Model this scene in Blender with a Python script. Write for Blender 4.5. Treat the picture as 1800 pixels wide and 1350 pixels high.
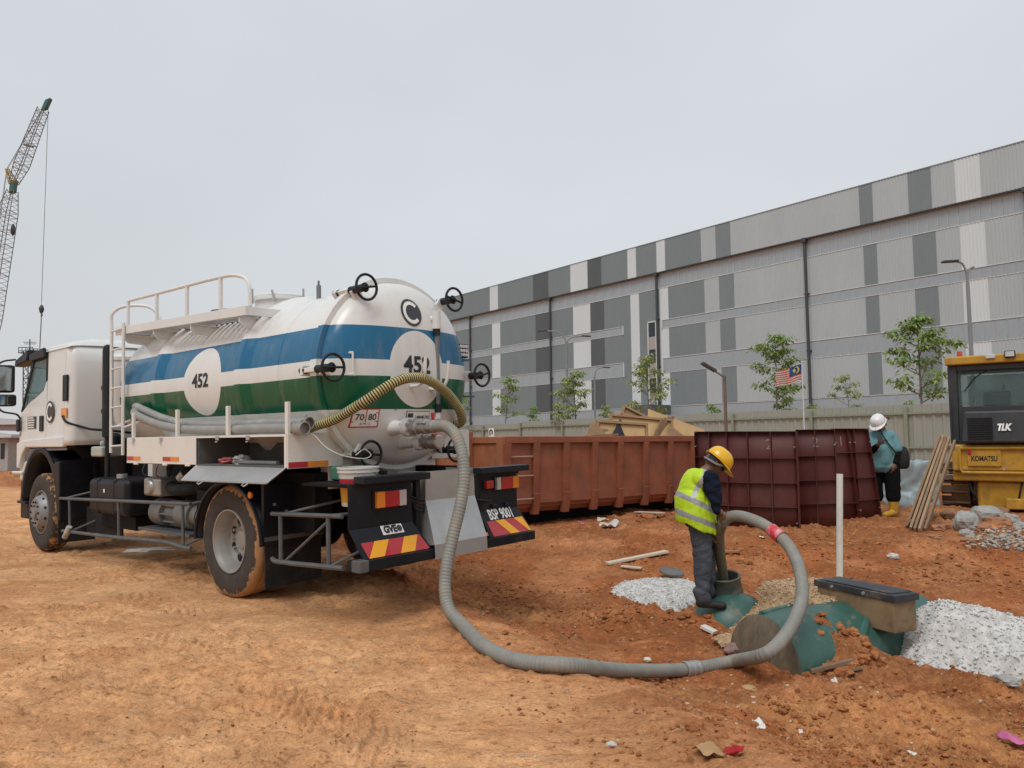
import bpy, bmesh, math, random
import numpy as np
from mathutils import Vector, Matrix
for o in list(bpy.data.objects): bpy.data.objects.remove(o)
R_ = math.radians; PI = math.pi
SC = bpy.context.scene; COL = SC.collection
rnd = random.Random(7)
# ------------------------------------------------------------------ camera, sky, sun, exposure
F_PX, PIT, ROLL, HC = 1350.0, R_(4.28), R_(0.5), 1.42
cam = bpy.data.cameras.new('camera'); cam.sensor_width = 36; cam.lens = F_PX/1800*36
cam.clip_start = .1; cam.clip_end = 6000
camo = bpy.data.objects.new('camera', cam); COL.objects.link(camo)
camo.matrix_world = Matrix.Translation((0, 0, HC)) @ Matrix.Rotation(PI/2+PIT, 4, 'X') @ Matrix.Rotation(-ROLL, 4, 'Z')
SC.camera = camo
SUN_EL, SUN_AZ = R_(57), R_(204)          # compass style: from +Y clockwise
W = bpy.data.worlds.new('World'); SC.world = W; W.use_nodes = True
nt = W.node_tree; nt.nodes.clear()
def wn(t, **k):
    n = nt.nodes.new(t)
    for a, b in k.items(): setattr(n, a, b)
    return n
sky = wn('ShaderNodeTexSky', sky_type='NISHITA', sun_disc=False, sun_elevation=SUN_EL, sun_rotation=SUN_AZ)
sky.air_density = 1.5; sky.dust_density = 5; sky.ozone_density = 1
skm = wn('ShaderNodeVectorMath', operation='SCALE'); skm.inputs['Scale'].default_value = .10
tc = wn('ShaderNodeTexCoord'); sep = wn('ShaderNodeSeparateXYZ')
ramp = wn('ShaderNodeValToRGB'); e = ramp.color_ramp.elements
e[0].position = 0; e[0].color = (.655, .66, .665, 1); e[1].position = .75; e[1].color = (.745, .785, .83, 1)
e2 = ramp.color_ramp.elements.new(.2); e2.color = (.685, .715, .75, 1)
mp = wn('ShaderNodeMapping'); mp.inputs['Scale'].default_value = (1, 1, 2.2)
nz = wn('ShaderNodeTexNoise'); nz.inputs['Scale'].default_value = 1.3; nz.inputs['Detail'].default_value = 4; nz.inputs['Roughness'].default_value = .45
nr = wn('ShaderNodeMapRange'); nr.inputs['From Min'].default_value = .3; nr.inputs['From Max'].default_value = .7
nr.inputs['To Min'].default_value = .92; nr.inputs['To Max'].default_value = 1.06
mul = wn('ShaderNodeVectorMath', operation='SCALE')
mix = wn('ShaderNodeMix', data_type='RGBA'); mix.inputs['Factor'].default_value = .9
bg = wn('ShaderNodeBackground'); wo = wn('ShaderNodeOutputWorld'); bg.inputs['Strength'].default_value = 1.0
lk = nt.links.new
lk(tc.outputs['Generated'], sep.inputs[0]); lk(sep.outputs['Z'], ramp.inputs[0]); lk(tc.outputs['Generated'], mp.inputs[0])
lk(mp.outputs[0], nz.inputs['Vector']); lk(nz.outputs['Fac'], nr.inputs[0]); lk(ramp.outputs[0], mul.inputs[0]); lk(nr.outputs[0], mul.inputs['Scale'])
lk(sky.outputs[0], skm.inputs[0]); lk(skm.outputs[0], mix.inputs[6]); lk(mul.outputs[0], mix.inputs[7])
lk(mix.outputs[2], bg.inputs[0]); lk(bg.outputs[0], wo.inputs[0])
sun = bpy.data.lights.new('sun', 'SUN'); sun.energy = 1.5; sun.angle = R_(26); sun.color = (1, .98, .95)
suno = bpy.data.objects.new('sun', sun); COL.objects.link(suno)
sd = Vector((math.sin(SUN_AZ)*math.cos(SUN_EL), math.cos(SUN_AZ)*math.cos(SUN_EL), math.sin(SUN_EL)))
suno.rotation_euler = sd.to_track_quat('Z', 'Y').to_euler()
SC.view_settings.view_transform = 'Standard'; SC.view_settings.look = 'None'
SC.view_settings.exposure = 0; SC.view_settings.gamma = 1; SC.view_settings.use_curve_mapping = False
# ------------------------------------------------------------------ geometry of the view (to read sizes off the photograph)
CAM = np.array([0, 0, HC])
def ray(x, y):
    u = (x-900)/F_PX; v = -(y-675)/F_PX; c, s = math.cos(ROLL), math.sin(ROLL)
    a = u*c+v*s; b = -u*s+v*c; cp, sp = math.cos(PIT), math.sin(PIT)
    return np.array([a, cp-b*sp, sp+b*cp])
def at(x, y, Y): r = ray(x, y); return Vector(CAM+r*(Y/r[1]))
def atz(x, y, Z): r = ray(x, y); return Vector(CAM+r*((Z-HC)/r[2]))
# ------------------------------------------------------------------ helpers
def V(*a): return Vector(a)
class MB:
    def __init__(s): s.v = []; s.f = []; s.m = []; s.cur = 0
    def add(s, vs, fs):
        o = len(s.v); s.v += [tuple(p) for p in vs]
        for f in fs: s.f.append(tuple(i+o for i in f)); s.m.append(s.cur)
        return s
    def hexa(s, p):   # 0-3 bottom ccw, 4-7 top ccw
        return s.add(p, [(3,2,1,0),(4,5,6,7),(0,1,5,4),(1,2,6,5),(2,3,7,6),(3,0,4,7)])
    def box(s, a, b):
        (x0,y0,z0),(x1,y1,z1) = [min(i,j) for i,j in zip(a,b)],[max(i,j) for i,j in zip(a,b)]
        return s.hexa([(x0,y0,z0),(x1,y0,z0),(x1,y1,z0),(x0,y1,z0),(x0,y0,z1),(x1,y0,z1),(x1,y1,z1),(x0,y1,z1)])
    def obox(s, c, ax, ay, az):   # centre and three half-axis vectors
        c, ax, ay, az = map(Vector, (c, ax, ay, az))
        return s.hexa([c-ax-ay-az, c+ax-ay-az, c+ax+ay-az, c-ax+ay-az, c-ax-ay+az, c+ax-ay+az, c+ax+ay+az, c-ax+ay+az])
    def bar(s, p, q, w, h, up=(0,0,1)):
        p, q = Vector(p), Vector(q); d = (q-p); a = d.cross(Vector(up))
        if a.length < 1e-6: a = d.cross(Vector((1,0,0)))
        a.normalize(); b = a.cross(d).normalized()
        return s.obox((p+q)/2, d/2, a*w/2, b*h/2)
    def tube(s, path, r, n=8, cap=True, closed=False):
        P = [Vector(p) for p in path]; N = len(P); rs = r if isinstance(r, (list, tuple)) else [r]*N
        T = []
        for i in range(N):
            a = P[i-1] if (i > 0 or closed) else P[0]; b = P[(i+1) % N] if (i < N-1 or closed) else P[-1]
            T.append((b-a).normalized())
        u = T[0].orthogonal().normalized(); vs = []
        for i in range(N):
            if i: u = (T[i-1].rotation_difference(T[i]) @ u); u = (u-T[i]*u.dot(T[i])).normalized()
            w = T[i].cross(u)
            for k in range(n):
                a = 2*PI*k/n; vs.append(P[i]+(u*math.cos(a)+w*math.sin(a))*rs[i])
        fs = []
        for i in range(N if closed else N-1):
            j = (i+1) % N
            for k in range(n): l = (k+1) % n; fs.append((i*n+k, i*n+l, j*n+l, j*n+k))
        if cap and not closed: fs += [tuple(range(n-1, -1, -1)), tuple(range((N-1)*n, N*n))]
        return s.add(vs, fs)
    def cyl(s, p, q, r, r2=None, n=16): return s.tube([p, q], [r, r if r2 is None else r2], n)
    def lathe(s, prof, o=(0,0,0), axis=(0,0,1), n=24, capa=False, capb=False):   # prof: (radius, height)
        o, ax = Vector(o), Vector(axis).normalized(); u = ax.orthogonal().normalized(); w = ax.cross(u); vs = []
        for r, h in prof:
            for k in range(n):
                a = 2*PI*k/n; vs.append(o+ax*h+(u*math.cos(a)+w*math.sin(a))*r)
        fs = [(i*n+k, i*n+(k+1) % n, (i+1)*n+(k+1) % n, (i+1)*n+k) for i in range(len(prof)-1) for k in range(n)]
        if capa: fs.append(tuple(range(n-1, -1, -1)))
        if capb: fs.append(tuple(range((len(prof)-1)*n, len(prof)*n)))
        return s.add(vs, fs)
    def prism(s, poly, fn, d0, d1):   # poly of 2d points, fn(a,b,d)->xyz
        n = len(poly)
        return s.add([fn(a, b, d0) for a, b in poly]+[fn(a, b, d1) for a, b in poly],
                     [tuple(range(n-1, -1, -1)), tuple(range(n, 2*n))]+[(i, (i+1) % n, n+(i+1) % n, n+i) for i in range(n)])
    def grid(s, fn, nu, nv, flip=False):
        vs = [fn(i/nu, j/nv) for j in range(nv+1) for i in range(nu+1)]; k = nu+1
        fs = [(j*k+i, j*k+i+1, (j+1)*k+i+1, (j+1)*k+i) for j in range(nv) for i in range(nu)]
        return s.add(vs, [f[::-1] for f in fs] if flip else fs)
    def mesh(s, name, mats, smooth=38):
        me = bpy.data.meshes.new(name); me.from_pydata(s.v, [], s.f)
        for m in (mats if isinstance(mats, (list, tuple)) else [mats]): me.materials.append(m)
        if any(s.m): me.polygons.foreach_set('material_index', s.m)
        me.validate(); fixn(me)
        if smooth: me.shade_smooth(); me.set_sharp_from_angle(angle=R_(smooth))
        return me
    def obj(s, name, mats, parent=None, smooth=38, bevel=0, seg=2):
        return link(name, s.mesh(name, mats, smooth), parent, bevel, seg)
def fixn(me):
    bm = bmesh.new(); bm.from_mesh(me); bmesh.ops.recalc_face_normals(bm, faces=bm.faces); bm.to_mesh(me); bm.free()
def link(name, me, parent=None, bevel=0, seg=2):
    o = bpy.data.objects.new(name, me); COL.objects.link(o)
    if parent: o.parent = parent
    if bevel:
        b = o.modifiers.new('bevel', 'BEVEL'); b.width = bevel; b.segments = seg; b.limit_method = 'ANGLE'; b.angle_limit = R_(40); b.harden_normals = True
    return o
def tag(o, label=None, cat=None, group=None, kind=None):
    for k, v in (('label', label), ('category', cat), ('group', group), ('kind', kind)):
        if v: o[k] = v
    return o
def empty(name, loc, label=None, cat=None, group=None, rz=0, mat=None):
    o = bpy.data.objects.new(name, None); COL.objects.link(o); o.empty_display_size = .2
    if mat is not None: o.matrix_world = mat
    else: o.location = loc; o.rotation_euler = (0, 0, rz)
    return tag(o, label, cat, group)
def copy_tree(o, parent=None):
    c = o.copy(); COL.objects.link(c); c.parent = parent
    for ch in list(o.children): copy_tree(ch, c)
    return c
def bez(pts, n=8, closed=False):   # Catmull-Rom through points
    P = [Vector(p) for p in pts]; out = []
    P2 = [P[0]*2-P[1]]+P+[P[-1]*2-P[-2]]
    for i in range(1, len(P2)-2):
        a, b, c, d = P2[i-1:i+3]
        for k in range(n):
            t = k/n; out.append(.5*((2*b)+(c-a)*t+(2*a-5*b+4*c-d)*t*t+(3*b-a-3*c+d)*t**3))
    out.append(P[-1]); return out
def text(name, s, size, fn, mat, parent, weight=0., xs=1., spacing=1., depth=.0, sub=0):
    cu = bpy.data.curves.new(name, 'FONT'); cu.body = s; cu.size = size; cu.align_x = 'CENTER'; cu.align_y = 'CENTER'
    cu.offset = weight; cu.space_character = spacing; cu.resolution_u = 4
    t = bpy.data.objects.new(name, cu); COL.objects.link(t)
    dg = bpy.context.evaluated_depsgraph_get(); me = bpy.data.meshes.new_from_object(t.evaluated_get(dg))
    bpy.data.objects.remove(t); bpy.data.curves.remove(cu)
    bm = bmesh.new(); bm.from_mesh(me)
    bmesh.ops.triangulate(bm, faces=bm.faces)
    if sub: bmesh.ops.subdivide_edges(bm, edges=bm.edges, cuts=sub, use_grid_fill=True)
    for v in bm.verts: v.co = Vector(fn(v.co.x*xs, v.co.y))
    bm.to_mesh(me); bm.free(); me.name = name; me.materials.clear(); me.materials.append(mat)
    return link(name, me, parent)
# ------------------------------------------------------------------ materials
MATS = {}
def M(name, col, rough=.6, metal=0, var=.12, scale=5, bump=.08, bscale=70, dirt=None, damt=.5, dscale=3, coat=0, spec=.5, stretch=None, rust=None):
    m = bpy.data.materials.new(name); m.use_nodes = True; t = m.node_tree; N = t.nodes; L = t.links.new
    b = N['Principled BSDF']; b.inputs['Roughness'].default_value = rough; b.inputs['Metallic'].default_value = metal
    b.inputs['Coat Weight'].default_value = coat; b.inputs['Specular IOR Level'].default_value = spec
    c = N.new('ShaderNodeTexCoord'); src = c.outputs['Object']
    if stretch:
        mpn = N.new('ShaderNodeMapping'); mpn.inputs['Scale'].default_value = stretch; L(src, mpn.inputs[0]); src2 = mpn.outputs[0]
    else: src2 = src
    n1 = N.new('ShaderNodeTexNoise'); n1.inputs['Scale'].default_value = scale; n1.inputs['Detail'].default_value = 7; n1.inputs['Roughness'].default_value = .62; L(src2, n1.inputs['Vector'])
    mr = N.new('ShaderNodeMapRange'); mr.inputs['From Min'].default_value = .3; mr.inputs['From Max'].default_value = .7
    mr.inputs['To Min'].default_value = 1-var; mr.inputs['To Max'].default_value = 1+var; L(n1.outputs['Fac'], mr.inputs[0])
    vm = N.new('ShaderNodeVectorMath'); vm.operation = 'SCALE'; vm.inputs[0].default_value = col[:3]; L(mr.outputs[0], vm.inputs['Scale']); out = vm.outputs[0]
    if dirt:
        n2 = N.new('ShaderNodeTexNoise'); n2.inputs['Scale'].default_value = dscale; n2.inputs['Detail'].default_value = 9; n2.inputs['Roughness'].default_value = .68; L(src2, n2.inputs['Vector'])
        r2 = N.new('ShaderNodeMapRange'); r2.inputs['From Min'].default_value = .62-.3*damt; r2.inputs['From Max'].default_value = .74-.1*damt; r2.inputs['To Max'].default_value = min(1, .35+damt*.6); L(n2.outputs['Fac'], r2.inputs[0])
        mx = N.new('ShaderNodeMix'); mx.data_type = 'RGBA'; mx.inputs[7].default_value = (*dirt, 1); L(r2.outputs[0], mx.inputs[0]); L(out, mx.inputs[6]); out = mx.outputs[2]
        rr = N.new('ShaderNodeMapRange'); rr.inputs['To Min'].default_value = rough; rr.inputs['To Max'].default_value = max(rough, .85); L(r2.outputs[0], rr.inputs[0]); L(rr.outputs[0], b.inputs['Roughness'])
    L(out, b.inputs['Base Color'])
    if bump:
        n3 = N.new('ShaderNodeTexNoise'); n3.inputs['Scale'].default_value = bscale; n3.inputs['Detail'].default_value = 4; L(src2, n3.inputs['Vector'])
        bp = N.new('ShaderNodeBump'); bp.inputs['Strength'].default_value = bump; bp.inputs['Distance'].default_value = .01; L(n3.outputs['Fac'], bp.inputs['Height']); L(bp.outputs[0], b.inputs['Normal'])
    MATS[name] = m; return m
MUD = (.36, .17, .075)
white = M('white_paint', (.69, .70, .685), .34, var=.05, scale=2.5, dirt=(.45, .40, .33), damt=.06, dscale=2.2, coat=.25, bump=.02, stretch=(1, 1, .45))
creamw = M('cream_paint', (.72, .70, .655), .4, var=.05, scale=3, dirt=(.42, .34, .25), damt=.22, coat=.15, bump=.02)
black = M('black_paint', (.010, .0115, .016), .45, spec=.25, var=.3, dirt=(.09, .06, .04), damt=.12, dscale=4, bump=.03)
chassis = M('chassis_black', (.008, .008, .009), .7, spec=.2, var=.4, dirt=(.07, .045, .03), damt=.2, dscale=5)
steelgrey = M('grey_steel_tube', (.09, .095, .10), .5, var=.2, dirt=(.2, .14, .10), damt=.25, dscale=6)
galv = M('galvanised_sheet', (.42, .42, .415), .38, .55, var=.1, scale=4, dirt=(.36, .29, .22), damt=.25)
alum = M('cast_aluminium', (.40, .39, .375), .42, .7, var=.15, dirt=(.2, .16, .12), damt=.35, dscale=9)
rubber = M('rubber', (.018, .018, .019), .8, spec=.25, var=.25, dirt=(.07, .05, .04), damt=.4, dscale=6)
plastic = M('black_plastic', (.015, .016, .018), .5, spec=.3, var=.2, dirt=(.1, .07, .05), damt=.15)
glass = bpy.data.materials.new('cab_glass'); glass.use_nodes = True
_b = glass.node_tree.nodes['Principled BSDF']; _b.inputs['Base Color'].default_value = (.35, .45, .44, 1); _b.inputs['Roughness'].default_value = .04
_b.inputs['Transmission Weight'].default_value = .85; _b.inputs['IOR'].default_value = 1.15; _b.inputs['Specular IOR Level'].default_value = 1.0
red = M('red_reflector', (.42, .012, .02), .3, var=.06, bump=.02, coat=.4)
amber = M('amber_reflector', (.75, .24, .012), .3, var=.06, bump=.02, coat=.4)
yellowp = M('yellow_sheeting', (.80, .36, .012), .35, var=.05, bump=.02)
ink = M('black_ink', (.012, .013, .015), .5, var=.1, bump=0)
inkg = M('charcoal_ink', (.035, .037, .042), .45, var=.1, bump=0)
whitep = M('white_print', (.78, .77, .74), .45, var=.04, bump=0)
lensw = M('clear_lens', (.55, .55, .54), .15, .2, var=.1, bump=.0, coat=.6)
# ------------------------------------------------------------------ value noise (numpy)
def _h(ix, iy, seed):
    n = (ix.astype(np.int64)*374761393+iy.astype(np.int64)*668265263+seed*144269) & 0xffffffff
    n = ((n ^ (n >> 13))*1274126177) & 0xffffffff; n = ((n ^ (n >> 15))*2246822519) & 0xffffffff
    return ((n ^ (n >> 16)) & 0xffffffff)/4294967295.0
def vno(x, y, seed=0):
    x = np.asarray(x, float); y = np.asarray(y, float); ix, iy = np.floor(x), np.floor(y); fx, fy = x-ix, y-iy
    fx = fx*fx*fx*(fx*(fx*6-15)+10); fy = fy*fy*fy*(fy*(fy*6-15)+10)
    a, b, c, d = _h(ix, iy, seed), _h(ix+1, iy, seed), _h(ix, iy+1, seed), _h(ix+1, iy+1, seed)
    return (a*(1-fx)+b*fx)*(1-fy)+(c*(1-fx)+d*fx)*fy
def fbm(x, y, o=4, seed=0, g=.5):
    s = 0; a = 1; t = 0
    for i in range(o):
        s = s+a*(vno(x*2**i+i*17.3, y*2**i-i*9.1, seed+i)*2-1); t += a; a *= g
    return s/t
def sst(a, b, x): t = np.clip((x-a)/(b-a), 0, 1); return t*t*(3-2*t)
# ------------------------------------------------------------------ truck frame
TD = math.atan2(.659, -.752); TILT = R_(1.3)
TP0 = np.array([-2.685, 7.25, 0]); Td = np.array([math.cos(TD), math.sin(TD), 0]); _r = np.array([Td[1], -Td[0], 0]); _k = np.array([0, 0, 1.])
Tu = _k*math.cos(TILT)-_r*math.sin(TILT); Tr = _r*math.cos(TILT)+_k*math.sin(TILT)
def TW(s, l, z): return Vector(TP0+Td*s+Tr*l+Tu*z)
def P(s, l, z): return Vector((s, -l, z))
def tS(x, y, s):
    q = ray(x, y); t = (s-np.dot(CAM-TP0, Td))/np.dot(q, Td); p = CAM+q*t-TP0; return Vector((s, -(p@Tr), p@Tu))
def tL(x, y, l):
    q = ray(x, y); t = (l-np.dot(CAM-TP0, Tr))/np.dot(q, Tr); p = CAM+q*t-TP0; return Vector((p@Td, -l, p@Tu))
# ------------------------------------------------------------------ ground
_by = np.array([-50, 2, 3, 4, 4.9, 6, 8.2, 12, 20, 60, 4000.]); _bx = np.array([3, 1.7, 1.3, .95, .35, -.1, -1.3, -3.5, -9, -60, -6000.])
def edge(x, y): return x-np.interp(y, _by, _bx)+.22*fbm(x*1.1, y*1.1, 3, 90)
MOUNDS = []   # x, y, h, rx, ry
def mound(px, py, z, h, rx, ry=None):
    p = atz(px, py, z); MOUNDS.append((p.x, p.y, h, rx, ry or rx))
mound(1145, 895, .05, .22, .55, .3); mound(1090, 905, .05, .12, .5, .3); mound(1200, 893, .05, .18, .3, .25)
mound(1100, 1085, -.3, .06, .35); mound(975, 1100, -.25, .05, .3); mound(1330, 1146, -.33, .15, .2, .12)
mound(1500, 1158, -.3, .19, .28, .2); mound(1430, 1163, -.33, .17, .3, .18); mound(1395, 1168, -.33, .14, .22, .14); mound(1370, 960, -.05, .1, .5, .3)
mound(1490, 950, 0, .06, .6, .3); mound(1620, 1000, -.1, .05, .6, .4); mound(1650, 900, .1, .1, .5, .4)
mound(1390, 1265, -.35, .05, .35, .12); mound(1560, 1250, -.35, .05, .5, .1); mound(1700, 1215, -.35, .04, .35, .15)
mound(1215, 1085, -.25, .09, .3, .15); mound(1262, 1082, -.2, .13, .22, .14); mound(1300, 1120, -.3, .10, .2, .12); mound(1240, 1230, -.33, .035, .5, .2); mound(560, 1330, 0, .03, .5, .2)
mound(1010, 905, .0, .1, .6, .25); mound(1700, 985, .0, .08, .5, .25)
def gbase(x, y):
    x = np.asarray(x, float); y = np.asarray(y, float)
    e = edge(x, y); near = 1-sst(7.6, 11, y)
    h = -.34*sst(-.25, 1.25, e)*near+.10*sst(8.5, 11.5, y)*sst(-1.5, 1.5, x)*(1-sst(40, 90, y))
    h = h+.05*fbm(x*.35, y*.35, 3, 3)*sst(2.5, 6, np.hypot(x+2, y-7.5))
    for mx, my, mh, rx, ry in MOUNDS: h = h+mh*np.exp(-((x-mx)/rx)**2-((y-my)/ry)**2)
    return h
def gdetail(x, y):
    lo = sst(-.3, .6, edge(x, y)); d = np.hypot(x, y); fade = 1-sst(25, 60, d)
    h = .010*fbm(x*3, y*3, 4, 11)
    cl = np.maximum(0, fbm(x*4.2+5, y*4.2, 4, 21, .6)); cl2 = np.abs(fbm(x*11, y*11, 3, 31, .6)); patch = .35+.65*sst(.42, .6, vno(x*.9, y*.9, 44))
    h = h+lo*(patch*(.11*cl+.06*cl2)+.03*np.abs(fbm(x*24, y*24, 3, 35, .65)))
    # tyre ruts with cleat marks on the packed side
    s = (x-TP0[0])*Td[0]+(y-TP0[1])*Td[1]; l = (x-TP0[0])*_r[0]+(y-TP0[1])*_r[1]
    pk = (1-lo)
    for l0, w, sk, sd_ in ((-.75, .2, 1.0, 1), (-1.35, .17, -1.2, 2), (-2.0, .19, .9, 3), (-2.85, .2, -.8, 4), (-3.5, .2, 1.1, 5)):
        ll = l-l0-.25*np.sin(s*.5+sd_)
        m = np.exp(-(ll/w)**4)*sst(.35, .65, vno(s*1.6, l*2.2, 50+sd_))*(.3+1.1*vno(s*6, l*6, 56))
        h = h+pk*m*(-.016+.036*np.maximum(0, np.sin((s+sk*ll)*2*PI/.11+7*vno(s*3.2, l*3.2, 60))))
    h = h+pk*(.3+.7*sst(.4, .6, vno(x*.8, y*.8, 77)))*(.085*np.abs(fbm(x*2.4+y*.6, y*7, 5, 71, .62))+.035*np.abs(fbm(x*8, y*14, 3, 75, .62)))
    return h*fade+.004*(1-fade)
def gz(x, y): return gbase(x, y)+gdetail(x, y)
def g1(x, y): return float(gz(np.array([x]), np.array([y]))[0])
def gb(x, y): return float(gbase(np.array([x]), np.array([y]))[0])
def gpn(pxs, pys):
    R = np.array([ray(a, b) for a, b in zip(pxs, pys)]); z = np.zeros(len(R))
    for i in range(9): t = (np.minimum(z, 1.2)-HC)/R[:, 2]; x, y = R[:, 0]*t, R[:, 1]*t; z = .5*z+.5*gbase(x, y)
    return np.stack([x, y, gz(x, y)], 1)
def gp(px, py): return Vector(gpn([px], [py])[0])
def build_ground():
    az = np.concatenate([np.linspace(-180, -42, 40)[:-1], np.linspace(-42, 42, 690), np.linspace(42, 180, 40)[1:]])*PI/180
    rr = [0.6, 1.2, 1.8, 2.3]
    while rr[-1] < 26: rr.append(rr[-1]*1.0055)
    while rr[-1] < 3500: rr.append(rr[-1]*1.07)
    rr = np.array(rr); A, Rr = np.meshgrid(az[:-1], rr); x = (Rr*np.sin(A)).ravel(); y = (Rr*np.cos(A)).ravel(); z = gz(x, y)
    nc, nrw = len(az)-1, len(rr); v = np.stack([x, y, z], 1)
    v = np.vstack([v, [[0, 0, g1(0, 0)]]])
    i = np.arange(nrw-1)[:, None]*nc; j = np.arange(nc)[None]; k = (j+1) % nc
    q = np.stack([i+j, i+nc+j, i+nc+k, i+k], -1).reshape(-1, 4)[:, ::-1]
    tri = np.stack([np.full(nc, len(v)-1), np.arange(nc), (np.arange(nc)+1) % nc], 1)[:, ::-1]
    me = bpy.data.meshes.new('ground'); me.vertices.add(len(v)); me.vertices.foreach_set('co', v.ravel())
    nl = q.size+tri.size; me.loops.add(nl); me.loops.foreach_set('vertex_index', np.concatenate([q.ravel(), tri.ravel()]).astype(np.int32))
    me.polygons.add(len(q)+len(tri)); st = np.concatenate([np.arange(len(q))*4, q.size+np.arange(len(tri))*3]).astype(np.int32)
    me.polygons.foreach_set('loop_start', st); me.update(calc_edges=True); me.validate()
    if me.polygons[1000].normal.z < 0: me.flip_normals()
    x, y = v[:, 0], v[:, 1]; e = edge(x, y)
    loose = sst(-1.5, .8, e+.25*fbm(x*1.5, y*1.5, 4, 95))*(.75+.25*sst(.35, .6, vno(x*1.7, y*1.7, 5)))
    fr = .8*sst(.50, .64, fbm(x*.8+3, y*1.3, 4, 15)*.5+.5+.18*np.exp(-((x-2.3)/1.3)**2-((y-4.35)/.75)**2)-.12*(y > 5.3))*sst(.5, 1, e)
    damp = sst(.50, .68, fbm(x*1.6, y*2.6, 6, 25, .62)*.5+.5+.08*sst(0, 1, e)*sst(4, 7, y))*(.45+.55*sst(-.6, .4, e))
    c = np.stack([loose, fr, damp, np.ones_like(fr)], 1).astype(np.float32)
    ca = me.color_attributes.new('soil', 'FLOAT_COLOR', 'POINT'); ca.data.foreach_set('color', c.ravel())
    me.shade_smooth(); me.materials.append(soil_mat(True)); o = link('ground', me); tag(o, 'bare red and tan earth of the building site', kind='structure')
def soil_mat(attr):
    m = bpy.data.materials.new('soil' if attr else 'soil_clod'); m.use_nodes = True; t = m.node_tree; N = t.nodes; L = t.links.new
    b = N['Principled BSDF']; b.inputs['Roughness'].default_value = .95; b.inputs['Specular IOR Level'].default_value = .15
    g = N.new('ShaderNodeNewGeometry'); pos = g.outputs['Position']
    def noise(sc, det=6, ro=.6):
        n = N.new('ShaderNodeTexNoise'); n.inputs['Scale'].default_value = sc; n.inputs['Detail'].default_value = det; n.inputs['Roughness'].default_value = ro; L(pos, n.inputs['Vector']); return n.outputs['Fac']
    def mixc(f, a, bb):
        x = N.new('ShaderNodeMix'); x.data_type = 'RGBA'
        if hasattr(f, 'links'): L(f, x.inputs[0])
        else: x.inputs[0].default_value = f
        for s, k in ((a, 6), (bb, 7)):
            if hasattr(s, 'links'): L(s, x.inputs[k])
            else: x.inputs[k].default_value = (*s, 1)
        return x.outputs[2]
    def mr(f, a, bb, c=0, d=1):
        x = N.new('ShaderNodeMapRange'); x.inputs[1].default_value = a; x.inputs[2].default_value = bb; x.inputs[3].default_value = c; x.inputs[4].default_value = d; L(f, x.inputs[0]); return x.outputs[0]
    n1, n2, n3 = noise(1.1, 8, .65), noise(7, 9, .75), noise(75, 6, .75)
    tan = mixc(mr(n1, .35, .65), (.58, .28, .122), (.75, .42, .21))
    redc = mixc(mr(n1, .35, .65), (.28, .088, .029), (.45, .155, .055))
    if attr:
        a = N.new('ShaderNodeVertexColor'); a.layer_name = 'soil'; sp = N.new('ShaderNodeSeparateColor'); L(a.outputs[0], sp.inputs[0])
        c = mixc(sp.outputs[0], tan, redc); c = mixc(sp.outputs[1], c, (.54, .245, .095))
        dk = N.new('ShaderNodeMath'); dk.operation = 'MULTIPLY'; L(sp.outputs[2], dk.inputs[0]); L(mr(n2, .40, .62, .05, .95), dk.inputs[1])
        c = mixc(dk.outputs[0], c, (.19, .068, .025))
    else:
        gi = g.outputs['Random Per Island']; c = mixc(gi, (.30, .11, .040), (.46, .19, .078))
    vmul = N.new('ShaderNodeVectorMath'); vmul.operation = 'SCALE'; L(c, vmul.inputs[0])
    k = N.new('ShaderNodeMath'); k.operation = 'MULTIPLY'; L(mr(n2, .25, .75, .66, 1.32), k.inputs[0]); L(mr(n3, .25, .75, .58, 1.40), k.inputs[1]); L(k.outputs[0], vmul.inputs['Scale'])
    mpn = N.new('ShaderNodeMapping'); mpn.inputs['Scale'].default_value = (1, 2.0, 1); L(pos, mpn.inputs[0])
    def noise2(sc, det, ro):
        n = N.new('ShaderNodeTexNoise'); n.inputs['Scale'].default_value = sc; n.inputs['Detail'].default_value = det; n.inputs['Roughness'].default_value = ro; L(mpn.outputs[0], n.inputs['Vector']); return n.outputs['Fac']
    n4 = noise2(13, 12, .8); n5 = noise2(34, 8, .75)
    cA = mixc(mr(n4, .475, .36, 0, .8), vmul.outputs[0], (.17, .065, .026)); cA = mixc(mr(n5, .455, .35, 0, .75), cA, (.20, .08, .032)); cA = mixc(mr(n4, .54, .66, 0, .55), cA, (.70, .42, .22))  # dark pits paint the micro-shadows of soil relief into the colour; pale crust between
    sp2 = noise(150, 2, .5); c2 = mixc(mr(sp2, .70, .76, 0, .5), cA, (.62, .47, .34))
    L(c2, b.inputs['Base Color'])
    bp = N.new('ShaderNodeBump'); bp.inputs['Strength'].default_value = .62; bp.inputs['Distance'].default_value = .011
    ad = N.new('ShaderNodeMath'); ad.operation = 'ADD'; L(noise(28, 8, .75), ad.inputs[0]); L(noise(160, 4, .7), ad.inputs[1]); L(ad.outputs[0], bp.inputs['Height']); L(bp.outputs[0], b.inputs['Normal'])
    return m
build_ground()
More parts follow.
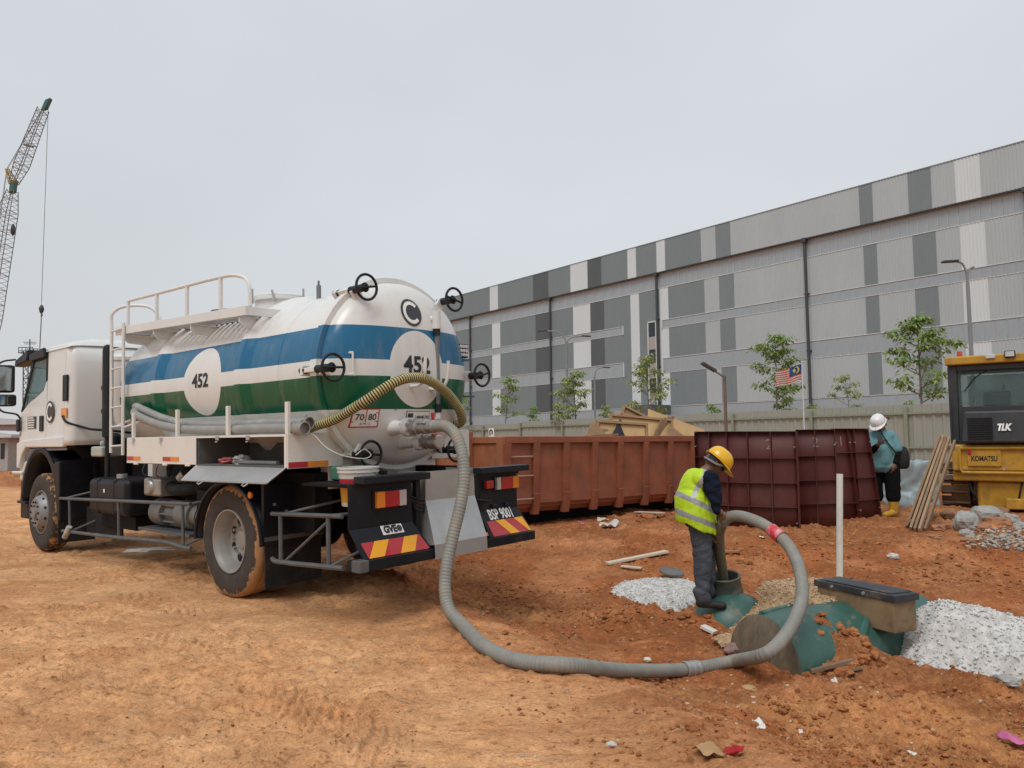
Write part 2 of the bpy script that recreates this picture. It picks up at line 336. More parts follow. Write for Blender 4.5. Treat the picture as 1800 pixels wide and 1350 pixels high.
# loose clods and pebbles (uncountable)
_ico = bmesh.new(); bmesh.ops.create_icosphere(_ico, subdivisions=1, radius=1); _ico.verts.ensure_lookup_table()
ICO_V = np.array([v.co[:] for v in _ico.verts]); ICO_F = np.array([[v.index for v in f.verts] for f in _ico.faces]); _ico.free()
_i2 = bmesh.new(); bmesh.ops.create_icosphere(_i2, subdivisions=2, radius=1); I2V = np.array([v.co[:] for v in _i2.verts]); I2F = np.array([[v.index for v in f.verts] for f in _i2.faces]); _i2.free()
def stones(name, pts, mats, label, cat=None, kind='stuff', seed=1, rough=.5, squash=.7, parent=None, smooth=False, fine=False):
    """pts: (x,y,z,r) -> one mesh of irregular lumps"""
    IV, IF = (I2V, I2F) if fine else (ICO_V, ICO_F)
    rg = np.random.default_rng(seed); nv = len(IV); n = len(pts); Pn = np.array(pts)
    vv = np.repeat(IV[None], n, 0)*(1+rough*(rg.random((n, nv, 1))-.5)*1.6)
    sc = np.stack([.7+.6*rg.random(n), .7+.6*rg.random(n), squash*(.7+.5*rg.random(n))], 1)[:, None]; vv = vv*sc
    a = rg.random(n)*2*PI; ca, sa = np.cos(a)[:, None], np.sin(a)[:, None]
    x, y = vv[..., 0]*ca-vv[..., 1]*sa, vv[..., 0]*sa+vv[..., 1]*ca
    vv = np.stack([x, y, vv[..., 2]], -1)*Pn[:, None, 3:4]+Pn[:, None, :3]
    ff = (IF[None]+np.arange(n)[:, None, None]*nv).reshape(-1, 3)
    me = bpy.data.meshes.new(name); me.from_pydata(vv.reshape(-1, 3).tolist(), [], ff.tolist())
    for m in (mats if isinstance(mats, list) else [mats]): me.materials.append(m)
    if isinstance(mats, list): me.polygons.foreach_set('material_index', np.repeat(rg.integers(0, len(mats), n), len(IF)).astype(np.int32))
    if smooth: me.shade_smooth()
    o = link(name, me, parent); tag(o, label, cat, kind=kind); return o
def scatter(n, fn, r0, r1, seed, sink=.35, pw=3):
    rg = np.random.default_rng(seed); out = []; k = 0
    while len(out) < n and k < 60:
        k += 1; dd = 2.6*(9.5 if True else 1)**rg.random(n*2); aa = (rg.random(n*2)-.5)*R_(78); x, y = dd*np.sin(aa), dd*np.cos(aa)
        keep = rg.random(n*2) < fn(x, y); x, y = x[keep], y[keep]; r = r0+(r1-r0)*rg.random(len(x))**pw
        z = gz(x, y)+r*(.5-sink); out += list(zip(x, y, z, r))
    return out[:n]
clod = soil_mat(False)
def clusters(spots, seed):
    rg = np.random.default_rng(seed); px, py, rr = [], [], []
    for x, y, sx_, sy_, n, rm in spots: px += list(x+rg.normal(size=n)*sx_); py += list(y+rg.normal(size=n)*sy_); rr += list(.006+(rm-.006)*rg.random(n)**2.2)
    G = gpn(px, np.minimum(py, 1345)); return [(g[0], g[1], g[2]+r*.25, r) for g, r in zip(G, rr)]
stones('clod_clusters', clusters([(1500, 1162, 30, 10, 90, .05), (1420, 1166, 20, 8, 50, .04), (1325, 1150, 25, 8, 60, .04), (1060, 1080, 30, 12, 60, .03), (970, 1110, 40, 14, 60, .025), (1100, 1090, 40, 10, 60, .03), (1215, 1092, 25, 8, 60, .035), (1390, 1268, 40, 8, 70, .022), (1480, 1245, 30, 12, 60, .025), (1580, 1230, 60, 20, 80, .018), (1240, 1262, 50, 16, 90, .022), (1000, 1250, 70, 14, 40, .012), (1330, 1300, 60, 14, 50, .014), (1130, 1310, 60, 14, 40, .014), (900, 1050, 40, 25, 70, .025), (1330, 985, 50, 14, 80, .04), (1440, 960, 70, 14, 80, .035), (1600, 1000, 80, 20, 90, .03), (1140, 902, 40, 8, 70, .06), (1700, 1010, 60, 16, 70, .03), (1650, 1290, 70, 16, 70, .016)], 31), clod, 'clumps of broken red earth around the dug pit', 'soil', fine=True, rough=.3, seed=33)
pebm = [M('pebble_pale', (.50, .39, .28), .9, var=.2, bump=.2), M('pebble_brown', (.34, .19, .10), .9, var=.2, bump=.2), M('pebble_grey', (.36, .29, .22), .9, var=.2, bump=.2)]
stones('soil_clods', scatter(22000, lambda x, y: sst(-.2, .5, edge(x, y))*(.10+.9*sst(.45, .62, vno(x*1.2, y*1.2, 44))), .003, .022, 2, pw=2.4), clod, 'crumbly red soil clods strewn over the loose earth', 'soil')
stones('packed_soil_crumbs', scatter(2500, lambda x, y: (1-sst(-.4, .3, edge(x, y)))*(.1+.9*sst(.5, .65, vno(x*1.0, y*1.0, 48))), .003, .009, 12, .3, 4), clod, 'small dry crumbs of earth on the packed tan ground', 'soil')
stones('pebbles', scatter(4200, lambda x, y: .10+.9*sst(-.2, .5, edge(x, y)), .003, .017, 3, pw=4), pebm, 'small pale pebbles dotted over the earth', 'pebbles', rough=.25)
# ------------------------------------------------------------------ warehouse
BE = Vector((-.61933, .78513, 0)); BN = Vector((.78513, .61933, 0)); BQ = Vector((36.48, 53.117, 0))
bmat = Matrix((( -BE.x, BN.x, 0, BQ.x), (-BE.y, BN.y, 0, BQ.y), (0, 0, 1, 0), (0, 0, 0, 1)))
cl_mid = M('cladding_mid_grey', (.20, .24, .255), .55, var=.04, scale=.4, bump=0, stretch=(1, 1, .3))
cl_dark = M('cladding_dark_grey', (.10, .115, .122), .55, var=.05, scale=.4, bump=0, stretch=(1, 1, .3))
cl_white = M('cladding_white', (.62, .68, .70), .5, var=.03, scale=.4, bump=0, stretch=(1, 1, .3))
cl_light = M('cladding_light_grey', (.42, .47, .485), .55, var=.04, scale=.4, bump=0, stretch=(1, 1, .3))
pane_m = M('translucent_pane', (.325, .375, .405), .35, var=.07, scale=.7, bump=0, stretch=(2.2, 1, .7))
trim_w = M('white_trim', (.58, .60, .60), .5, var=.05, bump=0)
gutter = M('dark_gutter', (.05, .053, .058), .5, var=.1, bump=0)
dglass = M('dark_window_glass', (.02, .03, .04), .08, var=.1, bump=0)
beige = M('beige_panel', (.38, .36, .34), .6, var=.05, bump=0)
B = empty('warehouse', None, 'long grey warehouse clad in striped metal panels behind the site fence', 'building', mat=bmat)
def corr(mb, x0, x1, z0, z1, y, pitch=.25, amp=.035):
    n = max(1, round((x1-x0)/pitch)); p = (x1-x0)/n; xs = []
    for i in range(n): a = x0+i*p; xs += [(a, 0), (a+p*.55, 0), (a+p*.66, -amp), (a+p*.89, -amp)]
    xs.append((x1, 0)); k = len(xs)
    mb.add([(a, y+b, z) for z in (z0, z1) for a, b in xs], [(i, i+1, k+i+1, k+i) for i in range(k-1)])
cols = [(100, 63.14, 0), (63.14, 61.34, 1), (61.34, 54.04, 0), (54.04, 51.08, 2), (51.08, 47.11, 0), (47.11, 44.19, 1), (44.19, 41.94, 2), (41.94, 37.92, 0), (37.92, 36.67, 1), (36.67, 33.79, 0), (33.79, 32.63, 1), (32.63, 28.03, 0), (28.03, 26.28, 3), (26.28, 24.55, 0), (24.55, 11.9, 3), (11.9, 10.77, 0), (10.77, 7.95, 3), (7.95, 6.2, 0), (6.2, 4.48, 3), (4.48, 2.78, 1), (2.78, -22, 3)]
cm = [cl_mid, cl_white, cl_dark, cl_light]
def clad(t0, t1, z0, z1, y, c):
    mb = MB(); corr(mb, -t0, -t1, z0, z1, y); mb.obj('cladding_panel', cm[c], B, smooth=0)
for t0, t1, c in cols:
    clad(t0, t1, 18.97, 22.22, -.35, c)
    for z0, z1 in ((13.9, 17.3), (9.9, 13.05), (4.95, 8.4)):
        a, b = t0, t1
        clad(a, b, z0, z1, 0, c)
    lo, hi = max(t1, 33.5), min(t0, 39.03)       # full-height strip where the bands stop
    if hi > lo+.1:
        clad(hi, lo, 8.4, 9.9, -.004, c); clad(hi, lo, 13.05, 13.9, -.004, c)
mb = MB(); mb.box((-100, .12, 0), (22, 60, 22.1)); mb.obj('core', cl_mid, B, smooth=0)
mb = MB(); mb.box((-100, -.40, 22.22), (22, .3, 22.30)); mb.obj('roof_edge', cl_mid, B, smooth=0)
mb = MB(); mb.box((-100, -.34, 18.86), (22, .1, 18.96)); mb.obj('soffit', gutter, B, smooth=0)
bands = [(17.3, 18.86, 100, -22, .1), (13.05, 13.9, 33.5, -22, .0), (13.05, 13.9, 100, 39.03, .0), (8.4, 9.9, 33.5, -22, .0), (8.4, 9.9, 100, 39.03, .0), (.3, 4.9, 100, -22, .0)]
pm = {}
for z0, z1, ta, tb, yo in bands:
    tr = MB()
    for z in (z0, z1): tr.box((-ta, -.045, z-.03), (-tb, .1, z+.03))
    if ta == 33.5 or tb == 39.03: tt = 33.5 if ta == 33.5 else 39.03; tr.box((-tt-.06, -.1, z0-.05), (-tt+.06, .1, z1+.05))
    t = ta
    while t > tb+.01:
        w = 1.48 if t > 33.9 else .74
        if t > 78 or t <= -3: w = 7.4
        w = min(w, t-tb)
        key = (round(w, 2), round(z1-z0, 2))
        if key not in pm: m_ = MB(); m_.box((.03, 0, .05), (w-.03, .04, z1-z0-.05)); pm[key] = m_.mesh('pane', pane_m, 0)
        o = link('pane', pm[key], B); o.location = (-t, .0+yo*.3, z0)
        tr.box((-t-.014, .0, z0), (-t+.014, .1, z1)); t -= w
    tr.obj('band_frame', trim_w, B, smooth=0)
for t in (85, 68, 51, 34, 17, 0, -17):
    mb = MB(); mb.cyl((-t, -.22, 0), (-t, -.22, 18.9), .13, n=10); mb.box((-t-.2, -.45, 18.6), (-t+.2, -.05, 18.98))
    for z in (4, 9, 14): mb.box((-t-.2, -.25, z), (-t+.2, 0, z+.12))
    mb.obj('downpipe', gutter, B)
wn_ = MB()
for x in (-35.35, -34.25): wn_.box((x-.07, -.2, 1.5), (x+.07, .05, 13.9))
wn_.box((-35.42, -.2, 13.8), (-34.18, .05, 13.95)); wn_.obj('window_surround', trim_w, B, smooth=0)
for z0, z1, mm, nm in ((12.35, 13.75, dglass, 'window'), (10.95, 12.3, beige, 'window_spandrel'), (9.55, 10.9, dglass, 'window'), (7.9, 9.5, beige, 'window_spandrel'), (6.4, 7.85, dglass, 'window'), (2, 6.35, beige, 'window_spandrel')):
    mb = MB(); mb.box((-35.25, -.12, z0), (-34.35, -.05, z1)); mb.obj(nm, mm, B, smooth=0)
mb = MB(); mb.box((-36.5, -3, 0), (-32.6, -.1, 5.0)); mb.obj('entrance_porch', cl_dark, B, smooth=0)
# ------------------------------------------------------------------ site fence
fen = M('fence_sheet', (.31, .32, .275), .6, var=.07, scale=1.2, dirt=(.25, .22, .16), damt=.2, stretch=(1, 1, .3), bump=0)
fpost = M('fence_post', (.255, .27, .195), .6, var=.08, bump=0)
F0 = Vector((11.972, 24.5, 0))
FE = empty('site_fence', None, 'grey green corrugated metal hoarding running across the back of the site', 'fence', mat=Matrix(((-BE.x, BN.x, 0, F0.x), (-BE.y, BN.y, 0, F0.y), (0, 0, 1, 0), (0, 0, 0, 1))))
s_ = MB(); corr(s_, 0, 3.2, 0, 2.40, 0, .29, .035); sh = s_.mesh('sheet', fen, 0)
s_ = MB(); s_.box((-.05, -.12, 0), (.05, -.035, 2.33)); po = s_.mesh('post', fpost, 0)
s_ = MB(); s_.box((.05, -.085, -.03), (3.15, -.037, .03)); ra = s_.mesh('rail', fpost, 0)
for i in range(-4, 16):
    x = -i*3.2+.6; p = F0-BE*x; z = gb(p.x, p.y)-.05
    for nm, me, dz in (('sheet', sh, 0), ('post', po, 0), ('rail', ra, 2.13), ('rail', ra, 1.07)):
        o = link(nm, me, FE); o.location = (x, 0, z+dz+.002*(i % 3))
mb = MB(); mb.box((0, 0, 0), (.36, .015, .36)); sg = tag(mb.obj('sign', whitep, None, 0), 'small white notice fixed low on the fence above the skip', 'sign')
p = at(859, 768, 32.3); sg.location = p; sg.rotation_euler = (0, 0, math.atan2(-BE.y, -BE.x))
mb = MB(); mb.tube([(.1, -.006, .06), (.1, -.006, .25), (.18, -.006, .3), (.26, -.006, .24), (.25, -.006, .1)], .03, 6); mb.obj('figure', ink, sg)
# ------------------------------------------------------------------ far sheds on the left
con = M('site_concrete', (.38, .36, .34), .85, var=.12); roofm = M('pale_roof', (.55, .56, .57), .6, var=.06, bump=0)
def far_shed(px0, px1, pyt, pyb, Y, label, dep=12):
    a = at(px0, pyb, Y); b = at(px1, pyb, Y); t = at(px0, pyt, Y); e_ = empty('site_shed', (a.x, Y, 0), label, 'shed')
    w = b.x-a.x; h = t.z
    mb = MB(); mb.box((0, 0, 0), (w, dep, h*.82)); mb.obj('wall', con, e_, 0)
    mb = MB(); mb.prism([(-.4, h*.82), (w+.4, h*.82), (w+.4, h*.9), (w/2, h), (-.4, h*.9)], lambda p_, q, d: (p_, d, q), -.4, dep+.4); mb.obj('roof', roofm, e_, 0)
    for i in range(4):
        mb = MB(); mb.box((w*(.08+.23*i), -.03, h*.3), (w*(.2+.23*i), .05, h*.68)); mb.obj('window', dglass, e_, 0)
far_shed(-160, 60, 733, 790, 62, 'long low shed with a pale roof seen left of the cab')
far_shed(-40, 14, 757, 795, 44, 'small grey block hut in front of the long shed', 5)
brick = M('debris_timber', (.2, .14, .09), .9, var=.3)
for i, (px, py, l) in enumerate(((14, 806, 1.2), (20, 812, .9))):
    p = gp(px, py); mb = MB(); mb.bar((0, 0, .06), (l, .1, .14), .35, .22); mb.bar((.1, .3, .04), (l*.8, .1, .26), .2, .16)
    o = mb.obj('timber_offcut', brick, None, bevel=.01); o.location = p; tag(o, ('longer' if i == 0 else 'shorter')+' dark timber offcut lying on the ground left of the cab', 'timber')
# ------------------------------------------------------------------ lattice crane
cr_g = M('crane_grey', (.20, .195, .185), .6, var=.15, bump=0); cr_gr = M('crane_green', (.03, .12, .10), .5, var=.15, bump=0); cr_y = M('crane_yellow', (.42, .30, .10), .6, var=.1, bump=0)
CY = 150
def lattice(mb, a, b, w0, w1, n, r=.09, rd=.05):
    a, b = Vector(a), Vector(b); d = (b-a).normalized(); u = d.cross(Vector((0, 1, 0))).normalized(); v = Vector((0, 1, 0))
    def c(i, k): t = i/n; w = w0+(w1-w0)*t; return a.lerp(b, t)+u*(w/2*(1, 1, -1, -1)[k])+v*(w/2*(1, -1, -1, 1)[k])
    for k in range(4): mb.cyl(c(0, k), c(n, k), r, n=5)
    for i in range(n):
        for k in range(4):
            mb.cyl(c(i, k), c(i+1, (k+1) % 4), rd, n=4)
            if i % 3 == 0: mb.cyl(c(i, k), c(i, (k+1) % 4), rd, n=4)
base = at(-70, 790, CY); base.z = 0
crane = empty('lattice_crane', (base.x, CY, 0), 'tall lattice crane with luffing jib and hanging hook far left', 'crane')
def cw(px, py): p = at(px, py, CY); return Vector((p.x-base.x, 0, p.z))
kn = cw(22, 335); bt = cw(-58, 760)
mb = MB(); lattice(mb, bt, cw(-16, 560), 1.6, 2.7, 12); lattice(mb, cw(-16, 560), cw(14, 372), 2.7, 2.5, 22); lattice(mb, cw(14, 372), kn, 2.5, 1.4, 5); mb.obj('boom', cr_g, crane)
mb = MB(); lattice(mb, cw(24, 322), cw(38, 290), 1.2, 2.0, 4); lattice(mb, cw(38, 290), cw(76, 192), 2.0, 1.5, 16); mb.bar(cw(42, 254), cw(58, 258), .5, .35); mb.obj('jib', cr_g, crane)
mb = MB(); mb.obox((kn+cw(25, 322))/2, (cw(28, 322)-cw(19, 325))/2, (0, .6, 0), (cw(24, 323)-cw(21.5, 344))/2); mb.obj('knuckle', cr_gr, crane, bevel=.2)
mb = MB(); lattice(mb, cw(24, 322), cw(12, 296), 1.3, .4, 4, .1, .07); mb.obj('strut', cr_y, crane)
mb = MB(); mb.obox(cw(82, 184), (cw(86, 176)-cw(78, 194))/2, (0, .5, 0), Vector((.5, 0, .2))); mb.obj('jib_head', cr_gr, crane, bevel=.1)
mb = MB()
for a_, b_ in (((12, 296), (80, 182)), ((14, 296), (76, 190)), ((12, 296), (-40, 640)), ((13, 297), (-52, 740))): mb.cyl(cw(*a_), cw(*b_), .045, n=4)
mb.obj('pendant_rope', cr_g, crane)
mb = MB(); mb.cyl(cw(85, 183), cw(73, 534), .055, n=4); mb.cyl(cw(73, 552), cw(70, 612), .10, n=5); mb.obj('hoist_rope', cr_g, crane)
mb = MB(); mb.lathe([(.05, .9), (.35, .5), (.5, 0), (.35, -.6), (.1, -1)], cw(73, 543), n=10); mb.tube([cw(73, 549), cw(73, 552), cw(74.5, 554), cw(73, 556), cw(72, 554)], .12, 6); mb.obj('hook_block', gutter, crane)
mb = MB(); mb.lathe([(.1, 1.2), (.4, .6), (.45, -.6), (.1, -1.2)], cw(23, 404), n=10); mb.obj('main_hook_block', gutter, crane)
mb = MB(); mb.box((-4, -3, 1.4), (4.5, 3, 4.5)); mb.obj('machinery_house', cr_gr, crane, bevel=.1)
for y in (-2.6, 2.6): mb = MB(); mb.box((-4, y-.6, 0), (4, y+.6, 1.3)); mb.obj('crawler_track', gutter, crane, bevel=.4)
# piling rig mast behind the cab
RY = 70; rb = at(52, 780, RY); rig = empty('site_mast', (rb.x, RY, 0), 'slim lattice mast with cross bars and railing rising behind the cab roof', 'mast')
def rw(px, py): p = at(px, py, RY); return Vector((p.x-rb.x, 0, p.z))
mb = MB(); lattice(mb, (0, 0, 0), rw(52, 618), .7, .7, 16, .05, .03); mb.obj('lattice_mast', gutter, rig)
mb = MB(); mb.cyl(rw(52.5, 618), rw(52.5, 596), .05, n=5); mb.cyl(rw(41, 601.5), rw(64, 601.5), .03, n=5); mb.cyl(rw(43, 604.5), rw(63, 604.5), .03, n=5); mb.obj('aerial', gutter, rig)
mb = MB()
for y in (-.6, .6):
    for py in (612, 618): mb.cyl(rw(40, py)+V(0, y, 0), rw(65, py)+V(0, y, 0), .04, n=5)
    for px in (40, 46, 52, 59, 65): mb.cyl(rw(px, 612)+V(0, y, 0), rw(px, 622)+V(0, y, 0), .03, n=5)
mb.box(rw(40, 622)+V(0, -.7, 0), rw(65, 620.5)+V(0, .7, 0)); mb.obj('platform_railing', gutter, rig)
# ------------------------------------------------------------------ street lamps, flag
lampm = M('lamp_grey', (.22, .235, .25), .5, var=.08, bump=0); rusty = M('rusty_pole', (.16, .115, .09), .8, var=.3, dirt=(.25, .12, .06), damt=.4)
def street_lamp(px, py_top, Y, label, arms, hs=1.0, m=lampm, r=.075):
    b = at(px, 780, Y); t = at(px, py_top, Y); h = t.z
    o = empty('street_lamp', (b.x, Y, 0), label, 'lamp', 'street lamps beyond the fence')
    mb = MB(); mb.tube([(0, 0, 0), (0, 0, h*.5), (0, 0, h)], [r*1.4, r*1.15, r], 10); mb.obj('pole', m, o)
    for dx, dz, hd in arms:
        mb = MB(); pth = bez([(0, 0, h-.3), (dx*.08, 0, h+dz*.45), (dx*.4, 0, h+dz*.88), (dx, 0, h+dz)], 6); mb.tube(pth, r*.6, 8); mb.obj('arm', m, o)
        if hd: 
            q = pth[-1]; s = 1 if dx > 0 else -1
            mb = MB(); mb.obox(q+V(s*.28*hs, 0, .0), V(s*.36*hs, 0, -.02*hs), (0, .14*hs, 0), (0, 0, .05*hs)); mb.obj('lamp_head', gutter, o, bevel=.03)
    return o
street_lamp(998, 606, 40, 'pale lamp post with two curved arms left of centre, before the warehouse', ((-1.05, .75, 1), (.85, .45, 1)), .7, r=.06)
street_lamp(1047, 662, 42, 'small single arm lamp post right of the twin arm one, above the skip', ((.5, .5, 1),), .6, r=.05)
street_lamp(1716, 497, 33, 'tall lamp post with two curved arms behind the bulldozer cab', ((-.45, .95, 1), (.32, .70, 0)), .95)
p = at(1276, 745, 25.5); sl = empty('solar_lamp', (p.x, 25.5, 0), 'rusty post with angled solar lamp panel in front of the fence', 'lamp')
mb = MB(); mb.cyl((0, 0, 0), (0, 0, at(1276, 660, 25.5).z), .06, .05, 10); mb.obj('pole', rusty, sl)
za = at(1276, 662, 25.5).z; q = V((1252-1276)/1350*25.5, 0, (662-647)/1350*25.5+za)
mb = MB(); mb.cyl((0, 0, za-.03), q, .03, n=8); mb.obj('arm', rusty, sl)
mb = MB(); dv = (q-V(0, 0, za)).normalized(); mb.obox(q+dv*.08, dv*.27, (0, .16, 0), V(-dv.z, 0, dv.x)*-.04); mb.obj('lamp_head', gutter, sl, bevel=.015)
FY = 22.5; p = at(1414, 760, FY); fl = empty('flagpole', (p.x, FY, 0), 'thin white flagpole flying a striped flag in front of the fence', 'flagpole')
tz_ = at(1414, 638, FY).z; mb = MB(); mb.cyl((0, 0, 0), (0, 0, tz_), .022, .016, 8); mb.lathe([(.0, .05), (.03, .02), (.0, -.02)], (0, 0, tz_), n=8); mb.obj('pole', trim_w, fl)
def flagpt(u, v):   # u from hoist to fly, v from top
    a0 = V(0, 0, tz_-.02); d = V(-.74, .12, -.24); dn = V(-.01, 0, -.50)
    return a0+d*u+dn*v*(1-.1*u)+V(0, .06*math.sin(u*9+v*2), .03*math.sin(u*8+v)*u)
f_r = M('flag_red', (.5, .09, .07), .8, var=.06, bump=0); f_w = M('flag_white', (.62, .55, .5), .8, var=.06, bump=0); f_b = M('flag_blue', (.035, .07, .2), .8, var=.06, bump=0); f_y = M('flag_yellow', (.6, .48, .08), .8, var=.06, bump=0)
mb = MB(); N_ = 14
for i in range(N_):
    mb.cur = i % 2
    for e_ in range(20):
        u0, u1 = e_/20, (e_+1)/20
        if u0 < .5 and i < 8: mb.cur = 2
        else: mb.cur = i % 2
        mb.add([flagpt(u0, i/N_), flagpt(u1, i/N_), flagpt(u1, (i+1)/N_), flagpt(u0, (i+1)/N_)], [(0, 1, 2, 3)])
flo = mb.obj('flag', [f_r, f_w, f_b], fl); sm = flo.modifiers.new('solid', 'SOLIDIFY'); sm.thickness = .004
mb = MB(); off = V(0, -.012, 0)
def ringp(cu, cv, r, a): return flagpt(cu+r*.56*math.cos(a), cv+r*math.sin(a))+off
c0, c1 = [ringp(.19, .28, .2, R_(a)) for a in range(50, 311, 20)], [ringp(.225, .28, .165, R_(a)) for a in range(50, 311, 20)]
mb.add(c0+c1, [(i, i+1, len(c0)+i+1, len(c0)+i) for i in range(len(c0)-1)])
st = [ringp(.30, .28, .15 if k % 2 == 0 else .08, 2*PI*k/28) for k in range(28)]; mb.add([ringp(.30, .28, 0, 0)]+st, [(0, 1+k, 1+(k+1) % 28) for k in range(28)])
mb.obj('crescent_and_star', f_y, fl)
# ------------------------------------------------------------------ trees
def leafm(name, a, b):
    m = bpy.data.materials.new(name); m.use_nodes = True; t = m.node_tree; N = t.nodes; L = t.links.new; bs = N['Principled BSDF']
    g = N.new('ShaderNodeNewGeometry'); x = N.new('ShaderNodeMix'); x.data_type = 'RGBA'; x.inputs[6].default_value = (*a, 1); x.inputs[7].default_value = (*b, 1)
    L(g.outputs['Random Per Island'], x.inputs[0]); L(x.outputs[2], bs.inputs['Base Color']); bs.inputs['Roughness'].default_value = .55
    tr = N.new('ShaderNodeBsdfTranslucent'); L(x.outputs[2], tr.inputs[0]); ms = N.new('ShaderNodeMixShader'); ms.inputs[0].default_value = .3
    L(bs.outputs[0], ms.inputs[1]); L(tr.outputs[0], ms.inputs[2]); L(ms.outputs[0], N['Material Output'].inputs[0]); return m
leaf1 = leafm('leaf_green', (.13, .22, .04), (.31, .43, .11)); leaf2 = leafm('leaf_yellow_green', (.19, .26, .06), (.40, .45, .16))
bark = M('bark', (.19, .165, .13), .9, var=.25, bump=.3)
def tree(px, py_top, Y, wpx, label, seed, leaf=leaf1, lsz=.2, dens=1., low=.35, name='young_tree', tr_=.04, nb=11):
    r = random.Random(seed); b = at(px, 780, Y); h = at(px, py_top, Y).z; hw = wpx/2/1350*Y; z0 = gb(b.x, Y)-.05
    T = empty(name, (b.x, Y, z0), label, 'tree' if name == 'young_tree' else 'shrub', 'young trees beyond the fence' if name == 'young_tree' else 'low shrubs beyond the fence')
    h -= z0
    tk = MB(); lean = r.uniform(-.15, .15); tp = [V(lean*(t**2)*h*.3+.05*math.sin(t*5+seed), .05*math.cos(t*4+seed), h*t*.97) for t in [i/9 for i in range(10)]]
    tk.tube(tp, [tr_*(1-.75*i/9) for i in range(10)], 8)
    lv = MB(); ends = []
    for i in range(nb):
        t = low+(.96-low)*((i+.5)/nb)**.85; p = tp[min(8, int(t*9))].lerp(tp[min(9, int(t*9)+1)], t*9 % 1); a = i*2.4+r.uniform(-.5, .5)
        prof = math.sin(PI*min(1, ((t-low)/(1.02-low))*.8+.22))**.8; ln = hw*prof*r.uniform(.65, 1.05); rise = ln*r.uniform(.35, .75)
        q = p+V(math.cos(a)*ln, math.sin(a)*ln, rise); mid = p.lerp(q, .5)+V(0, 0, -.04*ln); pth = bez([p, mid, q], 4)
        tk.tube(pth, [tr_*.42*(1-.75*k/(len(pth)-1)) for k in range(len(pth))], 5)
        ends += [(q, 1.), (p.lerp(q, .72), .8), (p.lerp(q, .48), .55)]
        for _ in range(2):
            q2 = p.lerp(q, r.uniform(.45, .9)); q3 = q2+V(r.uniform(-1, 1), r.uniform(-1, 1), r.uniform(.1, .8))*ln*.38; tk.tube([q2, q3], [tr_*.14, tr_*.07], 4); ends.append((q3, .9))
    ends.append((tp[-1], 1.)); tk.obj('trunk', bark, T)
    for c, wgt in ends:
        lsz_ = lsz; nl = int(r.uniform(20, 38)*dens*wgt); rad = lsz*1.25
        for k in range(nl):
            a = r.uniform(0, 2*PI); el = r.uniform(-.5, .9); o = c+V(math.cos(a)*math.cos(el), math.sin(a)*math.cos(el), math.sin(el)*.8)*rad*r.uniform(.2, 1)
            d = V(math.cos(a), math.sin(a), r.uniform(-1.15, .15)).normalized(); L_ = lsz*r.uniform(.35, 1.0); w = d.cross(V(0, 0, 1)).normalized()*L_*.24; n_ = d.cross(w).normalized()
            m_ = o+d*L_*.5+n_*L_*.08*r.choice((-1, 1))
            lv.add([o, m_+w, o+d*L_-V(0, 0, L_*.14), m_-w, m_-n_*L_*.06], [(0, 1, 4), (1, 2, 4), (2, 3, 4), (3, 0, 4)])
    lv.obj('crown', leaf, T, smooth=0)
tree(1627, 548, 29, 118, 'tallest young tree with broad green leaves beside the bulldozer cab', 3, leaf1, .26, 1.25, .42, tr_=.06, nb=14)
tree(1366, 583, 31, 92, 'green leafy young tree just left of the striped flag', 5, leaf1, .24, 1.2, .5, tr_=.05, nb=12)
tree(1145, 626, 36, 100, 'young tree with airy yellow green crown above the timber in the skip', 8, leaf2, .25, .9, .42, tr_=.045)
tree(1011, 648, 38, 72, 'young tree in front of the white stripe, second from the tanker', 12, leaf2, .25, 1.0, .35, tr_=.045)
tree(889, 656, 41, 56, 'thin young tree nearest the tanker with a small high crown', 15, leaf1, .24, .7, .5, tr_=.04, nb=9)
tree(1496, 655, 28, 60, 'small sparse tree midway between the flag and the tallest tree', 18, leaf2, .15, .7, .62, tr_=.025, nb=8)
tree(1384, 668, 33, 42, 'small dark green tree partly under the flag', 21, leaf1, .2, .8, .6, tr_=.03, nb=8)
for i, (px, py, w, Y, lb) in enumerate(((937, 712, 26, 40, 'low bush peeping over the fence between the two trees nearest the tanker'), (1066, 710, 24, 38, 'low bush over the fence left of the timber heap'), (1249, 708, 34, 32, 'low bush at the foot of the solar lamp post'), (1437, 708, 30, 30, 'low bush right of the flagpole over the fence'), (1604, 702, 32, 27, 'low bright green bush over the fence left of the tallest tree'), (986, 705, 30, 37, 'low bush at the foot of the second tree from the tanker'), (808, 690, 34, 42, 'bush seen just right of the tanker rear below the yellow hose'))):
    tree(px, py, Y, w, lb, 40+i, leaf2 if i % 2 else leaf1, .17, .8, .55, 'shrub', .025, 7)
# ------------------------------------------------------------------ tanker truck (s forward, l to the right, z up)
tm = Matrix.Identity(4)
for i in range(3): tm[i][0] = Td[i]; tm[i][1] = -Tr[i]; tm[i][2] = Tu[i]; tm[i][3] = TP0[i]
TRK = empty('tanker_truck', None, 'white vacuum tanker truck with blue and green stripes parked on the packed earth', 'truck', mat=tm)
def tb(name, a, b, m, bevel=.006, parent=None): mb = MB(); mb.box(P(*a), P(*b)); return mb.obj(name, m, parent or TRK, 0, bevel)
def tube(name, pts, r, m, n=8, parent=None, smoothpath=0):
    mb = MB(); pts = [Vector(p) for p in pts]; mb.tube(bez(pts, smoothpath) if smoothpath else pts, r, n); return mb.obj(name, m, parent or TRK)
